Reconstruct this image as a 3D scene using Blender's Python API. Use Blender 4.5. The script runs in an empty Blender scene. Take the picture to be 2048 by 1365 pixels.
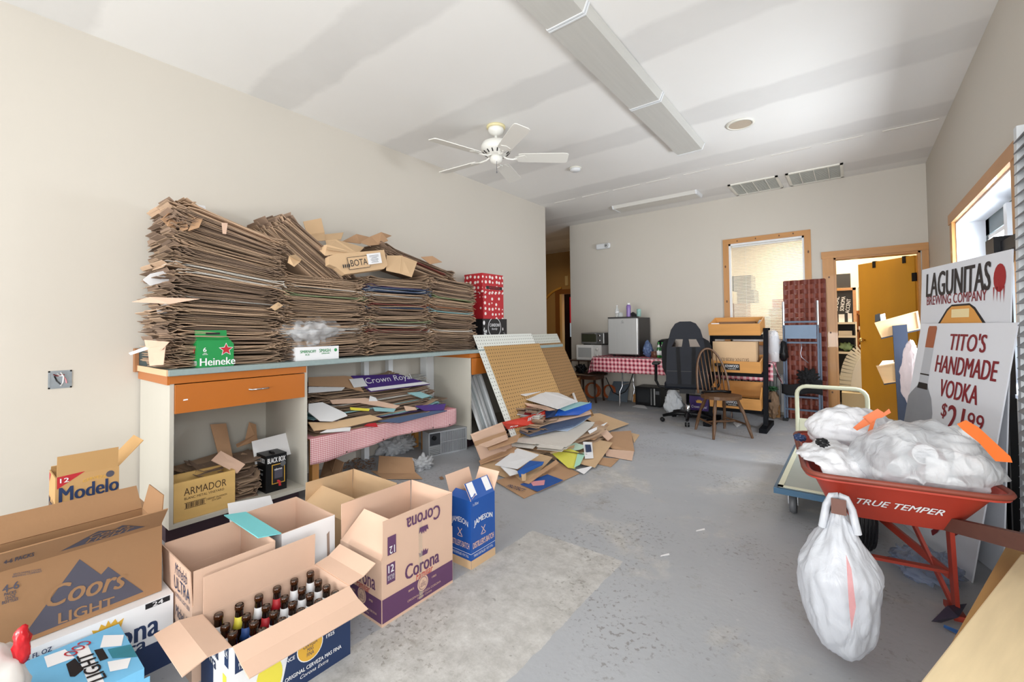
import bpy, math, random
from mathutils import Vector as V, Matrix, noise
R = math.radians
S = bpy.context.scene
C = S.collection
random.seed(7)

# ---------------------------------------------------------------- camera
FPX, PPX, PPY, CH = 873.76, 1024.0, 636.526, 1.2
YAW, PIT, ROL = R(38.0037), R(1.36517), R(-.675338)
_f = V((-math.sin(YAW), math.cos(YAW), 0)); _r = V((math.cos(YAW), math.sin(YAW), 0)); _u = V((0, 0, 1))
F3 = _f*math.cos(PIT) + _u*math.sin(PIT); _u2 = -_f*math.sin(PIT) + _u*math.cos(PIT)
R3 = _r*math.cos(ROL) + _u2*math.sin(ROL); U3 = -_r*math.sin(ROL) + _u2*math.cos(ROL)
cam = bpy.data.cameras.new('camera'); co = bpy.data.objects.new('camera', cam); C.objects.link(co)
cam.sensor_width = 36; cam.lens = FPX/2048*36; cam.shift_y = -(682.5-PPY)/2048; cam.clip_start = .02
m = Matrix((R3, U3, -F3)).transposed().to_4x4(); m.translation = (0, 0, CH); co.matrix_world = m
S.camera = co
CAMP = V((0, 0, CH))
def ray(x, y): return R3*((x-PPX)/FPX) - U3*((y-PPY)/FPX) + F3
def PZ(x, y, z=0): d = ray(x, y); return CAMP + d*((z-CH)/d.z)      # pixel -> point on a level plane
def PX_(x, y, X): d = ray(x, y); return CAMP + d*(X/d.x)            # pixel -> point on a plane of constant x
def PY_(x, y, Y): d = ray(x, y); return CAMP + d*(Y/d.y)

# ---------------------------------------------------------------- world, light, exposure
S.view_settings.view_transform = 'Standard'; S.view_settings.look = 'None'
S.view_settings.exposure = -0.04; S.view_settings.gamma = 1; S.view_settings.use_curve_mapping = False
w = bpy.data.worlds.new('sky'); S.world = w; w.use_nodes = True
wb = w.node_tree.nodes['Background']; wb.inputs[0].default_value = (.80, .90, 1, 1); wb.inputs[1].default_value = 1.2
def area(name, loc, target, sx, sy, power, col=(1, 1, 1)):
    l = bpy.data.lights.new(name, 'AREA'); l.shape = 'RECTANGLE'; l.size = sx; l.size_y = sy; l.energy = power; l.color = col
    o = bpy.data.objects.new(name, l); C.objects.link(o); o.location = loc
    o.rotation_euler = (V(target)-V(loc)).to_track_quat('-Z', 'Y').to_euler(); return o
area('assumed_storefront_daylight', (-1.3, -4.45, 1.85), (-1.2, 4, 1.9), 3.3, 2.0, 105, (.96, .985, 1))  # assumed daylight source behind the camera, inferred from the shadows; window unseen
area('ceiling_fill', (-1.5, -4.40, .70), (-1.2, 2.6, 3.04), 3.6, .5, 205, (1, .99, .97))  # added fill aimed upwards to brighten the ceiling, not a real source
area('added_side_fill', (.86, -.35, 1.72), (-2.6, 3.2, 1.5), 1.6, 1.0, 42, (.93, .965, 1))  # added fill evening out the left wall; no window is seen there
area('side_ceiling_fill', (.86, -.35, 1.02), (-1.5, 5.0, 3.04), 1.6, .35, 40, (1, .99, .96))  # second added fill, lifts the far ceiling from the added side opening
area('window_daylight', (1.05, 4.3, 1.55), (-2, 4.3, 1.75), 1.7, 1.0, 240, (.90, .95, 1))
area('assumed_stockroom_lamp', (-.4, 8.2, 2.9), (-.4, 8.2, 0), 1.4, .8, 95, (1, .90, .72))  # assumed lamp out of view, for the bright warm stock room
area('assumed_hall_lamp', (-5.2, 7.6, 2.75), (-5.2, 7.6, 0), .5, .5, 12, (1, .74, .42))  # assumed lamp out of view, for the warm tint of the hall
area('assumed_passage_lamp', (-4.7, 9.3, 2.5), (-4.7, 9.6, 0), .3, .3, 7, (1, .80, .55))  # assumed lamp out of view, lights the passage

# ---------------------------------------------------------------- materials
def lin(h):
    h = h.lstrip('#'); c = [int(h[i:i+2], 16)/255 for i in (0, 2, 4)]
    return tuple(x/12.92 if x <= .04045 else ((x+.055)/1.055)**2.4 for x in c) + (1,)
MATS = {}
def M(name, col, rough=.6, metal=0, noise_=0, scale=6, bump=0, bscale=60, stretch=None, rnd=0, alpha=1, trans=0, spec=.5, coat=0, emit=0):
    if name in MATS: return MATS[name]
    m = bpy.data.materials.new(name); m.use_nodes = True; nt = m.node_tree; N = nt.nodes; L = nt.links
    b = N['Principled BSDF']; b.inputs['Base Color'].default_value = lin(col); b.inputs['Roughness'].default_value = rough
    b.inputs['Metallic'].default_value = metal; b.inputs['Specular IOR Level'].default_value = spec
    b.inputs['Alpha'].default_value = alpha; b.inputs['Transmission Weight'].default_value = trans; b.inputs['Coat Weight'].default_value = coat
    if emit: b.inputs['Emission Color'].default_value = lin(col); b.inputs['Emission Strength'].default_value = emit
    src = None
    if noise_ or bump:
        tc = N.new('ShaderNodeTexCoord'); mp = N.new('ShaderNodeMapping'); L.new(tc.outputs['Object'], mp.inputs[0])
        if stretch: mp.inputs['Scale'].default_value = stretch
    if noise_:
        nz = N.new('ShaderNodeTexNoise'); nz.inputs['Scale'].default_value = scale; nz.inputs['Detail'].default_value = 6; L.new(mp.outputs[0], nz.inputs[0])
        mx = N.new('ShaderNodeMix'); mx.data_type = 'RGBA'; L.new(nz.outputs[0], mx.inputs['Factor'])
        c = lin(col); mx.inputs['A'].default_value = tuple(max(0, x*(1-noise_)) for x in c[:3])+(1,); mx.inputs['B'].default_value = tuple(min(1, x*(1+noise_)) for x in c[:3])+(1,)
        src = mx.outputs['Result']
    if rnd:
        oi = N.new('ShaderNodeObjectInfo'); mr = N.new('ShaderNodeMapRange'); mr.inputs[3].default_value = 1-rnd; mr.inputs[4].default_value = 1+rnd
        L.new(oi.outputs['Random'], mr.inputs[0]); hv = N.new('ShaderNodeHueSaturation'); hv.inputs['Color'].default_value = lin(col)
        if src: L.new(src, hv.inputs['Color'])
        L.new(mr.outputs[0], hv.inputs['Value']); src = hv.outputs[0]
    if src: L.new(src, b.inputs['Base Color'])
    if bump:
        n2 = N.new('ShaderNodeTexNoise'); n2.inputs['Scale'].default_value = bscale; n2.inputs['Detail'].default_value = 5; L.new(mp.outputs[0], n2.inputs[0])
        bp = N.new('ShaderNodeBump'); bp.inputs['Strength'].default_value = bump; bp.inputs['Distance'].default_value = .01
        L.new(n2.outputs[0], bp.inputs['Height']); L.new(bp.outputs[0], b.inputs['Normal'])
    MATS[name] = m; return m
def nodes(m): return m.node_tree.nodes, m.node_tree.links, m.node_tree.nodes['Principled BSDF']

KR = M('kraft', '#d2b19b', .85, noise_=.07, scale=5, bump=.05, bscale=40)
KR2 = M('kraft_tan', '#cbab86', .85, noise_=.07, scale=5, bump=.05, bscale=40)
KR3 = M('kraft_brown', '#b18c6b', .85, noise_=.08, scale=6, bump=.05)
KR4 = M('kraft_dark', '#8c6b50', .88, noise_=.1, scale=6, bump=.05)
KST = [M('stack_kraft_a', '#b89c82', .9, noise_=.12, scale=7, rnd=.25), M('stack_kraft_b', '#a28870', .9, noise_=.12, scale=7, rnd=.25), M('stack_kraft_c', '#8d7664', .9, noise_=.12, rnd=.25)]
WHB = M('white_board', '#dcdcde', .7, noise_=.03, scale=4)
WHP = M('white_print', '#e6e6e8', .6)
NAVY = M('navy_print', '#1d3157', .5); BLUE = M('blue_print', '#12509c', .45, noise_=.05); TEAL = M('aqua_print', '#7cd5dc', .5)
PURP = M('purple_print', '#5d3a5e', .6, noise_=.05); DPUR = M('deep_purple_print', '#49307a', .5); BLK = M('black_print', '#17161a', .5)
RED = M('red_print', '#b3202a', .5); DRED = M('dark_red_print', '#7a1a22', .5); GRN = M('green_print', '#178a45', .45); DGREY = M('slate_print', '#4c4a57', .7)
GOLD = M('gold_print', '#d7a63a', .5); YEL = M('yellow_print', '#e2d54a', .5); PINK = M('pink_print', '#d9929a', .5); SKY = M('ice_blue_print', '#6fb4dc', .45, noise_=.15, scale=9)
OFFW = M('off_white_plastic', '#e4e2d8', .4); WHM = M('white_metal', '#e0e3e6', .35, noise_=.03); CHR = M('chrome', '#c9cbcf', .2, 1)
STEEL = M('brushed_steel', '#b9baba', .38, .55, noise_=.06, scale=3, stretch=(40, 40, 1)); BMET = M('black_metal', '#121317', .45, .1, spec=.25); BPL = M('black_plastic', '#0f1013', .4, spec=.3)
GPL = M('grey_plastic', '#5a5c60', .5); RUB = M('rubber', '#1d1e22', .7, noise_=.15, scale=20); GLS = M('clear_glass', '#ffffff', .05, trans=1)
PINE = M('pine', '#b88246', .45, noise_=.17, scale=3, stretch=(9, 9, .8), coat=.2)
PINEH = M('pine_level', '#b88246', .45, noise_=.17, scale=3, stretch=(.8, 9, 9), coat=.2)
PINEY = M('pine_long', '#b9824e', .45, noise_=.17, scale=3, stretch=(9, .8, 9), coat=.2)
LUMB = M('lumber', '#e0cba4', .6, noise_=.16, scale=3, stretch=(1.2, 11, 9), bump=.05)
CRT = M('crate_pine', '#c98f4c', .5, noise_=.16, scale=3, stretch=(1, 8, 8)); CRT2 = M('light_crate_pine', '#dcb583', .5, noise_=.12, scale=3, stretch=(1, 8, 8))
DKW = M('dark_wood', '#3d2a20', .45, noise_=.2, scale=5, stretch=(1, 8, 8)); WALN = M('windsor_wood', '#5b3f28', .4, noise_=.22, scale=6, stretch=(6, 6, 1))
ORNG = M('orange_laminate', '#b16522', .35, noise_=.06, scale=3); LAMI = M('cream_laminate', '#ddd5c4', .5, noise_=.04, scale=2, stretch=(1, 8, 1))

# ---------------------------------------------------------------- mesh building
class MB:
    def __init__(s): s.v = []; s.f = []; s.m = []
    def add(s, vs, fs, mi=0):
        n = len(s.v); s.v += [tuple(p) for p in vs]; s.f += [tuple(n+i for i in f) for f in fs]; s.m += [mi]*len(fs); return s
    def bx(s, x0, x1, y0, y1, z0, z1, mi=0, T=None):
        vs = [V((x, y, z)) for z in (z0, z1) for y in (y0, y1) for x in (x0, x1)]
        if T: vs = [T @ p for p in vs]
        return s.add(vs, [(0, 2, 3, 1), (4, 5, 7, 6), (0, 1, 5, 4), (2, 6, 7, 3), (0, 4, 6, 2), (1, 3, 7, 5)], mi)
    def prism(s, poly, off, mi=0, mside=None, mback=None):
        off = V(off); n = len(poly); a = [V(p) for p in poly]; b = [p+off for p in a]
        s.add(a, [tuple(range(n))], mi); s.add(b, [tuple(reversed(range(n)))], mi if mback is None else mback)
        s.add(a+b, [(i, i+n, (i+1) % n+n, (i+1) % n) for i in range(n)], mi if mside is None else mside); return s
    def bar(s, a, b, w, h, up=(0, 0, 1), mi=0):
        a = V(a); b = V(b); d = (b-a).normalized(); sd = d.cross(V(up)).normalized(); u = sd.cross(d)
        vs = [p + sd*(i*w/2) + u*(j*h/2) for p in (a, b) for i, j in ((-1, -1), (1, -1), (1, 1), (-1, 1))]
        return s.add(vs, [(0, 1, 2, 3), (7, 6, 5, 4), (0, 4, 5, 1), (1, 5, 6, 2), (2, 6, 7, 3), (3, 7, 4, 0)], mi)
    def tube(s, pts, r, n=8, mi=0, closed=False):
        pts = [V(p) for p in pts]; k = len(pts); rs = r if isinstance(r, (list, tuple)) else [r]*k; vs = []; up = None
        for i, p in enumerate(pts):
            t = (pts[(i+1) % k]-pts[i-1]) if closed else (pts[min(i+1, k-1)]-pts[max(i-1, 0)])
            t = t.normalized() if t.length > 1e-9 else V((0, 0, 1))
            if up is None:
                up = V((0, 0, 1)) if abs(t.z) < .9 else V((1, 0, 0))
            a = t.cross(up).normalized(); up = a.cross(t).normalized()
            vs += [p + (a*math.cos(2*math.pi*j/n)+up*math.sin(2*math.pi*j/n))*rs[i] for j in range(n)]
        fs = []
        for i in range(k if closed else k-1):
            o = i*n; q = ((i+1) % k)*n
            fs += [(o+j, q+j, q+(j+1) % n, o+(j+1) % n) for j in range(n)]
        if not closed: fs += [tuple(reversed(range(n))), tuple((k-1)*n+j for j in range(n))]
        return s.add(vs, [tuple(reversed(f)) for f in fs], mi)
    def lathe(s, prof, n=20, c=(0, 0, 0), mi=0, T=None):
        c = V(c); vs = []
        for r, z in prof: vs += [c+V((r*math.cos(2*math.pi*j/n), r*math.sin(2*math.pi*j/n), z)) for j in range(n)]
        if T: vs = [T @ p for p in vs]
        k = len(prof); fs = [(i*n+j, i*n+(j+1) % n, (i+1)*n+(j+1) % n, (i+1)*n+j) for i in range(k-1) for j in range(n)]
        if prof[0][0] > 1e-6: fs.append(tuple(reversed(range(n))))
        if prof[-1][0] > 1e-6: fs.append(tuple((k-1)*n+j for j in range(n)))
        return s.add(vs, fs, mi)
    def grid(s, nu, nv, fn, mi=0, th=0):
        """sheet fn(u,v)->point, with a thickness downwards along its own normal"""
        P = [[V(fn(i/nu, j/nv)) for j in range(nv+1)] for i in range(nu+1)]; n = (nu+1)*(nv+1)
        vs = [P[i][j] for i in range(nu+1) for j in range(nv+1)]; I = lambda i, j: i*(nv+1)+j
        fs = [(I(i, j), I(i+1, j), I(i+1, j+1), I(i, j+1)) for i in range(nu) for j in range(nv)]
        if th:
            lo = []
            for i in range(nu+1):
                for j in range(nv+1):
                    du = P[min(i+1, nu)][j]-P[max(i-1, 0)][j]; dv = P[i][min(j+1, nv)]-P[i][max(j-1, 0)]
                    lo.append(P[i][j]-du.cross(dv).normalized()*th)
            fs += [tuple(n+k for k in reversed(f)) for f in list(fs)]; vs += lo
            e = [I(i, 0) for i in range(nu+1)]+[I(nu, j) for j in range(1, nv+1)]+[I(i, nv) for i in range(nu-1, -1, -1)]+[I(0, j) for j in range(nv-1, 0, -1)]
            fs += [(e[k], e[k]+n, e[(k+1) % len(e)]+n, e[(k+1) % len(e)]) for k in range(len(e))]
        return s.add(vs, fs, mi)
    def mesh(s, name, mats, smooth=False):
        me = bpy.data.meshes.new(name); me.from_pydata(s.v, [], s.f)
        for k in (mats if isinstance(mats, (list, tuple)) else [mats]): me.materials.append(k)
        me.polygons.foreach_set('material_index', s.m)
        if smooth: me.polygons.foreach_set('use_smooth', [True]*len(s.f))
        me.update(); return me
WM = {}
def wm(o): return WM.get(o.name, Matrix())
def link(name, me, parent=None, T=None):
    o = bpy.data.objects.new(name, me); C.objects.link(o)
    if parent: o.parent = parent; o.matrix_parent_inverse = wm(parent).inverted()
    if T is not None: o.matrix_basis = T
    WM[o.name] = T.copy() if T is not None else Matrix()
    return o
def part(name, mb, mats, parent, smooth=False, label=None):
    o = link(name, mb.mesh(name, mats, smooth), parent)
    if label: o['label'] = label
    return o
def tag(o, label, cat, group=None):
    o['label'] = label; o['category'] = cat
    if group: o['group'] = group
    return o
def thing(name, label, cat, loc=(0, 0, 0), group=None):
    o = bpy.data.objects.new(name, None); C.objects.link(o); o.empty_display_size = .05
    o.location = loc; WM[o.name] = Matrix.Translation(loc); return tag(o, label, cat, group)
def solo(name, mb, mats, label, cat, group=None, smooth=False):
    """one-mesh thing; origin moved to the base of its mesh"""
    xs, ys, zs = zip(*mb.v); c = V(((min(xs)+max(xs))/2, (min(ys)+max(ys))/2, min(zs)))
    mb.v = [tuple(V(p)-c) for p in mb.v]
    return tag(link(name, mb.mesh(name, mats, smooth), None, Matrix.Translation(c)), label, cat, group)
def struct(name, mb, mats, parent=None, smooth=False):
    o = link(name, mb.mesh(name, mats, smooth), parent)
    if not parent: o['kind'] = 'structure'
    return o
def bevel(o, w=.004, seg=2):
    b = o.modifiers.new('bevel', 'BEVEL'); b.width = w; b.segments = seg; b.limit_method = 'ANGLE'; return o
_txt = {}
def text_mesh(s, bold, shear):
    k = (s, bold, shear)
    if k not in _txt:
        c = bpy.data.curves.new('t', 'FONT'); c.body = s; c.offset = bold; c.shear = shear; c.align_x = 'CENTER'; c.resolution_u = 3; c.space_line = .85
        o = bpy.data.objects.new('t', c); me = bpy.data.meshes.new_from_object(o); bpy.data.objects.remove(o)
        xs = [v.co.x for v in me.vertices]; ys = [v.co.y for v in me.vertices]
        _txt[k] = ([v.co.copy() for v in me.vertices], [tuple(p.vertices) for p in me.polygons], min(xs), max(xs), min(ys), max(ys))
        bpy.data.meshes.remove(me)
    return _txt[k]
def text(parent, s, c, rt, up, w, h, mat, bold=.02, shear=0, lift=.0012, arc=0, name='lettering'):
    """letters fitted to a w x h rectangle centred on c"""
    vs, fs, x0, x1, y0, y1 = text_mesh(s, 0, shear); c = V(c); rt = V(rt).normalized(); up = V(up).normalized(); n = rt.cross(up)
    mb = MB(); P = []
    for p in vs:
        a = (p.x-x0)/(x1-x0)-.5; b = (p.y-y0)/max(1e-6, y1-y0)-.5
        P.append(c + rt*(a*w) + up*(b*h + arc*(1-4*a*a)) + n*lift)
    nl = s.count('\n')+1; k = bold*.85*h/nl
    for i, d in enumerate((-k, 0, k) if bold > .005 else (0,)): mb.add([p+rt*d+n*(.0004*i) for p in P], fs)
    return part(name, mb, mat, parent)
def decal(parent, poly, c, rt, up, mat, lift=.0007, name='printed_panel'):
    c = V(c); rt = V(rt).normalized(); up = V(up).normalized(); n = rt.cross(up); mb = MB()
    mb.add([c+rt*u+up*v+n*lift for u, v in poly], [tuple(range(len(poly)))]); return part(name, mb, mat, parent)
def rect(w, h): return [(-w/2, -h/2), (w/2, -h/2), (w/2, h/2), (-w/2, h/2)]
def disc(rx, ry, n=24): return [(rx*math.cos(2*math.pi*i/n), ry*math.sin(2*math.pi*i/n)) for i in range(n)]
XF = ((0, 1, 0), (0, 0, 1)); YF = ((1, 0, 0), (0, 0, 1))       # reading frames of faces that look to +x and to -y
def flap(parent, a, b, out, ln, ang, mats, inset=.004, t=.0035, skew=0, bend=0):
    """flap hinged on edge a-b; 0 = upright, 90 = level outwards, negative = inwards"""
    a = V(a); b = V(b); o = V(out).normalized(); d = (b-a).normalized(); up = V((0, 0, 1)); A = R(ang)
    dr = up*math.cos(A)+o*math.sin(A); nrm = o*math.cos(A)-up*math.sin(A)
    mb = MB(); p = [a+d*inset, b-d*inset]
    q = [p[0]+dr*ln+d*skew, p[1]+dr*ln-d*skew]
    if bend:
        mid = [p[0].lerp(q[0], .5)+nrm*bend, p[1].lerp(q[1], .5)+nrm*bend]
        strips = [(p[0], p[1], mid[1], mid[0]), (mid[0], mid[1], q[1], q[0])]
    else: strips = [(p[0], p[1], q[1], q[0])]
    for st in strips: mb.prism(st, -nrm*t, 0, 1, 1)
    return part('flap', mb, mats, parent)
def carton(name, label, x0, x1, y0, y1, z0, h, mo, mi=None, flaps={}, group=None, t=.004, face=None, cat='carton', closed=False):
    """open or closed carton standing square to the room; mo outside, mi inside, face = {side: material}"""
    mi = mi or KR; o = thing(name, label, cat, ((x0+x1)/2, (y0+y1)/2, z0), group); z1 = z0+h
    mats = [mo, mi]; face = face or {}
    idx = {}
    for k, mm in face.items(): mats.append(mm); idx[k] = len(mats)-1
    mb = MB(); c = [V((x0, y0, 0)), V((x1, y0, 0)), V((x1, y1, 0)), V((x0, y1, 0))]; sd = ['-y', '+x', '+y', '-x']
    i_ = [V((x0+t, y0+t, 0)), V((x1-t, y0+t, 0)), V((x1-t, y1-t, 0)), V((x0+t, y1-t, 0))]
    zl = V((0, 0, z0)); zh = V((0, 0, z1)); zb = V((0, 0, z0+t))
    mb.add([p+zl for p in c], [(3, 2, 1, 0)], 0)
    if closed: mb.add([p+zh for p in c], [(0, 1, 2, 3)], idx.get('top', 0))
    for k in range(4):
        a, b = c[k], c[(k+1) % 4]; mb.add([a+zl, b+zl, b+zh, a+zh], [(0, 1, 2, 3)], idx.get(sd[k], 0))
        if not closed:
            e, f = i_[k], i_[(k+1) % 4]; mb.add([e+zb, f+zb, f+zh, e+zh], [(3, 2, 1, 0)], 1); mb.add([a+zh, b+zh, f+zh, e+zh], [(0, 1, 2, 3)], 1)
    if not closed: mb.add([p+zb for p in i_], [(0, 1, 2, 3)], 1)
    part('carton_body', mb, mats, o)
    ed = {'-y': (c[0], c[1], (0, -1, 0)), '+x': (c[1], c[2], (1, 0, 0)), '+y': (c[2], c[3], (0, 1, 0)), '-x': (c[3], c[0], (-1, 0, 0))}
    for k, fv in flaps.items():
        a, b, ou = ed[k]; flap(o, a+zh, b+zh, ou, fv[0], fv[1], [mats[idx.get(k, 0)], mi], skew=fv[2] if len(fv) > 2 else 0, bend=fv[3] if len(fv) > 3 else 0)
    return o
def blob(fn_r, c, rad, seed, sub=4, crump=.06, cs=3.0, flat=None, fold=0):
    """crumpled bag: a sphere shaped by radii rad, with folds; flat = lowest z"""
    import bmesh
    bm = bmesh.new(); bmesh.ops.create_icosphere(bm, subdivisions=sub, radius=1); c = V(c); vs = []
    for v in bm.verts:
        p = v.co.copy(); k = fn_r(p) if fn_r else 1.0
        q = V((p.x*rad[0]*k, p.y*rad[1]*k, p.z*rad[2]))
        n = noise.turbulence(p*cs+V((seed*3.1, seed, 0)), 4, True)-.6
        if fold: n += fold*(abs(math.sin(math.atan2(p.y, p.x)*7+p.z*3+seed))-.5)
        q += p*(n*crump*2)
        q += c
        if flat is not None and q.z < flat: q.z = flat+(q.z-flat)*.03
        vs.append(q)
    fs = [tuple(v.index for v in f.verts) for f in bm.faces]; bm.free(); return MB().add(vs, fs)
def bagmat(name, col, alpha, rough=.35, trl=.35, wr=.5):
    if name in MATS: return MATS[name]
    m = M(name, col, rough); N, L, b = nodes(m); out = N['Material Output']
    t = N.new('ShaderNodeBsdfTransparent'); tl = N.new('ShaderNodeBsdfTranslucent'); tl.inputs[0].default_value = lin(col)
    a = N.new('ShaderNodeMixShader'); a.inputs[0].default_value = trl; L.new(b.outputs[0], a.inputs[1]); L.new(tl.outputs[0], a.inputs[2])
    tc = N.new('ShaderNodeTexCoord'); mp = N.new('ShaderNodeMapping'); mp.inputs['Scale'].default_value = (1, 1, .45); nz_ = N.new('ShaderNodeTexNoise'); nz_.inputs['Scale'].default_value = 16; nz_.inputs['Detail'].default_value = 5; nz_.inputs['Distortion'].default_value = 1.2
    bp = N.new('ShaderNodeBump'); bp.inputs['Strength'].default_value = wr; bp.inputs['Distance'].default_value = .02; L.new(tc.outputs['Object'], mp.inputs[0]); L.new(mp.outputs[0], nz_.inputs[0]); L.new(nz_.outputs[0], bp.inputs['Height']); L.new(bp.outputs[0], b.inputs['Normal'])
    x = N.new('ShaderNodeMixShader'); x.inputs[0].default_value = alpha; L.new(t.outputs[0], x.inputs[1]); L.new(a.outputs[0], x.inputs[2]); L.new(x.outputs[0], out.inputs[0])
    return m
def copy_tree(o, parent=None, T=None):
    n = o.copy(); C.objects.link(n); n.parent = parent
    if T is not None: n.matrix_basis = T
    for ch in o.children: copy_tree(ch, n)
    return n

# ================================================================ the room
XL, XR, YB, YE, ZC = -3.657, .695, 6.84, 5.53, 3.04
def wallmat(name, col):
    m = M(name, col, .75, noise_=.025, scale=1.2, bump=.02, bscale=90); return m
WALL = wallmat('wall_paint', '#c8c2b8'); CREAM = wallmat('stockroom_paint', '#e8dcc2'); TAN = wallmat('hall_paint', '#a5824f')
# floor: grey paint worn to bare concrete, with one bare rectangle, stains and scuffs
FL = M('painted_concrete', '#9a9ca1', .55); N, L, b = nodes(FL)
tc = N.new('ShaderNodeTexCoord')
def nz(scale, detail=6, rough=.6, dist=0):
    n = N.new('ShaderNodeTexNoise'); n.inputs['Scale'].default_value = scale; n.inputs['Detail'].default_value = detail; n.inputs['Roughness'].default_value = rough; n.inputs['Distortion'].default_value = dist
    L.new(tc.outputs['Object'], n.inputs[0]); return n.outputs[0]
def ramp(src, a, b_, c0=0, c1=1):
    r = N.new('ShaderNodeMapRange'); r.inputs[1].default_value = a; r.inputs[2].default_value = b_; r.inputs[3].default_value = c0; r.inputs[4].default_value = c1; L.new(src, r.inputs[0]); return r.outputs[0]
def mixc(f, a, c):
    x = N.new('ShaderNodeMix'); x.data_type = 'RGBA'; L.new(f, x.inputs['Factor'])
    for k, q in (('A', a), ('B', c)):
        if isinstance(q, str): x.inputs[k].default_value = lin(q)
        else: L.new(q, x.inputs[k])
    return x.outputs['Result']
def mth(op, a, c):
    x = N.new('ShaderNodeMath'); x.operation = op
    for k, q in ((0, a), (1, c)):
        if isinstance(q, (int, float)): x.inputs[k].default_value = q
        else: L.new(q, x.inputs[k])
    return x.outputs[0]
paint = mixc(nz(1.3), '#999ca2', '#b0b2b6')
bare = mixc(ramp(nz(11, 10, .8), .3, .7), '#94908a', '#d6d4d0')
wear = ramp(nz(1.1, 9, .62, .4), .55, .63)
col = mixc(mth('MULTIPLY', wear, .75), paint, bare)
sx = N.new('ShaderNodeSeparateXYZ'); L.new(tc.outputs['Object'], sx.inputs[0])
edge = ramp(nz(9, 4), .3, .7, -.007, .007)
ax = mth('ADD', sx.outputs[0], edge); ay = mth('ADD', sx.outputs[1], edge)
msk = mth('MULTIPLY', mth('LESS_THAN', ax, -.955), mth('MULTIPLY', mth('LESS_THAN', ay, 2.13), mth('GREATER_THAN', ax, -1.53)))
col = mixc(mth('MULTIPLY', msk, .8), col, bare)
st = ramp(nz(3.1, 10, .75), .58, .70); col = mixc(mth('MULTIPLY', st, .6), col, '#7d766a')
sp = ramp(nz(30, 4, .6), .66, .71); col = mixc(mth('MULTIPLY', sp, .5), col, '#5f5a52')
cl_ = mth('MULTIPLY', ramp(nz(1.5, 3), .50, .60), ramp(nz(42, 4, .6), .56, .62)); col = mixc(mth('MULTIPLY', cl_, .5), col, '#5c5447')
wh = ramp(nz(21, 5, .6), .68, .73); col = mixc(mth('MULTIPLY', wh, .5), col, '#c9c8c6')
L.new(col, b.inputs['Base Color']); L.new(ramp(nz(2.2), .3, .7, .42, .7), b.inputs['Roughness'])
bp = N.new('ShaderNodeBump'); bp.inputs['Strength'].default_value = .12; bp.inputs['Distance'].default_value = .01; L.new(nz(30, 6), bp.inputs['Height']); L.new(bp.outputs[0], b.inputs['Normal'])
struct('floor', MB().bx(-7.2, 1.1, -4.6, 10.6, -.1, 0), FL)
# ceiling: drywall with greyer taped joints
CEI = M('ceiling_paint', '#dddbd6', .8); N, L, b = nodes(CEI); tc = N.new('ShaderNodeTexCoord'); sx = N.new('ShaderNodeSeparateXYZ'); L.new(tc.outputs['Object'], sx.inputs[0])
yy = mth('ADD', sx.outputs[1], ramp(nz(2.5), .3, .7, -.03, .03))
pp = mth('PINGPONG', mth('SUBTRACT', yy, 2.76), .61)
band = mth('MULTIPLY', ramp(pp, .15, .20, 1, 0), ramp(nz(.8), .3, .6, .45, 1))
xx = mth('ABSOLUTE', mth('ADD', sx.outputs[0], 1.28), 0)
col = mixc(mth('MULTIPLY', band, .85), mixc(nz(1.0), '#e6e5e2', '#edecea'), '#d8d7d5')
L.new(col, b.inputs['Base Color'])
ceil = struct('ceiling', MB().bx(-7.2, 1.1, -4.6, 10.6, ZC, ZC+.12), CEI)
TRIMW = M('joint_strip', '#dcd9d3', .7)
for i in range(9):
    x0 = -3.42+i*.46; part('joint_tape', MB().bx(x0, x0+random.uniform(.3, .44), 5.425, 5.437+random.uniform(0, .008), ZC-.006, ZC-.001), TRIMW, ceil)
struct('wall_left', MB().bx(XL-.14, XL, -4.6, YE, 0, ZC), WALL)
# right wall round the window recess, plus an added opening for the side fill
RW0, RW1, RZ0, RZ1 = 3.42, 5.17, .80, 2.045
wr = MB().bx(XR, XR+.22, -4.6, -1.25, 0, ZC).bx(XR, XR+.22, .55, RW0, 0, ZC).bx(XR, XR+.22, -1.25, .55, 2.28, ZC).bx(XR, XR+.22, -1.25, .55, 0, .80).bx(XR, XR+.22, RW1, YB, 0, ZC).bx(XR, XR+.22, RW0, RW1, RZ1, ZC).bx(XR, XR+.22, RW0, RW1, 0, RZ0)
struct('wall_right', wr, WALL)
WX0, WX1, WZ0, WZ1 = -1.386, -.483, .98, 2.37
DX0, DX1, DZ = -.18, .625, 2.04
wbk = MB()
for x0, x1, z0, z1 in ((-4.0, WX0, 0, ZC), (WX0, WX1, 0, WZ0), (WX0, WX1, WZ1, ZC), (WX1, DX0, 0, ZC), (DX0, DX1, DZ, ZC), (DX1, 1.0, 0, ZC)): wbk.bx(x0, x1, YB, YB+.12, z0, z1)
struct('wall_back', wbk, WALL)
FW = MB().bx(-3.8, -3.4, -4.6, -4.42, 0, ZC).bx(.4, .92, -4.6, -4.42, 0, ZC).bx(-3.4, .4, -4.6, -4.42, 2.85, ZC).bx(-3.4, .4, -4.6, -4.42, 0, .55)  # window opening here is assumed, lets the front light in
struct('wall_front', FW, WALL)
struct('wall_stockroom_back', MB().bx(-4.0, 1.1, 9.3, 9.42, 0, ZC), CREAM)
struct('wall_stockroom_left', MB().bx(-4.0, -3.88, YB+.12, 9.3, 0, ZC), CREAM)
struct('wall_stockroom_right', MB().bx(.95, 1.1, YB+.12, 9.3, 0, ZC), CREAM)
struct('wall_hall_left', MB().bx(-7.2, -7.08, -4.6, 10.6, 0, ZC), TAN)
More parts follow.
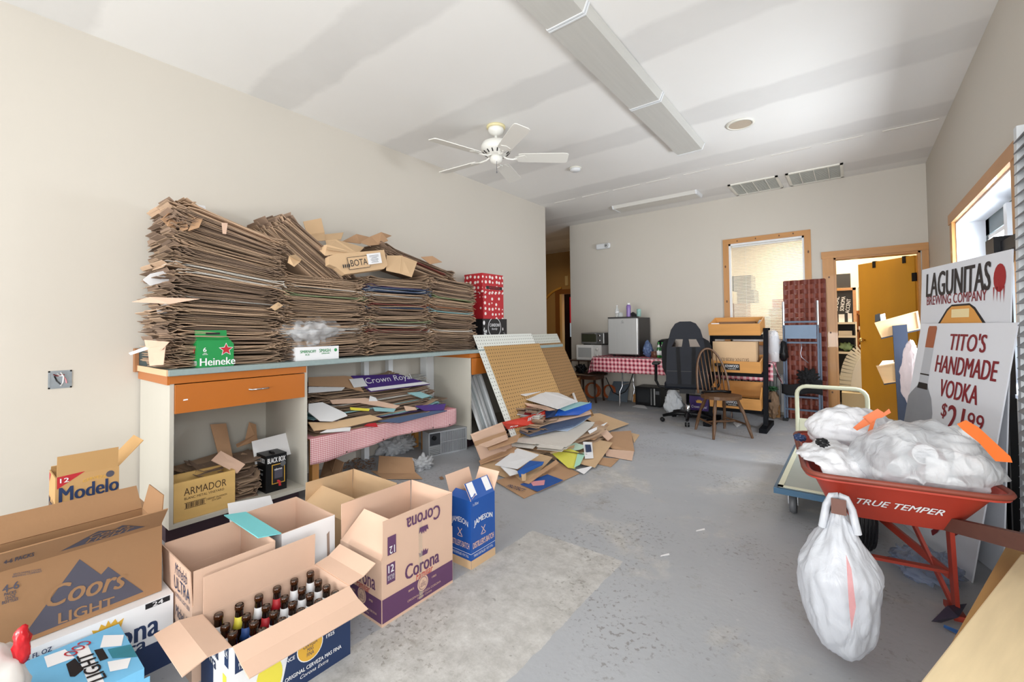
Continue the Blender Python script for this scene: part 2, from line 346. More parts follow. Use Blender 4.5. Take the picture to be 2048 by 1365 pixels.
struct('wall_hall_front', MB().bx(-7.08, XL-.14, 3.9, 4.0, 0, ZC), TAN)
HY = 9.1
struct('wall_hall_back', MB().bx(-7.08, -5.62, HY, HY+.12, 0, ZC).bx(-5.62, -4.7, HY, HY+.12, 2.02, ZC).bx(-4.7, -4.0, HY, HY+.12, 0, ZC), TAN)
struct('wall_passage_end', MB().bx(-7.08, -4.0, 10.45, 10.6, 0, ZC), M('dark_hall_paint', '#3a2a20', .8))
t1 = struct('trim_3', MB().bx(-5.74, -5.62, HY-.03, HY, 0, 2.02), M('hall_casing', '#7c4c1e', .5, noise_=.1))
struct('casing_head', MB().bx(-5.74, -4.6, HY-.03, HY, 2.02, 2.13), MATS['hall_casing'], t1)
struct('casing_edge', MB().bx(-5.62, -5.56, HY-.015, HY+.1, 0, 2.02), M('hall_casing_pale', '#d8b377', .5), t1)
ar = MB(); n = 10
for i in range(n):
    a0, a1 = [R(180-70*k/n) for k in (i, i+1)]
    p = [V((-5.3+.85*math.cos(a)*.9, HY-.02, 1.75+.45*math.sin(a))) for a in (a0, a1)]; ar.bar(p[0], p[1], .04, .045)
struct('arch_trim', ar, M('arch_trim', '#c9963f', .5), t1)
solo('wall_plate', MB().bx(-5.46, -5.38, HY-.02, HY-.001, 2.22, 2.45), M('plate_cream', '#cdb98c', .5), 'small cream box on the hall wall above the doorway', 'wall box')
rc = thing('drink_cooler', 'red drink cooler with white lower front seen through the hall doorway', 'cooler', (-5.3, 10.0, 0))
part('cooler_cabinet', MB().bx(-5.75, -4.9, 9.7, 10.2, 0, .95), M('cooler_black', '#1a0d0c', .4), rc)
part('cooler_front', MB().bx(-5.68, -4.95, 9.66, 10.2, 1.32, 1.98), M('cooler_red', '#c21f2c', .35, emit=.35), rc)
part('cooler_white_panel', MB().bx(-5.68, -4.95, 9.66, 10.2, .97, 1.32), M('cooler_white', '#cfe0f0', .35, emit=.35), rc)
for z in (1.2, 1.55, 1.8): part('cooler_bottle', MB().bx(-5.62, -5.5, 9.645, 9.66, z, z+.05), BLK, rc)

# interior window in the back wall: pine casing, glass, blind
w1 = struct('window_1', MB().bx(WX0-.072, WX1+.072, YB-.022, YB, WZ1, WZ1+.068), PINEH)
part('casing_left', MB().bx(WX0-.072, WX0, YB-.02, YB, WZ0, WZ1), PINE, w1); part('casing_right', MB().bx(WX1, WX1+.072, YB-.02, YB, WZ0, WZ1), PINE, w1)
part('window_sill', MB().bx(WX0-.09, WX1+.09, YB-.04, YB, WZ0-.05, WZ0), PINEH, w1)
part('inner_frame', MB().bx(WX0, WX0+.025, YB, YB+.06, WZ0, WZ1).bx(WX1-.025, WX1, YB, YB+.06, WZ0, WZ1).bx(WX0, WX1, YB, YB+.06, WZ1-.025, WZ1).bx(WX0, WX1, YB, YB+.06, WZ0, WZ0+.025), WHM, w1)
part('pane', MB().bx(WX0+.025, WX1-.025, YB+.03, YB+.036, WZ0+.025, WZ1-.025), bagmat('window_glass', '#eef2f4', .12, .05, 0, 0), w1)
sl = MB(); nsl = 62
for i in range(nsl):
    z = WZ1-.05-i*.0212
    sl.prism([(WX0+.035, YB+.085, z-.005), (WX1-.035, YB+.085, z-.005), (WX1-.035, YB+.103, z+.006), (WX0+.035, YB+.103, z+.006)], (0, 0, -.0012))
o = part('blind_slats', sl, M('blind_white', '#f2ead8', .5), w1); o['kind'] = 'stuff'
part('blind_headrail', MB().bx(WX0+.03, WX1-.03, YB+.075, YB+.11, WZ1-.04, WZ1-.02), WHM, w1)
for x in (WX0+.2, WX1-.2): part('blind_cord', MB().tube([(x, YB+.083, WZ1-.05), (x, YB+.083, WZ0+.1)], .0015, 5), WHM, w1)
KN = M('wood_knot', '#5a3414', .5)
for x, z in ((-1.27, 2.40), (-1.04, 2.405), (-.76, 2.405), (-.60, 2.41)): decal(w1, disc(.008, .012, 8), (x, YB-.022, z), *YF, KN, name='knot')
for x, z in ((-1.43, 2.05), (-1.42, 1.55), (-.44, 2.15)): decal(w1, disc(.01, .02, 8), (x, YB-.02, z), *YF, KN, name='knot')
# door and its casing
t2 = struct('trim_1', MB().bx(DX0-.115, DX0, YB-.024, YB, 0, DZ), PINE)
part('casing_head', MB().bx(DX0-.125, XR-.002, YB-.03, YB, DZ, DZ+.085), PINEH, t2); part('casing_right', MB().bx(DX1+.01, XR-.002, YB-.024, YB, 0, DZ), PINE, t2)
part('jamb', MB().bx(DX0, DX0+.022, YB-.01, YB+.13, 0, DZ), PINE, t2); part('jamb', MB().bx(DX1-.022, DX1, YB-.01, YB+.13, 0, DZ), PINE, t2); part('jamb_head', MB().bx(DX0, DX1, YB-.01, YB+.13, DZ-.022, DZ), PINEH, t2)
for z in (.35, 1.1, 1.8): decal(t2, disc(.01, .013, 8), (DX0-.05, YB-.024, z), *YF, KN, name='knot')
hg = V((.595, YB+.13, 0)); th = R(180-47.5)
dl = MB().bx(0, .76, -.02, .02, .012, 2.005, T=Matrix.Translation(hg) @ Matrix.Rotation(th, 4, 'Z'))
d1 = struct('door_1', dl, M('ochre_door', '#c08a26', .4, noise_=.08, scale=2, stretch=(4, 4, .6)))
DT = Matrix.Translation(hg) @ Matrix.Rotation(th, 4, 'Z')
for sgn in (1, -1): part('door_knob', MB().lathe([(.012, 0), (.012, .03), (.028, .04), (.03, .06), (.02, .075), (0, .078)], 14, T=DT @ Matrix.Translation((.69, .02*sgn, .99)) @ Matrix.Rotation(R(-90*sgn), 4, 'X')), M('brass', '#cfae6a', .25, .9), d1, True)
for x in (.12, .52): part('over_door_hook', MB().bx(x-.02, x+.02, .015, .028, 1.93, 2.01, T=DT).bx(x-.02, x+.02, -.03, .028, 2.005, 2.015, T=DT), BMET, d1)
for z in (.3, 1.7): part('hinge', MB().bx(-.02, .03, .012, .028, z, z+.1, T=DT), BMET, d1)
# window in the right wall
GRW = M('window_recess_white', '#d9dde3', .5); DGR = M('sash_green', '#3a4a4c', .4)
w2 = struct('window_2', MB().bx(XR-.03, XR, RW0-.12, RW1+.13, RZ1, RZ1+.085), PINEY)
part('casing_far', MB().bx(XR-.025, XR, RW1, RW1+.1, RZ0-.1, RZ1), PINE, w2); part('casing_near', MB().bx(XR-.025, XR, RW0-.1, RW0, RZ0-.1, RZ1), PINE, w2)
part('recess_lining', MB().bx(XR, XR+.22, RW1-.012, RW1, RZ0, RZ1).bx(XR, XR+.22, RW0, RW0+.012, RZ0, RZ1).bx(XR, XR+.22, RW0, RW1, RZ1-.012, RZ1).bx(XR-.03, XR+.22, RW0, RW1, RZ0, RZ0+.02), GRW, w2)
sx0, sx1 = XR+.17, XR+.21
part('sash', MB().bx(sx0, sx1, RW0, RW1, RZ1-.14, RZ1).bx(sx0, sx1, RW0, RW1, RZ0, RZ0+.12).bx(sx0, sx1, RW1-.12, RW1, RZ0, RZ1).bx(sx0, sx1, RW0, RW0+.12, RZ0, RZ1).bx(sx0, sx1, 4.0, 4.34, RZ0, RZ1), DGR, w2)
part('mullion', MB().bx(sx0-.05, sx1, 4.28, 4.36, RZ0, RZ1-.05), WHM, w2)
for a, c in ((4.38, 5.02), (3.56, 4.0)):
    part('glazing_bead', MB().bx(sx0-.015, sx1, a, a+.03, RZ0+.12, RZ1-.16).bx(sx0-.015, sx1, c-.03, c, RZ0+.12, RZ1-.16).bx(sx0-.015, sx1, a, c, RZ1-.19, RZ1-.16), WHP, w2)
    part('pane', MB().bx(sx0+.015, sx0+.02, a+.02, c-.02, RZ0+.1, RZ1-.16), bagmat('window_glass', '#eef2f4', .12, .05, 0, 0), w2)

w3 = struct('added_side_window', MB().bx(XR+.16, XR+.20, -1.25, -1.20, .8, 2.28).bx(XR+.16, XR+.20, .50, .55, .8, 2.28).bx(XR+.16, XR+.20, -1.25, .55, 2.24, 2.28).bx(XR+.16, XR+.20, -1.25, .55, .80, .84), DGR)  # added frame round the side fill; this window is not seen
w4 = struct('assumed_front_window', MB().bx(-3.4, .4, -4.60, -4.55, 2.8, 2.85).bx(-3.4, .4, -4.60, -4.55, .55, .6).bx(-3.4, -3.35, -4.60, -4.55, .55, 2.85).bx(.35, .4, -4.60, -4.55, .55, 2.85), DGR)  # assumed window behind the camera, framing the front light
for x in (-2.15, -.9): part('mullion', MB().bx(x-.025, x+.025, -4.60, -4.55, .6, 2.8), DGR, w4)

# ---------------------------------------------------------------- ceiling fittings
LENS = M('prismatic_lens', '#c3c2bd', .35, noise_=.08, scale=3, stretch=(14, .6, 1), bump=.15, bscale=140)
for i, (y0, lab) in enumerate(((.965, 'long white wrap light on the ceiling nearest the viewer, first of three end to end'), (2.19, 'long white wrap light on the ceiling, middle one of three end to end'), (3.42, 'long white wrap light on the ceiling, farthest of three end to end'))):
    t = thing('ceiling_light', lab, 'ceiling light', (-1.28, y0+.61, ZC), 'ceiling wrap lights in a row')
    part('lens', MB().prism([(-1.40, y0, 2.982), (-1.16, y0, 2.982), (-1.135, y0, 3.035), (-1.425, y0, 3.035)], (0, 1.21, 0)), LENS, t)
    part('end_cap', MB().prism([(-1.403, y0-.004, 2.978), (-1.157, y0-.004, 2.978), (-1.130, y0-.004, ZC-.001), (-1.43, y0-.004, ZC-.001)], (0, .012, 0)), WHM, t)
    part('end_cap', MB().prism([(-1.403, y0+1.20, 2.978), (-1.157, y0+1.20, 2.978), (-1.130, y0+1.20, ZC-.001), (-1.43, y0+1.20, ZC-.001)], (0, .012, 0)), WHM, t)
t = thing('strip_light', 'slim wall-side wrap light on the ceiling near the back wall', 'ceiling light', (-2.23, 6.27, ZC))
part('lens', MB().prism([(-2.83, 6.16, 2.995), (-2.83, 6.40, 2.995), (-2.83, 6.43, ZC-.001), (-2.83, 6.13, ZC-.001)], (1.2, 0, 0)), M('strip_lens', '#d4d2cc', .4), t)
for x in (-2.845, -1.64): part('end_cap', MB().prism([(x, 6.155, 2.99), (x, 6.405, 2.99), (x, 6.435, ZC-.001), (x, 6.125, ZC-.001)], (.02, 0, 0)), WHM, t)
for i, (x0, lab) in enumerate(((-1.25, 'white louvred ceiling vent beside the strip light'), (-.61, 'white louvred ceiling vent nearer the right wall'))):
    t = thing('ceiling_vent', lab, 'vent', (x0+.28, 6.5, ZC), 'ceiling vents by the back wall')
    x1, y0, y1 = x0+.56, 6.2, 6.77
    part('frame', MB().bx(x0, x1, y0, y0+.03, ZC-.015, ZC-.001).bx(x0, x1, y1-.03, y1, ZC-.015, ZC-.001).bx(x0, x0+.03, y0, y1, ZC-.015, ZC-.001).bx(x1-.03, x1, y0, y1, ZC-.015, ZC-.001), OFFW, t)
    part('backing', MB().bx(x0+.03, x1-.03, y0+.03, y1-.03, ZC-.004, ZC-.001), M('vent_grey', '#9da0a2', .6), t)
    for k in range(18):
        y = y0+.045+k*.028; part('slat', MB().prism([(x0+.03, y, ZC-.013), (x1-.03, y, ZC-.013), (x1-.03, y+.014, ZC-.004), (x0+.03, y+.014, ZC-.004)], (0, 0, -.002)), OFFW, t)
    for k in (1, 2, 3): part('divider', MB().bx(x0+.14*k-.004, x0+.14*k+.004, y0+.03, y1-.03, ZC-.016, ZC-.003), OFFW, t)
t = thing('ceiling_speaker', 'round flush ceiling speaker with tan grille', 'speaker', (-.77, 4.39, ZC))
part('rim', MB().lathe([(.115, 0), (.118, -.008), (.095, -.012), (.095, 0)], 32, (-.77, 4.39, ZC-.001)), OFFW, t, True); part('grille', MB().lathe([(0, -.008), (.095, -.008), (.095, 0)], 32, (-.77, 4.39, ZC-.001)), M('speaker_cloth', '#b8aa98', .9, bump=.3, bscale=300), t)
t = thing('smoke_detector', 'small round white smoke detector on the ceiling past the fan', 'smoke detector', (-2.48, 4.39, ZC))
part('base_ring', MB().lathe([(.07, 0), (.07, -.012), (0, -.012)], 24, (-2.48, 4.39, ZC-.001)), OFFW, t, True); part('cover', MB().lathe([(.06, -.012), (.058, -.03), (.04, -.04), (0, -.042)], 24, (-2.48, 4.39, ZC-.001)), WHM, t, True)
# ceiling fan
fx, fy = -2.52, 3.02
t = thing('ceiling_fan', 'white five-blade ceiling fan on a short rod', 'ceiling fan', (fx, fy, ZC)); FW_ = M('fan_white', '#e3e2dc', .35)
part('mounting_plate', MB().lathe([(.085, 0), (.085, -.016), (.07, -.02)], 28, (fx, fy, ZC-.001)), M('aged_cream', '#dfd4a6', .5), t, True)
part('canopy', MB().lathe([(.068, -.018), (.072, -.035), (.062, -.06), (.035, -.078), (.014, -.085)], 28, (fx, fy, ZC)), FW_, t, True)
part('down_rod', MB().lathe([(.013, -.08), (.013, -.15)], 12, (fx, fy, ZC)), FW_, t, True)
mo = part('motor_housing', MB().lathe([(.02, -.135), (.09, -.142), (.125, -.16), (.138, -.19), (.138, -.215), (.13, -.235), (.085, -.268), (.06, -.28)], 36, (fx, fy, ZC)), FW_, t, True)
for k in range(16):
    a = 2*math.pi*k/16; c_ = V((fx+.112*math.cos(a), fy+.112*math.sin(a), ZC-.2525)); d = V((math.cos(a), math.sin(a), 0)); part('cooling_slot', MB().bar(c_-d*.015+V((0, 0, -.011)), c_+d*.012+V((0, 0, .008)), .009, .004), BLK, mo)
part('switch_cup', MB().lathe([(.058, -.278), (.058, -.30), (.05, -.325), (.025, -.345), (0, -.35)], 28, (fx, fy, ZC)), FW_, t, True)
part('pull_chain', MB().tube([(fx+.03, fy-.03, ZC-.335), (fx+.03, fy-.03, ZC-.43)], .002, 5).lathe([(0, 0), (.005, .004), (.005, .016), (0, .02)], 8, (fx+.03, fy-.03, ZC-.445)), GPL, t)
fanz = ZC-.295
for k in range(5):
    a = R(40+72*k); T = Matrix.Translation((fx, fy, fanz)) @ Matrix.Rotation(a, 4, 'Z') @ Matrix.Rotation(R(-13), 4, 'X')
    bl = MB(); pr = [(.20, .055), (.24, .062), (.60, .072), (.645, .066), (.655, .05)]
    poly = [T @ V((r, -h, .004)) for r, h in pr]+[T @ V((r, h, .004)) for r, h in reversed(pr)]
    bl.prism(poly, (T.to_3x3() @ V((0, 0, .007)))); b_ = part('blade', bl, FW_, t)
    part('blade_arm', MB().tube([T @ V(p) for p in ((.05, 0, .03), (.10, .01, .005), (.15, .015, 0), (.19, .0, .002))], .008, 8).prism([T @ V(p) for p in ((.17, -.02, -.002), (.26, -.045, 0), (.28, 0, 0), (.26, .045, 0), (.17, .02, -.002))], T.to_3x3() @ V((0, 0, .004))), FW_, b_)
# emergency light on the back wall
t = thing('emergency_light', 'small white emergency light high on the back wall', 'emergency light', (-3.33, YB, 2.55))
o = part('housing', MB().bx(-3.46, -3.20, YB-.06, YB-.001, 2.535, 2.63), WHM, t); bevel(o, .025, 3)
part('lamp_lens', MB().lathe([(.038, 0), (.036, .012), (.02, .016), (.0, .016)], 20, T=Matrix.Translation((-3.255, YB-.058, 2.585)) @ Matrix.Rotation(R(90), 4, 'X')), M('lamp_lens_grey', '#b9bbba', .2), t, True)
part('warning_mark', MB().prism([(-3.275, YB-.0755, 2.57), (-3.235, YB-.0755, 2.57), (-3.255, YB-.0755, 2.605)], (0, -.001, 0)), GPL, t)
# open electrical box in the left wall
t = thing('electrical_box', 'open metal electrical box with loose wires in the left wall', 'electrical box', (XL, .385, .90)); GAL = M('galvanised', '#8d949a', .4, .5, noise_=.2, scale=30)
y0, y1, z0, z1 = .340, .437, .882, .985
part('box_frame', MB().bx(XL, XL+.004, y0, y0+.008, z0, z1).bx(XL, XL+.004, y1-.008, y1, z0, z1).bx(XL, XL+.004, y0, y1, z0, z0+.008).bx(XL, XL+.004, y0, y1, z1-.008, z1), GAL, t); part('box_back', MB().bx(XL+.0005, XL+.002, y0, y1, z0, z1), GAL, t)
for k, (mm, p) in enumerate(((WHP, [(.39, .975), (.402, .95), (.40, .915), (.39, .895)]), (DRED, [(.36, .965), (.375, .955), (.39, .958), (.405, .96)]), (WHP, [(.375, .968), (.385, .955), (.398, .955)]), (PINK, [(.40, .955), (.412, .93), (.415, .91)]), (BLK, [(.365, .955), (.375, .925), (.39, .905)]))):
    part('wire', MB().tube([(XL+.006+.003*math.sin(i*2+k), a, z) for i, (a, z) in enumerate(p)], .0035, 6), mm, t, True)

# ================================================================ counter and cabinets
LAMTOP = M('green_grey_laminate', '#8c9c9c', .35, noise_=.12, scale=60); TOE = M('dark_toe_kick', '#3a2530', .6); PANEL = M('particle_panel', '#bfbbb0', .55, noise_=.05, scale=2, stretch=(2, 2, .3))
CX, CF = -3.64, -3.02
def cabinet(label, y0, y1, dy0, dy1):
    t = thing('base_cabinet', label, 'cabinet', ((CX+CF)/2, (y0+y1)/2, 0), 'counter base cabinets')
    part('side_panel', MB().bx(CX, CF, y0, y0+.02, .10, .955), PANEL, t); part('side_panel', MB().bx(CX, CF, y1-.02, y1, .10, .955), PANEL, t)
    part('back_panel', MB().bx(CX, CX+.012, y0+.02, y1-.02, .10, .955), PANEL, t); part('bottom_shelf', MB().bx(CX+.012, CF, y0+.02, y1-.02, .10, .125), PANEL, t)
    part('toe_kick', MB().bx(CX, CF-.10, y0+.01, y1-.01, 0, .10), TOE, t)
    part('top_rail', MB().bx(CX+.02, CF+.006, y0-.004, y1-.01, .91, .955), ORNG, t)
    d = part('drawer', MB().bx(CX+.1, CF-.004, dy0+.01, dy1-.01, .75, .90).bx(CF-.004, CF+.014, dy0, dy1, .742, .905), ORNG, t)
    ym = (dy0+dy1)/2+.07; part('handle', MB().tube([(CF+.014, ym-.055, .835), (CF+.04, ym-.05, .835), (CF+.042, ym, .835), (CF+.04, ym+.05, .835), (CF+.014, ym+.055, .835)], .005, 8), CHR, d, True)
    return t, d
cab1, dr1 = cabinet('cream base cabinet with orange drawer, open below, holding a wine crate', .75, 1.53, .772, 1.505)
decal(dr1, [(-.012, -.004), (.012, -.002), (.01, .005), (-.01, .004)], (CF+.014, .82, .815), *XF, WHP, name='chipped_spot')
cab2, dr2 = cabinet('cream base cabinet behind the leaning pegboards', 3.17, 4.85, 3.20, 4.0)
part('end_trim', MB().bx(CX, CF+.002, .738, .75, .905, .955), ORNG, cab1)
ct = thing('countertop', 'long green-grey laminate countertop along the left wall', 'countertop', (-3.32, 2.8, .955))
o = part('worktop', MB().bx(XL+.003, CF+.03, .735, 4.9, .955, .99), LAMTOP, ct); bevel(o, .005)
part('backsplash', MB().bx(XL+.003, XL+.025, .735, 4.9, .99, 1.09), LAMTOP, ct)
part('edge_strip', MB().bx(XL+.003, CF+.028, .727, .735, .957, .992), M('raw_edge', '#d7b48f', .7), ct); part('backsplash_end', MB().bx(XL+.003, XL+.05, .715, .735, .95, 1.10), M('raw_edge_brown', '#9b6b45', .7), ct)
for y, x_, w_, lab in ((2.35, .06, .05, 'slim white post holding the counter, leftmost of three'), (2.62, .06, .05, 'slim white post holding the counter, middle of three'), (3.06, .10, .105, 'wide white post holding the counter beside the far cabinet')): solo('support_post', MB().bx(CX+.005, CX+x_, y, y+w_, 0, .954), WHM, lab, 'post', 'counter support posts')

# ---------------------------------------------------------------- flattened cartons
def sheet_mesh(name, L_, W_, seed, mats, curl=.02, plies=2, gap=.005, th=.003):
    """collapsed box: two plies with end flaps that spring apart"""
    rnd = random.Random(seed); mb = MB()
    bend = [rnd.uniform(-1, 1) for _ in range(6)]
    for k in range(plies):
        ex = rnd.uniform(-.02, .02); lift0 = rnd.uniform(0, curl); lift1 = rnd.uniform(0, curl)
        def fn(u, v, k=k):
            x = (v-.5)*W_; y = (u-.5)*(L_+ex*(k+1))
            z = gap*k + .004*math.sin(u*5+bend[0]*3)*bend[1]+.003*math.sin(v*4+bend[2]*3)
            e = max(0, abs(u-.5)-.33)/.17; z += (lift0 if u < .5 else lift1)*e*e*(1 if k else -.5)
            z += noise.noise(V((u*3, v*3, seed*1.7+k)))*.004
            return (x, y, z)
        mb.grid(9, 4, fn, 0, th)
        # slots between flaps read as notches at both ends: short tabs past the panel
        for e, sg in ((.5, 1), (-.5, -1)):
            for j in range(2):
                v0 = -.5+.5*j+.02; w = .44; y = e*(L_+ex*(k+1)); ln = rnd.uniform(.01, .075); zz = fn(1 if sg > 0 else 0, .25+.5*j)[2]; dz = rnd.uniform(-.02, .022)
                mb.prism([(v0*W_, y, zz), ((v0+w)*W_, y, zz), ((v0+w)*W_, y+sg*ln, zz+dz), (v0*W_, y+sg*ln, zz+dz)], (0, 0, -th))
    return mb.mesh(name, mats)
WST = M('stack_white', '#cfcbc4', .8, rnd=.1); COLS = [M('stack_blue', '#4a5a78', .6), M('stack_yellow', '#b8a868', .6), M('stack_orange', '#ad7450', .6), M('stack_green', '#8f9c74', .6), M('stack_aqua', '#8fb9bd', .6), M('stack_red', '#84463c', .6), M('stack_purple', '#43305c', .6)]
SH = [sheet_mesh('flattened_carton', 1, 1, 100+i, KST[i % 3], curl=.034) for i in range(15)]
SHW = [sheet_mesh('flattened_white_carton', 1, 1, 200+i, WST) for i in range(3)]
SHC = [sheet_mesh('flattened_print_carton', 1, 1, 300+i, c) for i, c in enumerate(COLS)]
def put_sheet(me, c, L_, W_, rz, tx=0, ty=0, label='', group='', name='flattened_carton', cat='cardboard'):
    T = Matrix.Translation(c) @ Matrix.Rotation(rz, 4, 'Z') @ Matrix.Rotation(tx, 4, 'X') @ Matrix.Rotation(ty, 4, 'Y') @ Matrix.Diagonal((W_, L_, 1, 1))
    return tag(link(name, me, None, T), label, cat, group)
rs = random.Random(21)
def stack(yc, z0, z1, L_, W_, xc, tilt, lab, grp, pitch=.0128, white=.06, colour=.0, zc=(0, 9), lean=0, jit=.022):
    z = z0+.004
    while z < z1:
        f = (z-z0)/(z1-z0); r = rs.random(); tx = tilt(f)+rs.uniform(-.012, .012)
        if zc[0] < z < zc[1] and r < colour: me = rs.choice(SHC)
        elif r > 1-white: me = rs.choice(SHW)
        else: me = rs.choice(SH)
        l = L_*rs.uniform(.9, 1.07); wd = W_*rs.uniform(.86, 1.03)
        put_sheet(me, (xc+rs.uniform(-jit, jit*.5)+(W_-wd)/2, yc+lean*f+rs.uniform(-jit, jit), z+.001), l, wd, rs.uniform(-.05, .05), tx, rs.uniform(-.012, .012), lab, grp)
        z += pitch*rs.uniform(.75, 1.25)
stack(1.075, .99, 1.90, .60, .52, -3.345, lambda f: -.02-.06*f if f < .45 else -.047-.42*(f-.45), 'flattened brown carton in the tall leftmost stack on the counter', 'flattened cartons in the leftmost stack', pitch=.0125, white=.03, lean=.03, jit=.03)
stack(1.72, .99, 1.60, .62, .50, -3.35, lambda f: .03*math.sin(f*6), 'flattened carton in the stack behind the clear bag, second from the left', 'flattened cartons in the second stack', white=.05, colour=.05, zc=(1.25, 1.6))
stack(2.40, .99, 1.64, .64, .50, -3.35, lambda f: -.03+.05*f, 'flattened carton in the third stack with coloured edges', 'flattened cartons in the third stack', white=.08, colour=.16, zc=(1.15, 1.6))
stack(3.04, .99, 1.68, .58, .50, -3.35, lambda f: -.05*f-.02, 'flattened carton in the fourth stack beside the patterned boxes', 'flattened cartons in the fourth stack', white=.06, colour=.05, zc=(1.25, 1.5))
# cartons leaning from the tall stack down over the second
for i in range(15):
    a = R(-37+.6*i*.4); k = i*.0125
    put_sheet(SH[i], V((-3.36+rs.uniform(-.015, .015), 1.50+.62*k*8/8, 1.69))+V((0, math.sin(-a)*k*1.0, math.cos(a)*k)), .60*rs.uniform(.92, 1.05), .46*rs.uniform(.9, 1.0), rs.uniform(-.04, .04), a, 0, 'flattened carton leaning steeply off the tall stack', 'cartons leaning off the tall stack')
for i in range(9):
    put_sheet(SH[(i*4) % 15], (-3.40+rs.uniform(-.02, .02), 2.66+.01*i, 1.745+i*.012), .84*rs.uniform(.88, 1.05), .42, rs.uniform(-.06, .06), R(-12), 0, 'flattened carton sloping over the tops of the third and fourth stacks', 'cartons sloping over the right stacks')
put_sheet(SHC[5], (-3.35, 2.72, 1.80), .5, .38, .02, R(-12), 0, 'thin red sheet poking out of the sloping cartons at the top right', 'red sheet')
# crumpled top of the tall stack
def crumple(name, label, quads, mats, cat='cardboard', t=.004):
    """an opened-out carton: panels joined along folds"""
    o = thing(name, label, cat, V(quads[0][0]))
    for q in quads:
        q = [V(p) for p in q]; n = (q[1]-q[0]).cross(q[-1]-q[0]).normalized(); part('panel', MB().prism(q, -n*t), mats, o)
    return o
P = lambda x, y, X: tuple(PX_(x, y, X))
crumple('torn_carton', 'torn open brown carton drooping over the top left of the tall stack', [
    [P(320, 440, -3.18), P(335, 428, -3.18), P(392, 404, -3.34), P(365, 402, -3.34)], [P(335, 452, -3.12), P(390, 436, -3.10), P(408, 420, -3.3), P(322, 438, -3.24)],
    [P(335, 452, -3.12), P(352, 458, -3.14), P(357, 440, -3.16), P(340, 436, -3.16)], [P(360, 464, -3.10), P(376, 458, -3.08), P(374, 440, -3.12), P(357, 445, -3.14)], [P(376, 462, -3.06), P(398, 455, -3.06), P(408, 432, -3.12), P(386, 440, -3.12)]], KR3)
crumple('torn_carton', 'small white-lined torn carton near the top of the tall stack', [[P(378, 407, -3.22), P(410, 413, -3.22), P(412, 424, -3.20), P(384, 420, -3.20)]], WHB)
crumple('carton_piece', 'pale carton tab hanging on the front of the tall stack', [[P(443, 446, -3.09), P(455, 447, -3.09), P(452, 469, -3.07), P(445, 468, -3.07)]], KR)
crumple('carton_piece', 'bent carton corner at the right side of the tall stack', [[P(578, 512, -3.08), P(600, 524, -3.08), P(588, 534, -3.06), P(575, 526, -3.08)], [P(578, 512, -3.02), P(590, 510, -3.1), P(602, 520, -3.1), P(600, 524, -3.08)]], KR2)
crumple('carton_piece', 'square carton tab low on the right edge of the tall stack', [[P(540, 615, -3.07), P(556, 605, -3.09), P(566, 612, -3.09), P(550, 622, -3.06)]], KR2)
for k, (a, lab) in enumerate(((((285, 560), (300, 548), (336, 540), (345, 560), (300, 572)), 'white torn panel sticking out left of the tall stack, middle height'), (((312, 615), (330, 608), (350, 615), (345, 625), (315, 628)), 'white crumpled panel sticking out left of the tall stack, lower down'))):
    solo('carton_piece', MB().prism([P(x, y, -3.22) for x, y in a], (.004, 0, 0)), WHB, lab, 'cardboard')
crumple('carton_piece', 'long tan flap pointing left out of the tall stack', [[P(264, 604, -3.16), P(300, 594, -3.10), P(400, 598, -3.04), P(340, 608, -3.06)]], KR)
crumple('carton_piece', 'pale tan flap propped on the left end of the counter', [[P(290, 680, -3.2), P(340, 684, -3.05), P(325, 700, -3.05), P(293, 695, -3.2)], [P(296, 697, -3.12), P(332, 692, -3.05), P(328, 730, -3.05), P(300, 732, -3.12)]], KR)
crumple('carton_piece', 'white strip of card slanting off the left end of the counter', [[P(258, 706, -3.3), P(300, 690, -3.2), P(302, 697, -3.2), P(262, 710, -3.3)]], WHB)
# opened boxes on top of the second and third stacks
crumple('opened_carton', 'opened kraft carton with a tall raised flap on top of the stacks', [
    [P(606, 444, -3.40), P(642, 437, -3.40), P(649, 466, -3.36), P(614, 470, -3.36)], [P(614, 470, -3.36), P(649, 466, -3.36), P(651, 482, -3.22), P(616, 484, -3.22)], [P(649, 470, -3.34), P(687, 466, -3.34), P(682, 480, -3.24), P(650, 482, -3.24)]], KR2)
crumple('opened_carton', 'brown wine carton lying behind the lettered kraft carton', [[P(651, 482, -3.2), P(672, 480, -3.2), P(728, 496, -3.2), P(716, 508, -3.05), P(655, 500, -3.05)], [P(632, 495, -3.2), P(655, 490, -3.1), P(706, 505, -3.06), P(650, 512, -3.06)]], KR2)
crumple('opened_carton', 'dark brown opened carton at the top right of the stacks', [[P(684, 484, -3.38), P(713, 469, -3.40), P(742, 476, -3.36), P(720, 488, -3.3)]], KR3)
crumple('opened_carton', 'small kraft box tube with open flaps at the very top right', [
    [P(741, 474, -3.32), P(763, 465, -3.32), P(776, 482, -3.26), P(758, 490, -3.22)], [P(720, 486, -3.26), P(741, 474, -3.32), P(758, 490, -3.22), P(738, 492, -3.20)], [P(763, 465, -3.32), P(783, 472, -3.38), P(770, 478, -3.34), P(765, 476, -3.32)]], KR3)
crumple('opened_carton', 'pointed brown carton flap sticking out to the right above the fourth stack', [[P(842, 515, -3.2), P(865, 513, -3.15), P(884, 525, -3.1), P(860, 529, -3.1)]], KR3)
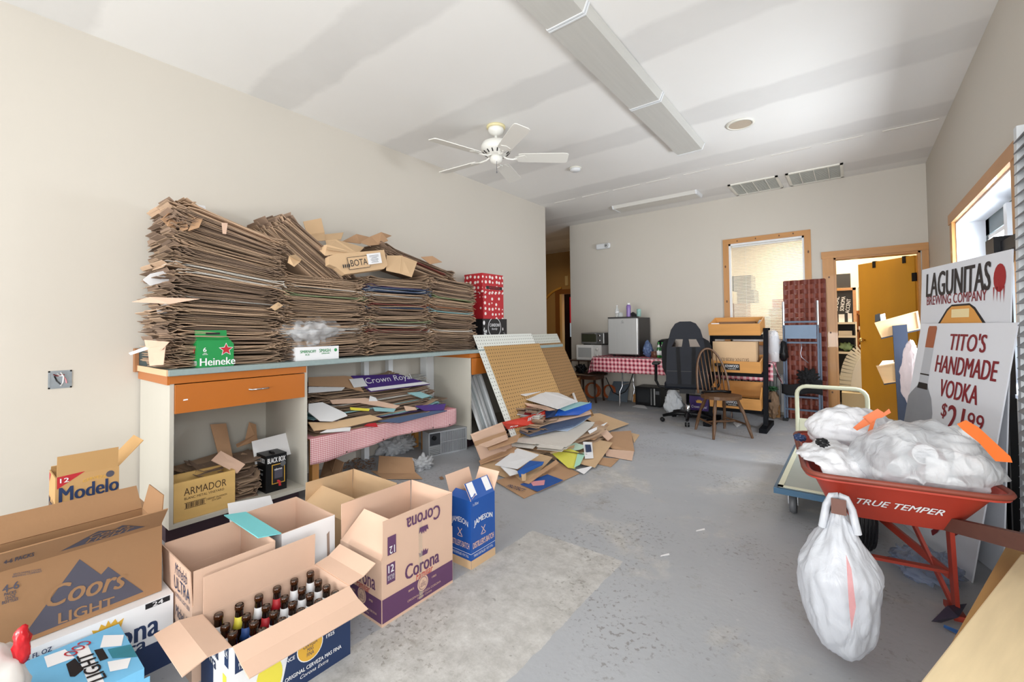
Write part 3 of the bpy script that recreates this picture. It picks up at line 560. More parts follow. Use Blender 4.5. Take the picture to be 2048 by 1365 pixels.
# lettered kraft carton
bo = thing('wine_carton', 'flattened kraft wine carton with black lettering and a white shipping label', 'carton', (-3.05, 1.97, 1.6))
A, B_, C_, D_ = [V(p) for p in (P(667, 512, -3.05), P(768, 501, -3.05), P(774, 540, -3.05), P(688, 549, -3.05))]
part('front_panel', MB().prism([P(657, 513, -3.05), P(672, 508, -3.05), P(768, 500, -3.05), P(775, 531, -3.05), P(768, 538, -3.05), P(690, 549, -3.05), P(673, 535, -3.05), P(658, 529, -3.05)], (-.05, 0, -.01)), KR2, bo)
rt = (B_-A).normalized(); up = (A-D_).normalized(); up = (up-rt*up.dot(rt)).normalized(); cc = (A+B_+C_+D_)/4; nn = rt.cross(up)
if nn.x < 0: nn = -nn
text(bo, 'BOTA', cc-rt*.045+up*.005+nn*.012, rt, up, .15, .05, BLK, .0)
decal(bo, rect(.19, .095), cc-rt*.045+up*.005+nn*.010, rt, up, BLK); decal(bo, rect(.183, .088), cc-rt*.045+up*.005+nn*.0108, rt, up, KR2)
decal(bo, rect(.13, .085), cc+rt*.10+up*.02+nn*.013, rt, up, WHP, name='shipping_label')
for i in range(7): decal(bo, rect(.09*rs.uniform(.5, 1), .003), cc+rt*.10+up*(.045-.009*i)+nn*.0138, rt, up, GPL, name='label_line')
for i in range(4): decal(bo, disc(.006, .016, 8), cc-rt*(.185-.017*i)-up*.01+nn*.012, rt, up, BLK, name='printed_mark')
crumple('opened_carton', 'plain folded kraft carton beside the lettered wine carton', [[P(773, 512, -3.12), P(803, 512, -3.10), P(800, 548, -3.04), P(772, 542, -3.05)], [P(803, 512, -3.10), P(834, 524, -3.10), P(823, 555, -3.02), P(800, 548, -3.04)]], KR2)

# ---------------------------------------------------------------- things on the counter
hx = -3.035
h = thing('beer_carrier', 'green six-pack beer carrier with red star and white lettering', 'beer carrier', (hx-.07, .97, .99))
y0, y1, z0 = .885, 1.075, .99; zt = 1.145
part('carrier_body', MB().prism([(hx, y0, z0), (hx, y1, z0), (hx, y1, zt-.02), (hx, y1-.02, zt+.005), (hx, y0+.004, zt+.005), (hx, y0, zt-.02)], (-.135, 0, 0)), GRN, h)
part('carry_handle', MB().prism([(hx-.05, y0+.004, zt), (hx-.05, y1-.02, zt), (hx-.06, y1-.02, 1.21), (hx-.06, y0+.004, 1.21)], (-.012, 0, 0)).prism([(hx, y0+.004, zt+.002), (hx, y1-.02, zt+.002), (hx-.05, y1-.02, zt+.03), (hx-.05, y0+.004, zt+.03)], (-.003, 0, -.003)), GRN, h)
decal(h, rect(.075, .012), (hx-.055, .978, 1.19), *XF, BLK, .006, 'handle_slot')
def star(r, r2, n=5): return [((r if i % 2 == 0 else r2)*math.sin(math.pi*i/n), (r if i % 2 == 0 else r2)*math.cos(math.pi*i/n)) for i in range(2*n)]
decal(h, star(.042, .019), (hx, 1.033, 1.092), *XF, WHP); decal(h, star(.036, .0155), (hx, 1.033, 1.092), *XF, RED, .0015, 'red_star')
text(h, 'Heineke', (hx, .99, 1.022), *XF, .185, .045, WHP, .03); text(h, '6', (hx, .921, 1.095), *XF, .016, .026, WHP, .03); text(h, 'PACK\nBOTTLES', (hx, .923, 1.07), *XF, .026, .012, WHP, .02)
decal(h, star(.03, .013), (hx-.06, y0, 1.09), *YF, RED, .001, 'red_star'); text(h, 'ken', (hx-.045, y0, 1.022), *YF, .07, .04, WHP, .03)
sm = carton('drink_tray', 'low white drinks tray with green lettering on the counter', -3.24, -3.075, 1.475, 1.80, .99, .095, WHP, WHB)
text(sm, 'SMIRNOFF', (-3.075, 1.565, 1.052), *XF, .115, .02, GRN, .02); text(sm, 'ICE', (-3.075, 1.56, 1.03), *XF, .03, .013, GRN); text(sm, 'SMASH', (-3.075, 1.69, 1.055), *XF, .085, .024, GRN, .02); text(sm, 'LEMON LIME', (-3.075, 1.695, 1.033), *XF, .06, .009, GRN); decal(sm, disc(.012, .012), (-3.075, 1.775, 1.055), *XF, GRN)
CLB = bagmat('clear_film', '#eef1f5', .62, .12, .4)
solo('plastic_bag', blob(lambda p: 1+.25*math.sin(p.z*4), (-3.165, 1.63, 1.165), (.10, .23, .14), 5, 5, .034, 2.2, 1.0, .25), CLB, 'crumpled clear plastic bag heaped on the white drinks tray', 'plastic bag', smooth=True)
# patterned boxes at the far end of the stacks
LB = M('red_pattern', '#b01f2a', .5); N, L, b = nodes(LB); tc = N.new('ShaderNodeTexCoord'); vo = N.new('ShaderNodeTexVoronoi'); vo.inputs['Scale'].default_value = 17; vo.inputs['Randomness'].default_value = .35; L.new(tc.outputs['Object'], vo.inputs[0])
mr = N.new('ShaderNodeMath'); mr.operation = 'LESS_THAN'; mr.inputs[1].default_value = .3; L.new(vo.outputs['Distance'], mr.inputs[0]); mx = N.new('ShaderNodeMix'); mx.data_type = 'RGBA'; mx.inputs['A'].default_value = lin('#b01f2a'); mx.inputs['B'].default_value = lin('#e8dcd8'); L.new(mr.outputs[0], mx.inputs['Factor']); L.new(mx.outputs['Result'], b.inputs['Base Color'])
x1, ya, yb = -3.18, 3.56, 3.93
bb = carton('wine_box', 'black wine carton with white floral print under the red patterned boxes', -3.45, x1, ya-.01, yb+.04, .99, .32, BLK, closed=True); text(bb, 'CANDONI', (x1, 3.75, 1.24), *XF, .17, .035, WHP, .01); text(bb, 'family', (x1, 3.75, 1.195), *XF, .1, .03, WHP, 0, .2); text(bb, 'PROSECCO', (x1, 3.75, 1.09), *XF, .2, .035, WHP, .01)
mb = MB(); n = 28
mb.add([V((x1+.001, 3.75+math.cos(2*math.pi*i/n)*r, 1.215+math.sin(2*math.pi*i/n)*r)) for r in (.105, .112) for i in range(n)], [(i, (i+1) % n, n+(i+1) % n, n+i) for i in range(n)]); part('printed_ring', mb, WHP, bb)
for i in range(16):
    yy_ = rs.choice([ya+rs.uniform(.0, .06), yb-rs.uniform(-.02, .05)]); decal(bb, disc(rs.uniform(.006, .02), rs.uniform(.008, .025), 8), (x1, yy_, rs.uniform(1.02, 1.28)), *XF, WHP, name='printed_flower')
r1 = carton('wine_box', 'tall red patterned wine box standing on the black one', -3.44, x1+.002, ya, yb-.02, 1.31, .29, LB, closed=True)
r2 = carton('wine_box', 'upper red patterned wine box with a black band, topmost of the three', -3.44, x1+.01, ya-.02, yb-.03, 1.60, .21, LB, closed=True); decal(r2, rect(.28, .035), (x1+.01, 3.74, 1.655), *XF, BLK); text(r2, 'PROSECCO', (x1+.011, 3.74, 1.655), *XF, .18, .02, RED)

# ---------------------------------------------------------------- inside the open cabinet
ac = thing('wine_crate', 'pine wine crate with dark branded lettering inside the cabinet', 'crate', (-3.13, .93, .125)); x1, y0, y1, z0, z1 = -3.035, .775, 1.085, .126, .345; CW = M('wine_crate_pine', '#d4ae6b', .55, noise_=.14, scale=3, stretch=(8, 1, 8))
part('front_board', MB().bx(x1-.012, x1, y0, y1, z0, z1), CW, ac); part('back_board', MB().bx(x1-.2, x1-.188, y0, y1, z0, z1), CW, ac); part('end_board', MB().bx(x1-.188, x1-.012, y0, y0+.012, z0, z1), CW, ac); part('end_board', MB().bx(x1-.188, x1-.012, y1-.012, y1, z0, z1), CW, ac); part('bottom_board', MB().bx(x1-.188, x1-.012, y0+.012, y1-.012, z0, z0+.01), CW, ac)
DB = M('burnt_brand', '#4a3520', .8); text(ac, 'ARMADOR', (x1, .93, .285), *XF, .215, .042, DB, 0); text(ac, 'BLANC METAL VINEYARD', (x1, .925, .247), *XF, .2, .014, DB, 0); text(ac, 'CABERNET SAUVIGNON\n2014 NAPA', (x1, .985, .205), *XF, .11, .025, DB, 0)
for i in range(11): decal(ac, rect(.004 if i % 3 else .007, .026), (x1, .835+i*.0085, .205), *XF, DB, name='printed_bar')
decal(ac, rect(.105, .003), (x1, .878, .221), *XF, DB); decal(ac, rect(.105, .003), (x1, .878, .189), *XF, DB)
kb = carton('boxed_wine', 'black boxed wine with a tap and yellow-edged label in the cabinet', -3.23, -3.085, 1.285, 1.42, .126, .245, BPL, closed=True)
text(kb, 'BLACK BOX', (-3.085, 1.353, .335), *XF, .115, .034, WHP, .02); text(kb, 'BLACK BOX', (-3.158, 1.285, .335), *YF, .12, .03, WHP, .02)
decal(kb, rect(.085, .13), (-3.085, 1.365, .24), *XF, GOLD); decal(kb, rect(.075, .12), (-3.085, 1.365, .24), *XF, BLK, .0013); decal(kb, rect(.052, .06), (-3.085, 1.365, .24), *XF, DGREY, .0018); decal(kb, disc(.018, .018), (-3.085, 1.395, .30), *XF, GPL, .002); text(kb, 'cabernet', (-3.085, 1.363, .272), *XF, .05, .014, WHP, lift=.0025)
part('tap', MB().tube([(-3.085, 1.362, .19), (-3.06, 1.362, .19), (-3.055, 1.362, .165)], .008, 8), RED, kb, True); decal(kb, rect(.06, .003), (-3.158, 1.285, .27), *YF, WHP); text(kb, 'RICH AND ROBUST\n\n750 ML x 4', (-3.158, 1.285, .225), *YF, .06, .05, WHP, 0)
part('carry_strap', MB().tube([(-3.19, 1.352, .371), (-3.175, 1.352, .378), (-3.135, 1.352, .378), (-3.12, 1.352, .371)], .006, 6), BLK, kb)
for i in range(12):
    put_sheet(SH[i], (-3.36+rs.uniform(-.05, .03), 1.13+rs.uniform(-.06, .1), .14+i*.0165), .36*rs.uniform(.7, 1.1), .34, rs.uniform(-.5, .5), rs.uniform(-.1, .1), rs.uniform(-.05, .12), 'flattened brown carton heaped inside the open cabinet', 'cartons heaped in the open cabinet')
for i in range(7):
    put_sheet(SH[14-i], (-3.22, 1.19+rs.uniform(-.02, .02), .135+i*.021), .14, .22, rs.uniform(-.2, .2), rs.uniform(-.1, .15), rs.uniform(0, .1), 'small folded carton piled between the crate and the boxed wine', 'small cartons between crate and boxed wine')
crumple('carton_piece', 'upright tan carton flap against the cabinet back', [[P(420, 850, -3.5), P(452, 848, -3.5), P(465, 915, -3.36), P(436, 910, -3.36)]], KR3)
crumple('carton_piece', 'pinkish carton flap with a black word lying over the wine crate', [[P(422, 922, -3.14), P(441, 903, -3.20), P(490, 930, -3.10), P(474, 948, -3.06)]], KR)
crumple('carton_piece', 'tan carton corner poking up at the back right of the cabinet', [[P(490, 880, -3.45), P(498, 845, -3.5), P(512, 850, -3.5), P(515, 885, -3.42)], [P(472, 890, -3.4), P(512, 870, -3.44), P(516, 882, -3.4), P(474, 896, -3.36)]], KR3)
crumple('white_carton', 'folded white carton leaning inside the right of the cabinet', [[P(503, 884, -3.30), P(590, 862, -3.30), P(596, 905, -3.22), P(510, 930, -3.22)], [P(580, 862, -3.3), P(594, 862, -3.26), P(597, 912, -3.18), P(592, 880, -3.2)]], WHB)

# ---------------------------------------------------------------- low table under the counter
CHK = M('gingham', '#c8787c', .7)
def gingham(name, s, dark, mid, light):
    m = M(name, mid, .7); N, L, b = nodes(m); tc = N.new('ShaderNodeTexCoord'); sp = N.new('ShaderNodeSeparateXYZ'); L.new(tc.outputs['Object'], sp.inputs[0])
    def st(src):
        a = N.new('ShaderNodeMath'); a.operation = 'MULTIPLY'; a.inputs[1].default_value = 1/s; L.new(src, a.inputs[0]); f = N.new('ShaderNodeMath'); f.operation = 'FRACT'; L.new(a.outputs[0], f.inputs[0]); g = N.new('ShaderNodeMath'); g.operation = 'LESS_THAN'; g.inputs[1].default_value = .5; L.new(f.outputs[0], g.inputs[0]); return g.outputs[0]
    ad = N.new('ShaderNodeMath'); L.new(sp.outputs[0], ad.inputs[0]); L.new(sp.outputs[1], ad.inputs[1]); s1 = st(ad.outputs[0]); s2 = st(sp.outputs[2])
    sm_ = N.new('ShaderNodeMath'); L.new(s1, sm_.inputs[0]); L.new(s2, sm_.inputs[1]); hf = N.new('ShaderNodeMath'); hf.operation = 'DIVIDE'; hf.inputs[1].default_value = 2; L.new(sm_.outputs[0], hf.inputs[0])
    cr = N.new('ShaderNodeValToRGB'); cr.color_ramp.interpolation = 'CONSTANT'; e = cr.color_ramp.elements; e[0].position = 0; e[0].color = lin(light); e[1].position = .4; e[1].color = lin(mid); k = e.new(.9); k.color = lin(dark); L.new(hf.outputs[0], cr.inputs[0]); L.new(cr.outputs[0], b.inputs['Base Color']); return m
GF = gingham('fine_gingham', .0135, '#b2626c', '#d8a0a4', '#eadada'); GB = gingham('bold_gingham', .062, '#7a1830', '#d8818e', '#ecc9cc')
tb = thing('low_table', 'low wooden table under the counter, covered with a fine red check cloth', 'table', (-3.32, 2.25, 0))
part('table_top', MB().bx(-3.6, -3.06, 1.60, 2.98, .40, .43), PINEH, tb)
for x, y in ((-3.57, 1.63), (-3.12, 1.63), (-3.57, 2.93), (-3.42, 2.93)): part('leg', MB().bx(x-.025, x+.025, y-.025, y+.025, 0, .40), PINE, tb)
cl = thing('tablecloth', 'fine red-and-white check cloth with tacks on the low table under the counter', 'tablecloth', (-3.32, 2.25, .43))
def clothf(u, v):
    y = 1.56+1.44*u
    if v < .4: return (-3.6+.56*v/.4, y, .436)
    d = (v-.4)/.6; return (-3.04+.012*math.sin(u*22)*d, y, .436-.135*d-.02*math.sin(u*7+1)*d*d+.03*(1-u)*(-d)+(.1*max(0, u-.9)*d))
part('cloth', MB().grid(60, 12, clothf, 0, .002), GF, cl, True)
for u in (.2, .42, .62, .8, .93): part('tack', MB().lathe([(0, 0), (.008, .002), (0, .006)], 8, T=Matrix.Translation(V(clothf(u, .95))) @ Matrix.Rotation(R(90), 4, 'Y')), DKW, cl)
for i in range(26):
    f_ = i/25; wd = .545-.40*f_; me = rs.choice(SH+SH+SHW+SHC[:1]+SHC[4:5]+SHC[6:]); put_sheet(me, (-3.595+wd/2+rs.uniform(0, .02), 2.24+rs.uniform(-.12, .12), .446+i*.0125), rs.uniform(.85, 1.2), wd, rs.uniform(-.05, .05), rs.uniform(-.03, .03), rs.uniform(-.02, .05), 'flattened carton in the pile on the checked low table', 'cartons piled on the low table')
def PSL(x, y, off=0):
    """pixel -> point on the sloping front of the pile"""
    n = V((.66, 0, .75)).normalized(); p0 = V((-3.03, 0, .445))+n*off; d = ray(x, y); return CAMP+d*((p0-CAMP).dot(n)/d.dot(n))
PN = V((.66, 0, .75)).normalized()
cr_ = thing('whisky_carton', 'flattened purple carton with white script on the low table pile', 'cardboard', (-3.32, 2.45, .76))
q = [PSL(x, y, .02) for x, y in ((702, 752), (796, 749), (860, 768), (742, 783))]
part('panel', MB().prism([q[0], q[3], q[2], q[1]], -PN*.012), DPUR, cr_)
rt_ = (q[2]-q[3]).normalized(); up_ = PN.cross(rt_); q0 = (q[0]+q[1]+q[2]+q[3])/4
text(cr_, 'Crown Royal', q0+up_*.02+rt_*.02, rt_, up_, .5, .09, WHP, 0, .2); decal(cr_, [((p-q0).dot(rt_), (p-q0).dot(up_)) for p in (q[3], q[2], q[2].lerp(q[1], .22), q[3].lerp(q[0], .18))], q0, rt_, up_, WHP, .001); decal(cr_, rect(.13, .10), q0-rt_*.30+up_*.02, rt_, up_, WHP, .001, 'label_panel')
for poly, off, mm, lab, nm in (([(617, 755), (617, 772), (690, 774), (728, 784), (705, 754), (690, 752)], .012, KR3, 'brown carton with dark print at the back left of the low table pile', 'opened_carton'),
    ([(617, 808), (617, 824), (640, 842), (665, 843), (695, 832), (690, 826), (645, 805)], .05, WHB, 'white card with rounded corners on the low table pile', 'white_carton'),
    ([(617, 774), (690, 775), (684, 781), (617, 786)], .02, WHB, 'white strip below the brown carton on the low table pile', 'carton_piece'),
    ([(617, 845), (628, 862), (700, 853), (765, 838), (740, 830), (660, 845)], .02, KR2, 'torn kraft panel at the front of the low table pile', 'carton_piece'),
    ([(640, 866), (700, 862), (702, 855), (662, 856)], .012, WHB, 'white torn strip at the lower front of the low table pile', 'carton_piece'),
    ([(728, 852), (756, 854), (752, 846), (735, 848)], .012, RED, 'small red scrap at the front edge of the low table pile', 'carton_piece'),
    ([(756, 843), (800, 846), (895, 822), (880, 820), (790, 836)], .012, COLS[0], 'blue and grey carton edge at the front right of the low table pile', 'carton_piece'),
    ([(830, 812), (892, 808), (888, 820), (850, 822)], .02, DPUR, 'purple carton corner at the right of the low table pile', 'carton_piece'),
    ([(815, 786), (840, 784), (862, 792), (845, 797)], .025, COLS[4], 'pale blue torn card near the right of the low table pile', 'carton_piece'),
    ([(740, 792), (752, 796), (755, 802), (738, 802)], .025, WHP, 'small white torn scrap in the middle of the low table pile', 'carton_piece'),
    ([(808, 812), (830, 815), (834, 820), (812, 822)], .010, KR, 'curled pinkish scrap at the right middle of the low table pile', 'carton_piece'),
    ([(660, 800), (730, 796), (800, 812), (790, 818), (720, 806), (665, 808)], .018, KR, 'long pale carton edge across the middle of the low table pile', 'carton_piece'),
    ([(700, 815), (740, 818), (738, 822), (702, 820)], .02, YEL, 'yellow edged card in the low table pile', 'carton_piece'),
    ([(746, 815), (792, 818), (788, 824), (750, 822)], .02, COLS[4], 'light blue card edge in the low table pile', 'carton_piece')):
    solo(nm, MB().prism([PSL(x, y, off) for x, y in poly], -PN*.006), mm, lab, 'cardboard')
# air conditioner grille and litter on the floor below
t = thing('air_conditioner', 'grey window air conditioner with a slatted front on the floor under the counter', 'air conditioner', (-3.25, 2.97, 0)); ACT = Matrix.Translation((-3.165, 2.76, 0)) @ Matrix.Rotation(R(76), 4, 'Z')
ACG = M('ac_grey', '#a0a3a7', .5); ACD = M('ac_dark', '#2e3035', .6); wA, hA = .42, .225
part('case', MB().bx(0, wA, .02, .13, 0, hA, T=ACT), ACG, t); part('front_frame', MB().bx(0, wA, 0, .02, 0, .012, T=ACT).bx(0, wA, 0, .02, hA-.012, hA, T=ACT).bx(0, .01, 0, .02, 0, hA, T=ACT).bx(wA-.012, wA, 0, .02, 0, hA, T=ACT).bx(.125, .135, .0, .02, 0, hA, T=ACT), ACG, t)
part('control_panel', MB().bx(.01, .125, .008, .02, .10, hA-.012, T=ACT), ACD, t); part('knob', MB().lathe([(.022, 0), (.02, .014), (0, .016)], 16, T=ACT @ Matrix.Translation((.06, .008, .17)) @ Matrix.Rotation(R(90), 4, 'X')), BPL, t)
part('grille_back', MB().bx(.135, wA-.012, .014, .02, .012, hA-.012, T=ACT), ACD, t)
for k in range(22): x = .142+k*.0123; part('slat', MB().bx(x, x+.0055, .002, .014, .012, hA-.012, T=ACT), ACG, t)
for k in range(5): part('slat', MB().bx(.012, .122, .004, .014, .018+k*.016, .026+k*.016, T=ACT), ACG, t)
part('crossbar', MB().bx(.135, wA-.012, 0, .004, .115, .12, T=ACT), ACG, t)
solo('plastic_bag', blob(None, PZ(798, 905)+V((0, -.02, .07)), (.14, .20, .10), 9, 5, .05, 2.4, .003, .2), CLB, 'crumpled clear plastic wrap on the floor beside the air conditioner', 'plastic wrap', smooth=True)
solo('plastic_bag', blob(None, PZ(845, 938)+V((0, 0, .04)), (.08, .11, .06), 13, 4, .035, 2.4, .003, .2), CLB, 'small clear plastic wrap in front of the air conditioner', 'plastic wrap', smooth=True)
crumple('opened_carton', 'folded brown carton standing open on the floor under the counter', [[PZ(755, 950, .0), PZ(832, 958, .0), PZ(826, 916, .10), PZ(758, 912, .10)], [PZ(742, 942, .01), PZ(768, 958, .01), PZ(845, 958, .01), PZ(830, 944, .03)]], KR3)
crumple('paper_bag', 'crumpled brown paper bag on the floor below the low table', [[PZ(640, 955, .0), PZ(680, 958, .0), PZ(688, 925, .12), PZ(650, 918, .12)], [PZ(650, 918, .12), PZ(672, 918, .14), PZ(665, 945, .10)], [PZ(672, 918, .14), PZ(688, 925, .12), PZ(676, 955, .02), PZ(664, 945, .05)]], KR3)
dbm = MB()
for i in range(260):
    p = PZ(rs.uniform(690, 750), rs.uniform(918, 940), .002); a = rs.uniform(0, 6.3); s_ = rs.uniform(.004, .03); d = V((math.cos(a), math.sin(a), 0)); e = V((-d.y, d.x, 0))
    zz = rs.uniform(.002, .02); dbm.add([p+V((0, 0, zz)), p+d*s_+V((0, 0, zz)), p+d*s_+e*s_*.4+V((0, 0, zz*.6)), p+e*s_*.4+V((0, 0, zz*.8))], [(0, 1, 2, 3)])
o = solo('shredded_litter', dbm, KR4, 'shredded grey-brown litter on the floor under the low table', 'litter'); o['kind'] = 'stuff'

# ================================================================ pegboards, metal frames, heap on the floor
def pegmat(name, col, hole):
    m = M(name, col, .6); N, L, b = nodes(m); tc = N.new('ShaderNodeTexCoord'); sp = N.new('ShaderNodeSeparateXYZ'); L.new(tc.outputs['Object'], sp.inputs[0])
    def mt(op, a, c):
        x = N.new('ShaderNodeMath'); x.operation = op
        for k, q in ((0, a), (1, c)):
            if isinstance(q, (int, float)): x.inputs[k].default_value = q
            else: L.new(q, x.inputs[k])
        return x.outputs[0]
    def cell(s): return mt('SUBTRACT', mt('FRACT', mt('DIVIDE', s, .038), 0), .5)
    a = cell(sp.outputs[0]); c = cell(sp.outputs[1]); d = mt('ADD', mt('MULTIPLY', a, a), mt('MULTIPLY', c, c)); h = mt('LESS_THAN', d, .028)
    x = N.new('ShaderNodeMix'); x.data_type = 'RGBA'; L.new(h, x.inputs['Factor']); x.inputs['A'].default_value = lin(col); x.inputs['B'].default_value = lin(hole); L.new(x.outputs['Result'], b.inputs['Base Color']); return m
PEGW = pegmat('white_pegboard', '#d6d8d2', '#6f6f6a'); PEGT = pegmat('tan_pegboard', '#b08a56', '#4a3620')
def pegboard(label, y0, y1, s1, off, mat):
    up = V((-.56, 0, 1.13)).normalized(); n = V((1.13, 0, .56)).normalized(); rt = V((0, 1, 0))
    T = Matrix((rt, up, n)).transposed().to_4x4(); T.translation = V((-2.51, y0, .0))+n*off+up*.004
    o = link('pegboard', MB().bx(0, y1-y0, 0, s1, 0, .006).mesh('pegboard', mat), None, T); return tag(o, label, 'pegboard', 'pegboards leaning on the counter')
pegboard('white pegboard at the back right of the leaning boards', 3.85, 4.92, 1.262, -.030, pegmat('shaded_white_pegboard', '#b9bab2', '#63635e'))  # shade on the back boards is painted in: white made greyer
pegboard('tan pegboard at the right, in front of the back white one', 3.80, 4.93, 1.13, -.020, pegmat('shaded_tan_pegboard', '#8c6940', '#3a2a18'))  # shade painted into the colour here too, as a darker tan
pegboard('white pegboard whose left edge and top show behind the front tan board', 3.28, 4.30, 1.262, -.002, PEGW)
pegboard('large tan pegboard in front of the leaning boards', 3.365, 4.36, 1.125, .008, PEGT)
for k, (dy, lab) in enumerate(((0, 'white metal light housing leaning in front of the far cabinet, left one'), (.10, 'white metal light housing leaning beside the pegboards, right one'))):
    t = thing('light_housing', lab, 'metal frame', (-2.92, 3.35+dy, 0), 'white light housings')
    a0, a1 = V((-2.90, 3.27+dy, .01)), V((-3.22, 3.27+dy, .70)); b0, b1 = a0+V((.0, .14, 0)), a1+V((0, .16, 0)); nn = V((.9, 0, .42)).normalized()
    part('pan', MB().prism([a0, b0, b1, a1], nn*.006), M('pan_grey', '#c9cfd2', .5), t)
    for p, q in ((a0, a1), (b0, b1)): part('rail', MB().bar(p+nn*.012, q+nn*.012, .022, .03, nn), WHM, t)
    part('end_plate', MB().bar(a1+nn*.01, b1+nn*.01, .02, .03, nn), WHM, t); part('groove', MB().bar(a0.lerp(b0, .5)+nn*.008, a1.lerp(b1, .5)+nn*.008, .03, .012, nn), M('pan_dark', '#aab2b6', .5), t)
solo('wire_rack', MB().tube([(-3.3, 3.3, .2), (-3.3, 3.55, .2)], .004).tube([(-3.3, 3.3, .35), (-3.3, 3.55, .35)], .004).tube([(-3.3, 3.3, .13), (-3.3, 3.3, .45)], .004).tube([(-3.3, 3.4, .13), (-3.3, 3.4, .45)], .004).tube([(-3.3, 3.5, .13), (-3.3, 3.5, .45)], .004).tube([(-3.3, 3.3, .45), (-3.3, 3.55, .45)], .004), CHR, 'thin wire rack standing inside the dark far cabinet', 'wire rack')

rs = random.Random(5)
for i in range(20):
    f = i/20; lo = i < 8; put_sheet(rs.choice(SH+SHW), ((-2.42 if lo else -2.57-.006*i)+rs.uniform(-.06, .1)*(1-f), (3.82 if lo else 3.78)+rs.uniform(-.08, .08), .015+i*.0185), (.9 if lo else .62-.2*f)*rs.uniform(.85, 1.05), (.6 if lo else .40-.16*f)*rs.uniform(.9, 1.05), rs.uniform(-.4, .4), rs.uniform(-.06, .06), rs.uniform(-.02, .10), 'flattened carton buried in the floor heap under the pegboards', 'cartons buried in the floor heap')
def piece(label, pts, mat, name='carton_piece', t=.005, cat='cardboard', group=None):
    q = [PZ(x, y, z) for x, y, z in pts]; n = V((0, 0, 0))
    for i in range(len(q)): n += (q[i]-q[0]).cross(q[(i+1) % len(q)]-q[0])
    n.normalize()
    if n.z < 0: q.reverse(); n = -n
    c = q[0].copy(); mb = MB().prism(q, -n*t); o = solo(name, mb, mat, label, cat, group); return o
piece('brown crumpled paper tongue standing up against the tan pegboard', [(1025, 770, .57), (1040, 752, .64), (1062, 752, .64), (1078, 772, .56), (1060, 785, .5), (1030, 785, .53)], KR2)
piece('large white carton panel topmost on the floor heap, against the pegboard', [(997, 778, .565), (1051, 769, .57), (1069, 769, .56), (1093, 780, .50), (1052, 792, .50)], WHB)
piece('wide white carton panel sloping right on top of the floor heap', [(1039, 795, .47), (1073, 779, .51), (1101, 779, .47), (1156, 803, .40), (1116, 818, .40)], WHB)
piece('kraft strip just under the wide white panel on the heap', [(1048, 806, .43), (1090, 812, .40), (1110, 820, .37), (1098, 822, .36), (1055, 812, .40)], KR)
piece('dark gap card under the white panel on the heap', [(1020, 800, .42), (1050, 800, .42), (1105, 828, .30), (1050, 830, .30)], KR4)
iz = piece('white carton end with a dark red band on the heap', [(1031, 829, .345), (1037, 813, .39), (1080, 816, .37), (1085, 826, .33), (1074, 834, .315)], WHB)
iz2 = piece('red fruit-drink carton with white lettering on the heap', [(1004, 845, .325), (1052, 834, .335), (1090, 821, .345), (1087, 840, .26), (1052, 850, .25), (1012, 858, .24)], M('bright_red_print', '#cf3a26', .45), 'drink_carton', .02)
def on_piece(o, s, a, b, c, mat, w=None, bold=.02, lift=.002, hgt=None):
    """lettering laid on the plane of three pixel points: a left, b right of the base line, c above a"""
    A, B_, C_ = [PZ(*p) for p in (a, b, c)]; rt = B_-A; up = C_-A; up = up-rt.normalized()*up.dot(rt.normalized()); ctr = (A+B_)/2+up/2; n = rt.cross(up).normalized()
    if n.z < 0: n = -n
    return text(o, s, ctr+n*.003, rt, up, rt.length, up.length, mat, bold, lift=lift)
WM[iz.name] = Matrix.Translation(iz.location); WM[iz2.name] = Matrix.Translation(iz2.location)
def dec_piece(o, pts, mat, dz=.002, name='printed_panel'):
    q = [PZ(*p)+V((.002, -.002, dz)) for p in pts]; n = (q[1]-q[0]).cross(q[2]-q[0])
    if n.z < 0: q.reverse()
    return part(name, MB().add(q, [tuple(range(len(q)))]), mat, o)
dec_piece(iz, [(1048, 830.5, .342), (1053, 814, .39), (1067, 815, .38), (1062, 832, .33)], DRED, .004)
on_piece(iz, 'IZZE', (1052, 826, .356), (1063, 827, .35), (1055, 818, .385), WHP, bold=.03, lift=.006)
on_piece(iz2, 'SPARKLING', (1014, 850, .29), (1041, 844, .29), (1013, 844, .315), WHP, bold=.03, lift=.004); on_piece(iz2, 'APPLE', (1020, 856, .255), (1036, 852.5, .26), (1019, 850, .285), WHP, bold=.03, lift=.004); on_piece(iz2, 'JUICE', (1054, 845, .275), (1064, 842.5, .275), (1053, 837, .32), WHP, bold=.03, lift=.004)
piece('dark blue printed carton with a picture in the middle of the heap', [(1090, 823, .34), (1110, 822, .35), (1118, 833, .30), (1092, 836, .29)], NAVY)
piece('bright blue glossy carton at the right of the heap', [(1110, 832, .31), (1120, 816, .37), (1183, 806, .36), (1183, 818, .30), (1160, 830, .27)], M('bright_blue', '#2158b5', .3), t=.02)
piece('pale aqua carton edge beside the blue one on the heap', [(1116, 816, .385), (1160, 804, .385), (1180, 806, .37), (1130, 822, .36)], COLS[4])
piece('white plastic strip leaning beside the heap towards the stool', [(1136, 766, .42), (1140, 764, .43), (1155, 804, .385), (1151, 806, .385)], WHP, t=.012, cat='plastic strip')
piece('pink-brown carton layer below the red carton on the heap', [(1035, 858, .22), (1086, 842, .25), (1180, 822, .27), (1183, 828, .25), (1090, 850, .215)], KR)
piece('blue and white carton layer in the heap', [(1036, 862, .20), (1090, 850, .215), (1182, 830, .235), (1150, 850, .20), (1060, 872, .17)], COLS[0], t=.012)
piece('pale blue sheet at the right of the heap middle', [(1100, 860, .175), (1116, 850, .19), (1182, 833, .21), (1160, 848, .185), (1135, 862, .16)], M('pale_blue', '#aebfd8', .6))
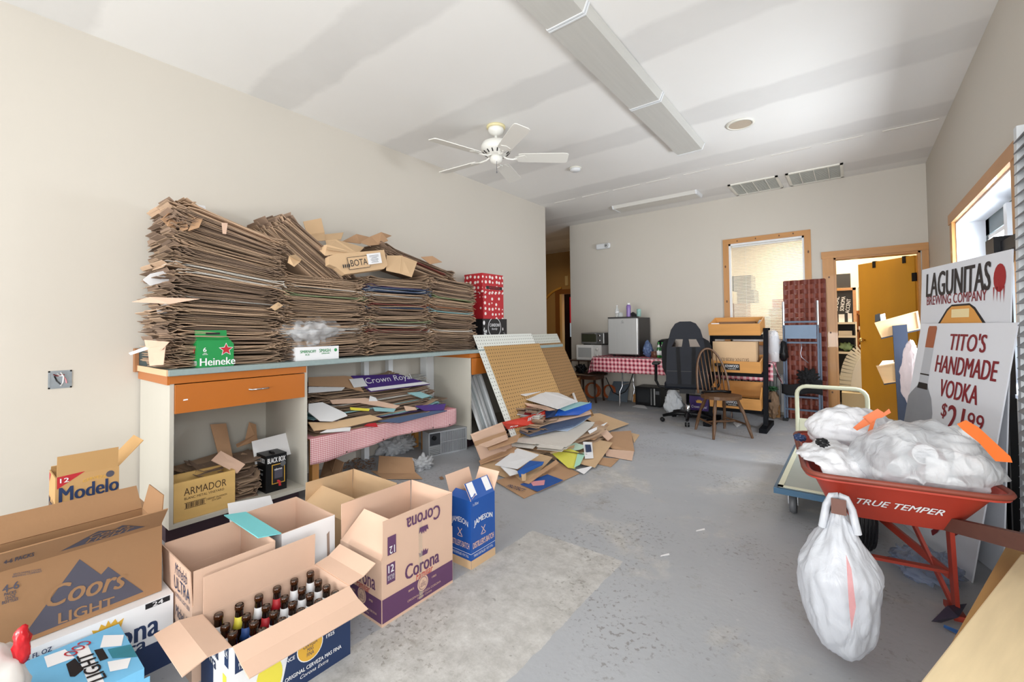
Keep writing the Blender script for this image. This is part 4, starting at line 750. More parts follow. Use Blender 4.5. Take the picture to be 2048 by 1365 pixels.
piece('torn kraft carton with black blotches right of the heap', [(1125, 868, .13), (1150, 850, .16), (1200, 842, .15), (1218, 850, .12), (1190, 880, .09), (1135, 872, .10)], KR3)
piece('white and black torn carton scrap right of the heap', [(1176, 862, .16), (1215, 845, .15), (1208, 852, .14), (1180, 868, .14)], WHP)
piece('small pinkish carton tab with print right of the heap', [(1201, 868, .11), (1213, 859, .13), (1226, 874, .08), (1216, 882, .07)], KR)
piece('kraft carton with a black handle slot at the far right of the heap', [(1172, 838, .10), (1186, 828, .11), (1200, 827, .10), (1258, 848, .02), (1218, 862, .03)], KR2)
piece('kraft carton with printed palm mark at the right edge of the heap', [(1204, 886, .05), (1222, 864, .06), (1262, 862, .04), (1269, 903, .015), (1226, 898, .02)], KR3)
piece('small kraft panel lying under the palm-marked carton', [(1210, 898, .03), (1268, 903, .02), (1264, 921, .008), (1212, 912, .012)], KR)
piece('tan carton corner at the far right floor edge of the heap', [(1262, 866, .012), (1279, 870, .01), (1268, 886, .01)], KR2)
piece('flat kraft carton on the floor behind the yellow papers', [(1145, 868, .07), (1225, 886, .06), (1190, 935, .02), (1150, 925, .03), (1100, 880, .07)], KR2)
piece('tan carton panel on the floor at the lower right of the heap', [(1198, 915, .02), (1238, 918, .012), (1222, 934, .006), (1196, 928, .008)], KR3)
piece('wide brown carton panel across the heap front', [(1055, 890, .11), (1110, 868, .14), (1160, 876, .11), (1130, 895, .09), (1100, 905, .08), (1060, 898, .09)], KR3)
piece('crumpled brown carton edge above the yellow papers', [(1100, 905, .085), (1150, 890, .10), (1148, 896, .09), (1118, 906, .07), (1102, 908, .07)], KR2)
for k, (pts, mm, lab) in enumerate((([(1104, 907, .075), (1150, 886, .10), (1175, 893, .08), (1160, 900, .075), (1120, 905, .07)], M('paper_green', '#bcd6c4', .6), 'pale green paper sheet on the yellow papers'), ([(1104, 908, .07), (1140, 898, .085), (1158, 905, .07), (1150, 938, .03), (1136, 936, .03)], M('paper_yellow', '#dbd75a', .6), 'bright yellow torn paper on the heap front'), ([(1148, 936, .04), (1155, 908, .07), (1172, 905, .06), (1160, 930, .04)], M('paper_mint', '#a9d8c0', .6), 'mint green paper strip beside the yellow paper'), ([(1166, 884, .10), (1184, 885, .085), (1187, 917, .04), (1170, 918, .045)], WHP, 'white printed leaflet with a navy picture beside the yellow papers'), ([(1152, 940, .025), (1187, 932, .02), (1168, 949, .008)], WHP, 'white paper corner on the floor below the yellow papers'))):
    o = piece(lab, pts, mm, 'paper_sheet', .0015, 'paper')
    if k == 3: WM[o.name] = Matrix.Translation(o.location); dec_piece(o, [(1170, 890, .09), (1181, 890, .083), (1183, 904, .062), (1172, 905, .065)], NAVY)
# folded carton with slots at the left of the heap
fo = thing('slotted_carton', 'pinkish folded carton with long slots leaning at the left of the heap', 'cardboard', PZ(968, 934, .01))
def pp(pts, mat, par, t=.005, name='panel'):
    q = [PZ(*p) for p in pts]; n = (q[1]-q[0]).cross(q[2]-q[0]).normalized()
    if n.z < 0: q.reverse(); n = -n
    return part(name, MB().prism(q, -n*t), mat, par)
pp([(941, 869, .24), (1004, 845, .30), (1032, 912, .10), (967, 934, .015)], KR, fo)
for a, b, c, d in (((948, 884, .235), (1013, 862, .265), (1012, 871, .245), (950, 891, .22)), ((973, 892, .20), (1040, 868, .235), (1034, 882, .21), (978, 900, .185)), ((958, 922, .07), (1030, 893, .155), (1028, 904, .135), (960, 928, .055))): pp([a, b, c, d], KR3, fo, .012, 'fold_strip')
pp([(955, 889, .22), (1011, 870, .25), (1016, 878, .235), (975, 894, .205)], KR, fo, .006)
for pts, mm, lab in (([(957, 934, .03), (1000, 900, .10), (1030, 895, .12), (1105, 915, .06), (1050, 975, .01), (1010, 955, .01)], KR2, 'large kraft carton lying at the front of the heap'), ([(990, 930, .09), (1035, 897, .14), (1078, 910, .12), (1035, 938, .07)], WHB, 'grey-white flattened carton on the heap front'), ([(1035, 943, .07), (1060, 922, .10), (1088, 924, .095), (1085, 930, .08), (1052, 946, .055), (1040, 955, .04)], BLUE, 'blue printed carton on the heap front'), ([(1000, 932, .08), (1030, 940, .06), (1040, 946, .05), (1020, 952, .05)], WHP, 'white and blue torn carton beside the blue printed one'), ([(1048, 965, .03), (1112, 920, .085), (1118, 926, .07), (1075, 955, .04), (1058, 968, .02)], KR3, 'folded tan carton with ragged edge in front of the blue one'), ([(1042, 945, .06), (1052, 942, .06), (1052, 962, .03), (1044, 962, .03)], KR2, 'small kraft tab at the very front of the heap')):
    piece(lab, pts, mm)
pc = piece('kraft carton with a blue picture panel lying frontmost on the floor', [(990, 962, .012), (1117, 925, .03), (1159, 947, .008), (1048, 997, .006)], KR3, t=.004); WM[pc.name] = Matrix.Translation(pc.location)
dec_piece(pc, [(1040, 970, .012), (1095, 950, .02), (1127, 962, .0135), (1075, 985, .011)], BLUE, .004); dec_piece(pc, [(1060, 965, .015), (1090, 962, .016), (1088, 972, .013), (1066, 974, .012)], PINK, .006); on_piece(pc, 'PROTECT', (1012, 976, .0105), (1045, 986, .0085), (1010, 969, .0125), NAVY, lift=.006)
piece('small dark leaf scrap on the floor behind the foreground cartons', [(878, 955, .01), (884, 953, .015), (888, 958, .008), (882, 960, .006)], KR4, 'leaf_scrap', .001, 'scrap')

# ================================================================ foreground cartons
def crown(w, h): return [(-w*.4, -h*.5), (w*.4, -h*.5), (w*.5, h*.2), (w*.3, h*.0), (w*.22, h*.4), (w*.08, h*.1), (0, h*.5), (-w*.08, h*.1), (-w*.22, h*.4), (-w*.3, 0), (-w*.5, h*.2)]
# purple-banded carton
x0, x1, y0, y1, hh = -1.83, -1.525, 1.077, 1.472, .264
cf = carton('beer_carton', 'kraft beer carton with purple band and purple lettering, flaps up, right of the bottle box', x0, x1, y0, y1, 0, hh, KR, KR, {'+x': (.157, 1), '+y': (.157, 2), '-x': (.157, 0), '-y': (.15, -38, .04)})
for ax, fr, u0, u1 in ((x1, XF, y0, y1), (y0, YF, x0, x1)):
    def at(u, z, ax=ax, fr=fr): return (ax, u, z) if fr is XF else (u, ax, z)
    um = (u0+u1)/2+.015; wd = u1-u0
    decal(cf, rect(wd-.004, .095), at((u0+u1)/2, .06), *fr, PURP)
    text(cf, 'Corona', at(um, .165), *fr, .19, .062, PURP, .03); decal(cf, crown(.055, .03), at(um+.005, .215), *fr, PURP, .001, 'printed_crown'); text(cf, 'Familiar', at(um+.01, .124), *fr, .095, .032, RED, 0, .2, .0016)
    decal(cf, disc(.03, .033), at(um, .082), *fr, KR, .0013, 'printed_seal'); decal(cf, disc(.024, .027), at(um, .082), *fr, PURP, .0017, 'printed_seal'); decal(cf, disc(.022, .025), at(um, .082), *fr, KR, .0021, 'printed_seal'); text(cf, 'LA\nCERVEZA\nMAS FINA', at(um, .082), *fr, .03, .028, PURP, 0, lift=.0028)
    text(cf, 'ORIGINAL CERVEZA CORONA', at(um+.01, .042), *fr, .19, .009, KR, 0, lift=.0014); text(cf, 'Familiar Corona', at(um+.01, .028), *fr, .08, .009, KR, 0, lift=.0014)
    text(cf, 'SINCE', at(um-.065, .083), *fr, .03, .008, KR, lift=.0014); text(cf, '1925', at(um+.065, .083), *fr, .025, .008, KR, lift=.0014)
    decal(cf, rect(.042, .08), at(u0+.045, .2), *fr, PURP); text(cf, '12', at(u0+.045, .218), *fr, .026, .03, WHP, .02, lift=.0015); text(cf, 'BOTTLES\n32 FL OZ', at(u0+.045, .183), *fr, .032, .02, WHP, 0, lift=.0015)
um = (y0+y1)/2+.02; UD = ((0, -1, 0), (0, 0, -1))
text(cf, 'Corona', (x1+.004, um, .365), *UD, .19, .062, PURP, .03); decal(cf, crown(.055, .034), (x1+.003, um, .312), *UD, PURP, .001, 'printed_crown'); decal(cf, rect(.042, .075), (x1+.002, y0+.048, .313), *UD, PURP, .0015); text(cf, '12', (x1+.002, y0+.048, .295), *UD, .026, .03, WHP, .02, lift=.003)
part('packing_tape', MB().bx(x1+.0012, x1+.0016, 1.268, 1.288, .02, .40), bagmat('tape', '#e2d6c2', .22, .15, .1), cf)
# blue whisky carton
x0, x1, y0, y1, hh = -1.68, -1.528, 1.602, 1.787, .337; JB = M('whisky_blue', '#184f9e', .45, noise_=.04)
jm = carton('whisky_carton', 'blue whiskey carton with white lettering standing open', x0, x1, y0, y1, 0, hh, JB, KR, {'+x': (.09, -32), '+y': (.10, 28), '-x': (.10, 20), '-y': (.05, -60)})
for ax, fr, u0, u1 in ((x1, XF, y0, y1), (y0, YF, x0, x1)):
    def at(u, z, ax=ax, fr=fr): return (ax, u, z) if fr is XF else (u, ax, z)
    um = (u0+u1)/2; wd = u1-u0
    decal(jm, rect(wd, .042), at(um, .021), *fr, KR2); decal(jm, rect(wd, .002), at(um, .075), *fr, WHP); text(jm, 'TRIPLE DISTILLED  POT STILL', at(um, .06), *fr, wd*.8, .012, WHP, 0)
    text(jm, 'JAMESON', at(um, .215), *fr, wd*.76, .035, WHP, .02, arc=.012); text(jm, "DISTILLER'S BATCH", at(um, .112), *fr, wd*.86, .03, M('pale_copper', '#e0bfae', .5), .01)
    mb = MB()
    for a in (45, 135): d = V(fr[0])*math.cos(R(a))*.02+V((0, 0, 1))*math.sin(R(a))*.025; nrm = V(fr[0]).cross(V(fr[1])); mb.bar(V(at(um, .17))-d+nrm*.001, V(at(um, .17))+d+nrm*.001, .003, .001, nrm)
    part('printed_emblem', mb, MATS['pale_copper'], jm); decal(jm, [(-.022, .004), (-.015, -.004), (.015, -.004), (.022, .004), (.015, -.001), (-.015, -.001)], at(um, .15), *fr, MATS['pale_copper'])
text(jm, '1 x 750 ml', (x1, y0+.035, .315), *XF, .04, .014, WHP, 0)
A = R(-32); fr = ((0, 1, 0), V((math.sin(A), 0, math.cos(A)))); fc = V((x1, 0, hh))+V(fr[1])*.052
for yy_ in (y0+.035, y1-.035): decal(jm, rect(.045, .07), (fc.x, yy_, fc.z), *fr, WHP, .001, 'white_stripe')
# box of empty bottles
x0, x1, y0, y1, hh = -1.755, -1.50, .527, .922, .247
ce = carton('beer_carton', 'white and navy beer carton full of empty brown bottles, flaps open', x0, x1, y0, y1, 0, hh, WHP, KR, {'+x': (.125, 108, 0, .006), '-y': (.125, 92, -.015, -.012), '+y': (.115, 72, -.005, .01), '-x': (.125, -2)})
for fr_, o_ in (('x', ce),):
    decal(ce, [(-.06, -.1235), (.197, -.1235), (.197, .04), (-.02, .04)], (x1, (y0+y1)/2, .1235), *XF, NAVY); text(ce, 'Extra', (x1, (y0+y1)/2+.03, .195), *XF, .15, .05, NAVY, .03)
    decal(ce, disc(.046, .048), (x1, (y0+y1)/2+.045, .115), *XF, WHP, .0012); decal(ce, disc(.043, .045), (x1, (y0+y1)/2+.045, .115), *XF, GOLD, .0016, 'printed_seal'); text(ce, 'LA\nCERVEZA\nMAS\nFINA', (x1, (y0+y1)/2+.045, .115), *XF, .05, .06, NAVY, 0, lift=.0024)
    text(ce, 'SINCE', (x1, (y0+y1)/2-.028, .11), *XF, .04, .012, WHP, .02, lift=.0016); text(ce, '1925', (x1, (y0+y1)/2+.118, .115), *XF, .03, .012, WHP, .02, lift=.0016); text(ce, 'ORIGINAL CERVEZA MAS FINA', (x1, (y0+y1)/2+.06, .05), *XF, .2, .013, WHP, .01, lift=.0016); text(ce, 'Corona Extra', (x1, (y0+y1)/2+.06, .03), *XF, .1, .012, WHP, 0, .3, lift=.0016)
    decal(ce, rect(.07, .075), (x1, y0+.045, .2), *XF, NAVY); text(ce, '24', (x1, y0+.045, .215), *XF, .04, .03, WHP, .02, lift=.0016); text(ce, 'BOTTLES\n12 FL OZ', (x1, y0+.045, .18), *XF, .05, .02, WHP, 0, lift=.0016); decal(ce, disc(.04, .06), (x1, y0+.11, .09), *XF, YEL, .001, 'printed_bottle')
    text(ce, 'Corona', (x0+.09, y0, .19), *YF, .13, .05, NAVY, .03); text(ce, 'Extra', (x0+.09, y0, .145), *YF, .09, .035, NAVY, .03); decal(ce, rect(.032, .06), (x1-.035, y0, .205), *YF, NAVY); text(ce, '24', (x1-.035, y0, .217), *YF, .024, .024, WHP, .02, lift=.0016); decal(ce, rect(.11, .13), (x0+.056, y0, .066), *YF, NAVY); decal(ce, rect(.03, .11), (x1-.05, y0, .09), *YF, YEL)
AMB = M('amber_glass', '#170b05', .12, spec=.8, coat=.5); LBL = [WHP, RED, M('label_blue', '#2c4f8f', .5), YEL, NAVY]
LIP = M('bottle_lip', '#3d1f0c', .15, spec=.8)
def bottle_proto(name, glass, lip, lab_m, h=.228, r=.0295):
    t = thing(name, '', 'bottle')
    part('glass_body', MB().lathe([(.0, 0), (r*.9, 0), (r, .006), (r, .12), (r*.93, .138), (.0145, .168), (.0128, .205), (.0125, h)], 16), glass, t, True)
    part('lip', MB().lathe([(.0125, h-.016), (.0145, h-.014), (.0145, h-.004), (.013, h), (.0095, h), (.0095, h-.02)], 16), lip, t, True)
    part('neck_label', MB().lathe([(.0215, .154), (.0158, .168), (.0142, .19)], 16), lab_m, t, True); part('body_label', MB().lathe([(r+.0006, .04), (r+.0006, .105)], 16), lab_m, t, True); return t
protos = [bottle_proto('beer_bottle', AMB, LIP, m_) for m_ in LBL[:4]]; used = [False]*4
cn = ['white', 'red', 'blue', 'yellow']; rows_ = ['front row', 'second row', 'third row', 'back row']; cols_ = ['nearest the left flap', 'second from the left flap', 'third from the left flap', 'third from the right flap', 'second from the right flap', 'nearest the right flap']
pat = [[0, 1, 0, 0, 0, 0], [1, 2, 0, 0, 0, 0], [0, 2, 1, 0, 0, 0], [0, 3, 0, 1, 0, 0]]
skip = {(0, 0)}
for i in range(4):
    for j in range(6):
        if (i, j) in skip: continue
        k = pat[i][j]; o = protos[k] if not used[k] else copy_tree(protos[k]); used[k] = True
        o.location = (x1-.036-.0605*i, y0+.038+.0635*j, .005+(.012 if i == 3 else 0)); o.rotation_euler.z = rs.uniform(0, 6)
        tag(o, 'beer bottle, %s neck label, %s, %s' % (cn[k], rows_[i], cols_[j]), 'bottle', 'empty bottles in the beer carton')
# lettered kraft carton behind the bottle box
x0, x1, y0, y1, hh = -2.135, -1.80, .513, .787, .262
mu = carton('beer_carton', 'open pinkish kraft beer carton with blue lettering behind the bottle box', x0, x1, y0, y1, 0, hh, KR, KR, {'+x': (.118, 1), '+y': (.118, 0), '-x': (.118, 0), '-y': (.118, 3)})
text(mu, 'Michelob', (-1.90, y0-.005, .345), *YF, .13, .04, NAVY, 0, .25); text(mu, 'ULTRA', (-1.90, y0-.002, .29), *YF, .17, .045, NAVY, .0); text(mu, 'SUPERIOR LIGHT BEER', (-1.90, y0, .245), *YF, .16, .014, NAVY, 0); text(mu, 'Michelob', (-1.91, y0, .19), *YF, .13, .04, NAVY, 0, .25); text(mu, 'ULTRA', (-1.90, y0, .13), *YF, .17, .045, NAVY, 0)
# aqua and white carton
x0, x1, y0, y1, hh = -2.215, -1.857, .835, 1.066, .372
aq = carton('seltzer_carton', 'white carton with aqua flap behind the lettered kraft cartons', x0, x1, y0, y1, 0, hh, WHP, KR, {})
flap(aq, (x0, y0, hh), (x1, y0, hh), (0, -1, 0), .09, 80, [TEAL, TEAL])
decal(aq, rect(.22, .12), (x1, (y0+y1)/2, .06), *XF, TEAL); decal(aq, [(-.03, -.02), (.06, -.02), (.08, .04), (.0, .02)], (x1, y1-.09, .14), *XF, BLUE, .0012); text(aq, 'Hi', (x1, y1-.06, .15), *XF, .05, .04, WHP, 0, .3, lift=.002)
TORN = M('torn_board', '#9b8578', .9)
decal(aq, [(-.016, -.04), (.004, -.05), (.012, -.03), (.004, .0), (.016, .02), (.012, .05), (-.012, .055), (-.02, .03), (-.01, .0)], (x1, y0+.11, .245), *XF, TORN, name='torn_patch'); decal(aq, [(-.006, -.06), (.006, -.05), (.004, .06), (-.008, .05)], (x1, y1-.03, .25), *XF, TORN, name='torn_patch')
pk = crumple('printed_tray', 'white flattened tray with pink berry print behind the aqua carton', [[P(455, 1008, -2.56), P(540, 992, -2.56), (-2.38, 1.12, .003), (-2.38, .86, .003)]], WHB)
# plain kraft carton further back
x0, x1, y0, y1, hh = -2.43, -2.0, 1.215, 1.512, .245
carton('plain_carton', 'plain tan open carton between the seltzer carton and the air conditioner', x0, x1, y0, y1, 0, hh, KR2, KR2, {'+x': (.11, 5), '+y': (.11, 3), '-x': (.11, -3), '-y': (.12, -55, .0)})
# slate-mountain beer carton on a white one
x0, x1, y0, y1 = -2.29, -2.03, .055, .484
cw = carton('beer_carton', 'white and navy closed beer carton under the mountain-print carton', -2.28, -1.982, .085, .507, 0, .248, WHP, KR, closed=True)
decal(cw, rect(.422, .1), (-1.982, .296, .05), *XF, NAVY); text(cw, 'Corona', (-1.982, .345, .165), *XF, .24, .075, NAVY, .03); decal(cw, crown(.08, .04), (-1.982, .33, .222), *XF, GOLD, .001, 'printed_crown'); text(cw, 'Extra', (-1.982, .36, .115), *XF, .14, .045, NAVY, .03); decal(cw, rect(.07, .018), (-1.982, .462, .236), *XF, BLK); text(cw, '24', (-1.982, .462, .236), *XF, .03, .014, WHP, .02, lift=.0016); text(cw, '24/12 FL OZ', (-1.982, .16, .225), *XF, .08, .014, NAVY)
KRC = M('kraft_umber', '#96714f', .85, noise_=.06, scale=5, bump=.05)
cl_ = carton('beer_carton', 'kraft beer carton with slate mountain print and sloping script letters', x0, x1, y0, y1, .25, .238, KRC, KRC, {'+x': (.12, 47), '+y': (.10, 8, .03), '-x': (.115, 52)})
def face_pts(pts, X):
    q = [PX_(x, y, X) for x, y in pts]; return [(p.y, p.z) for p in q]
decal(cl_, face_pts([(40, 1282), (159, 1119), (202, 1150), (216.5, 1134), (287, 1184)], x1), (x1, 0, 0), *XF, DGREY, .0008, 'printed_mountain')
mb = [(a-.0, b) for a, b in face_pts([(115, 1115), (182, 1069), (205, 1078), (214, 1071), (230, 1080)], x1+.02)]
def face_text(o, s, a, b, hgt, X, mat, bold=.02, shear=0, lift=.0014):
    A, B_ = PX_(*a, X), PX_(*b, X); text(o, s, (A+B_)/2, B_-A, (0, 0, 1), (B_-A).length, hgt, mat, bold, shear, lift)
face_text(cl_, 'Coors', (92, 1196), (252, 1155), .066, x1, KRC, .03, .35); face_text(cl_, 'LIGHT', (117, 1238), (228, 1203), .034, x1, KRC, .03)
face_text(cl_, '4-6', (5, 1180), (38, 1169), .022, x1, DGREY, .03); face_text(cl_, 'PACKS\n12-OZ\nBOTTLES', (4, 1199), (36, 1190), .032, x1, DGREY, .02); face_text(cl_, 'BROUWERIJ COORS\nBREWING COMPANY', (25, 1152), (84, 1141), .012, x1, DGREY, 0)
fr = ((0, 1, 0), V((math.sin(R(47)), 0, math.cos(R(47))))); fo_ = V((x1, 0, .488))+V(fr[1])*.062
decal(cl_, [(-.11, -.035), (-.03, .035), (.01, .012), (.03, .03), (.1, -.03)], (fo_.x, .33, fo_.z), *fr, DGREY, .001, 'printed_mountain'); text(cl_, 'Coors\nLIGHT', (fo_.x, .335, fo_.z), *fr, .12, .05, KRC, .02, .3, .002); text(cl_, '4-6 PACKS', (fo_.x, .13, fo_.z), *fr, .06, .025, DGREY, .02)
GG = M('green_glass', '#1f6a2c', .1, spec=.8, coat=.5); CG = M('pale_glass', '#c8cec8', .1, spec=.8)
gp = bottle_proto('beer_bottle', GG, M('green_lip', '#2c8a3a', .15), WHP); cp_ = bottle_proto('beer_bottle', CG, M('pale_lip', '#dfe4e0', .1), WHP); first = True
for k, (pr_, yv, xv, lab) in enumerate(((gp, .145, -2.10, 'green bottle neck showing inside the mountain-print carton'), (cp_, .225, -2.10, 'clear bottle in the mountain-print carton, nearer the green bottle'), (cp_, .345, -2.10, 'clear bottle in the mountain-print carton, second from its right end'), (gp, .43, -2.10, 'green bottle in the mountain-print carton at its right end'))):
    o = pr_ if k in (0, 1) else copy_tree(pr_); o.location = (xv, yv, .256); o.rotation_euler = (0, 0, k); tag(o, lab, 'bottle', 'bottles in the mountain-print carton')
# gold-tan twelve-pack with red corner
carton('plain_carton', 'plain kraft carton against the wall under the red-cornered twelve-pack', -2.92, -2.60, .05, .60, 0, .352, KR3, closed=True)
x0, x1, y0, y1 = -2.80, -2.62, .268, .468
KRM = M('kraft_gold', '#b9925f', .8, noise_=.06)
mo_ = carton('beer_carton', 'tan twelve-pack beer carton with red corner triangle, top torn open', x0, x1, y0, y1, .356, .245, KRM, KRM, {'+x': (.088, 6), '+y': (.13, 42), '-x': (.02, -30)})
text(mo_, 'Modelo', (x1, (y0+y1)/2+.005, .527), *XF, .185, .06, NAVY, .04); text(mo_, 'CERVEZA', (x1, (y0+y1)/2+.02, .566), *XF, .075, .012, GOLD, 0, arc=.006); decal(mo_, [(-.035, -.03), (.05, .025), (-.035, .02)], (x1, y0+.04, .583), *XF, RED); text(mo_, '12', (x1, y0+.027, .586), *XF, .026, .018, WHP, .02, lift=.002); decal(mo_, disc(.014, .014), (x1, y1-.03, .575), *XF, DGREY)
text(mo_, 'Modelo', ((x0+x1)/2, y0, .47), *YF, .16, .05, NAVY, .04); decal(mo_, [(-.02, -.02), (.03, .02), (-.02, .02)], (x0+.03, y0, .575), *YF, RED)
# ice-blue twelve-pack
x0, x1, y0, y1, zz = -1.955, -1.64, .138, .352, .23
ib = carton('beer_carton', 'ice-blue twelve-pack beer carton with torn white strips, lowest left', x0, x1, y0, y1, 0, zz, SKY, WHB, closed=True)
TF = ((0, 1, 0), (-1, 0, 0))
def tp(poly, mat, lift=.0007, name='printed_panel'): decal(ib, [(PZ(x, y, zz).y, -PZ(x, y, zz).x) for x, y in poly], (0, 0, zz), *TF, mat, lift, name)
tp([(88, 1315), (130, 1300), (150, 1317), (95, 1337)], WHP, .001, 'torn_strip'); tp([(207, 1272), (248, 1271), (243, 1293), (200, 1297)], WHP, .001, 'torn_strip'); tp([(215, 1325), (262, 1317), (255, 1338), (220, 1345)], WHP, .001, 'torn_strip'); tp([(132, 1330), (150, 1318), (168, 1340), (150, 1355), (140, 1355)], BLK, .0012, 'printed_can'); tp([(188, 1302), (205, 1298), (217, 1318), (200, 1324)], BLK, .0012, 'printed_can')
tp([(150, 1300), (175, 1290), (215, 1380), (185, 1390)], WHP, .0009); tp([(215, 1300), (262, 1290), (275, 1315), (225, 1318)], M('wave_teal', '#2e7f92', .5, noise_=.3, scale=20), .0009)
A, B_ = PZ(168, 1310, zz), PZ(197, 1365, zz); text(ib, 'LIGHT', (A+B_)/2, A-B_, V((0, 0, 1)).cross(A-B_), (A-B_).length, .035, BLK, .02, .2, .003); A, B_ = PZ(135, 1315, zz), PZ(175, 1285, zz); text(ib, 'COO', (A+B_)/2, A-B_, V((0, 0, 1)).cross(A-B_), (A-B_).length, .04, RED, .02, .2, .003)
decal(ib, rect(.24, .12), (x1, (y0+y1)/2, .14), *XF, SKY)
t = thing('carrier_bag', 'white plastic bag with shiny red handles at the lower left corner', 'bag', (-1.73, .06, 0))
part('bag_body', blob(lambda p: 1+.1*p.z, (-1.735, .062, .22), (.095, .08, .205), 3, 4, .012, 2.0, .004, .14), M('glossy_white_bag', '#dcd8d4', .3), t, True)
part('bag_handle', blob(None, (-1.695, .118, .405), (.016, .018, .05), 4, 3, .006, 2.0), M('glossy_red_bag', '#c01822', .25), t, True)
part('red_print', blob(None, (-1.655, .085, .27), (.02, .05, .06), 6, 3, .004, 2.0), MATS['glossy_red_bag'], t, True)

# ================================================================ along the back wall
t = thing('folding_table', 'long folding table with steel legs along the back wall', 'table', (-2.0, 6.5, 0)); TB = (-3.22, -.80, 6.2, 6.82)
part('table_top', MB().bx(*TB, .715, .742), M('table_grey', '#5c5a58', .6), t)
for x in (-2.80, -1.25):
    for y in (6.30, 6.72): part('leg', MB().tube([(x, y, .715), (x, y, .30), (x-.03*(1 if y < 6.5 else -1), y-.03, .22), (x-.03, y-.04 if y < 6.5 else y+.02, 0)], .013, 8), CHR, t, True)
    part('leg_brace', MB().tube([(x, 6.30, .32), (x, 6.72, .32)], .011, 8), CHR, t)
c_ = thing('tablecloth', 'bold red-and-white check cloth on the long table at the back', 'tablecloth', (-2.0, 6.5, .745))
def drape(u, v):
    x = TB[0]-.01+(TB[1]-TB[0]+.02)*u
    if v < .35: return (x, 6.81-.62*v/.35, .7455)
    d = (v-.35)/.65; return (x, 6.185-.012*d+.012*math.sin(u*40)*d, .7455-.225*d-.008*abs(math.sin(u*95))*(d > .95))
part('cloth', MB().grid(110, 10, drape, 0, .002), GB, c_, True)
part('cloth_corner', MB().grid(8, 6, lambda u, v: (TB[0]-.012-.09*v*(1-u)-.01, 6.19+.16*u, .745-.22*v-.05*(1-u)*v), 0, .002), GB, c_, True)
part('cloth_corner', MB().grid(8, 6, lambda u, v: (TB[1]+.012+.10*v*(1-u), 6.19+.3*u, .745-.2*v-.06*(1-u)*v), 0, -.002), GB, c_, True)
# fridge and what stands on it
f = thing('mini_fridge', 'stainless and black mini fridge on the checked table', 'fridge', (-2.77, 6.5, .745)); FB = M('fridge_black', '#2b2a2c', .45)
part('cabinet', MB().bx(-3.01, -2.535, 6.33, 6.78, .775, 1.345), FB, f); bevel(part('door', MB().bx(-3.012, -2.533, 6.27, 6.326, .785, 1.335), STEEL, f), .012, 3); part('door_top', MB().bx(-3.012, -2.533, 6.275, 6.33, 1.336, 1.356), FB, f)
for x in (-2.95, -2.6):
    for y in (6.36, 6.72): part('foot', MB().lathe([(.018, 0), (.018, .03)], 10, (x, y, .7465)), BPL, f)
text(f, 'G', (-2.77, 6.27, 1.285), *YF, .03, .03, GPL, 0); decal(f, rect(.05, .004), (-2.77, 6.27, 1.262), *YF, GPL)
def cyl_bottle(name, label, x, y, z, prof, mat, cap=None, capm=None, cat='bottle', band=None):
    o = thing(name, label, cat, (x, y, z)); part('bottle_body', MB().lathe(prof, 16, (x, y, z)), mat, o, True)
    if cap: part('cap', MB().lathe(cap, 14, (x, y, z)), capm or WHP, o, True)
    if band: part('label_band', MB().lathe(band, 16, (x, y, z)), WHP, o, True)
    return o
CLR = bagmat('clear_plastic', '#dfe6e8', .35, .08, .1)
cyl_bottle('water_bottle', 'clear water bottle, leftmost on the mini fridge', -2.935, 6.45, 1.346, [(.03, 0), (.032, .02), (.03, .1), (.031, .13), (.012, .17), (.012, .185)], CLR, [(.013, .183), (.013, .2)], WHP, band=[(.0325, .07), (.0325, .105)])
cyl_bottle('glass_jar', 'small round glass jar beside the water bottle on the fridge', -2.865, 6.42, 1.346, [(.02, 0), (.035, .015), (.042, .045), (.034, .075), (.022, .085)], CLR, cat='jar')
cyl_bottle('drink_bottle', 'purple drink bottle with white cap on the fridge', -2.735, 6.43, 1.346, [(.033, 0), (.035, .02), (.033, .12), (.035, .14), (.033, .185), (.02, .2)], M('purple_drink', '#8a6fb0', .3), [(.024, .198), (.024, .225), (.0, .226)], WHP)
cyl_bottle('drink_can', 'printed drinks can, rightmost on the fridge', -2.56, 6.40, 1.357, [(.026, 0), (.033, .008), (.033, .105), (.027, .115)], M('can_print', '#8fb7b0', .4, noise_=.5, scale=25), cat='can')
solo('padlock_case', MB().prism([(-2.68, 6.40, 1.357), (-2.61, 6.40, 1.357), (-2.60, 6.40, 1.385), (-2.66, 6.40, 1.43), (-2.69, 6.40, 1.41)], (0, .05, 0)), BPL, 'small black case between the purple bottle and the can', 'case')
solo('plastic_bag', blob(lambda p: 1-.35*max(0, p.z), (-2.43, 6.40, .87), (.075, .075, .125), 31, 4, .02, 2.6, .749, .2), bagmat('blue_film', '#6f86b4', .8, .2, .2), 'knotted blue plastic bag on the table right of the fridge', 'plastic bag', smooth=True)
solo('rice_cooker', MB().lathe([(.12, 0), (.13, .1), (.13, .18), (.135, .19), (.12, .235), (.07, .262), (0, .27)], 24, (-2.24, 6.66, .748)), BPL, 'black domed rice cooker behind the green bottles', 'rice cooker', smooth=True)
solo('food_tub', MB().lathe([(.05, 0), (.062, .09)], 20, (-2.31, 6.36, .748)), bagmat('brown_tub', '#7a4f3f', .75, .2, .1), 'clear tub of brown food beside the blue bag', 'tub', smooth=True)
for k, (x, y, nm) in enumerate(((-2.235, 6.31, 'left'), (-2.175, 6.29, 'middle'), (-2.13, 6.36, 'right'))):
    o = copy_tree(gp); o.location = (x, y, .7485); o.rotation_euler = (0, 0, k); tag(o, 'green glass bottle on the checked table, %s of three' % nm, 'bottle', 'green bottles on the checked table')
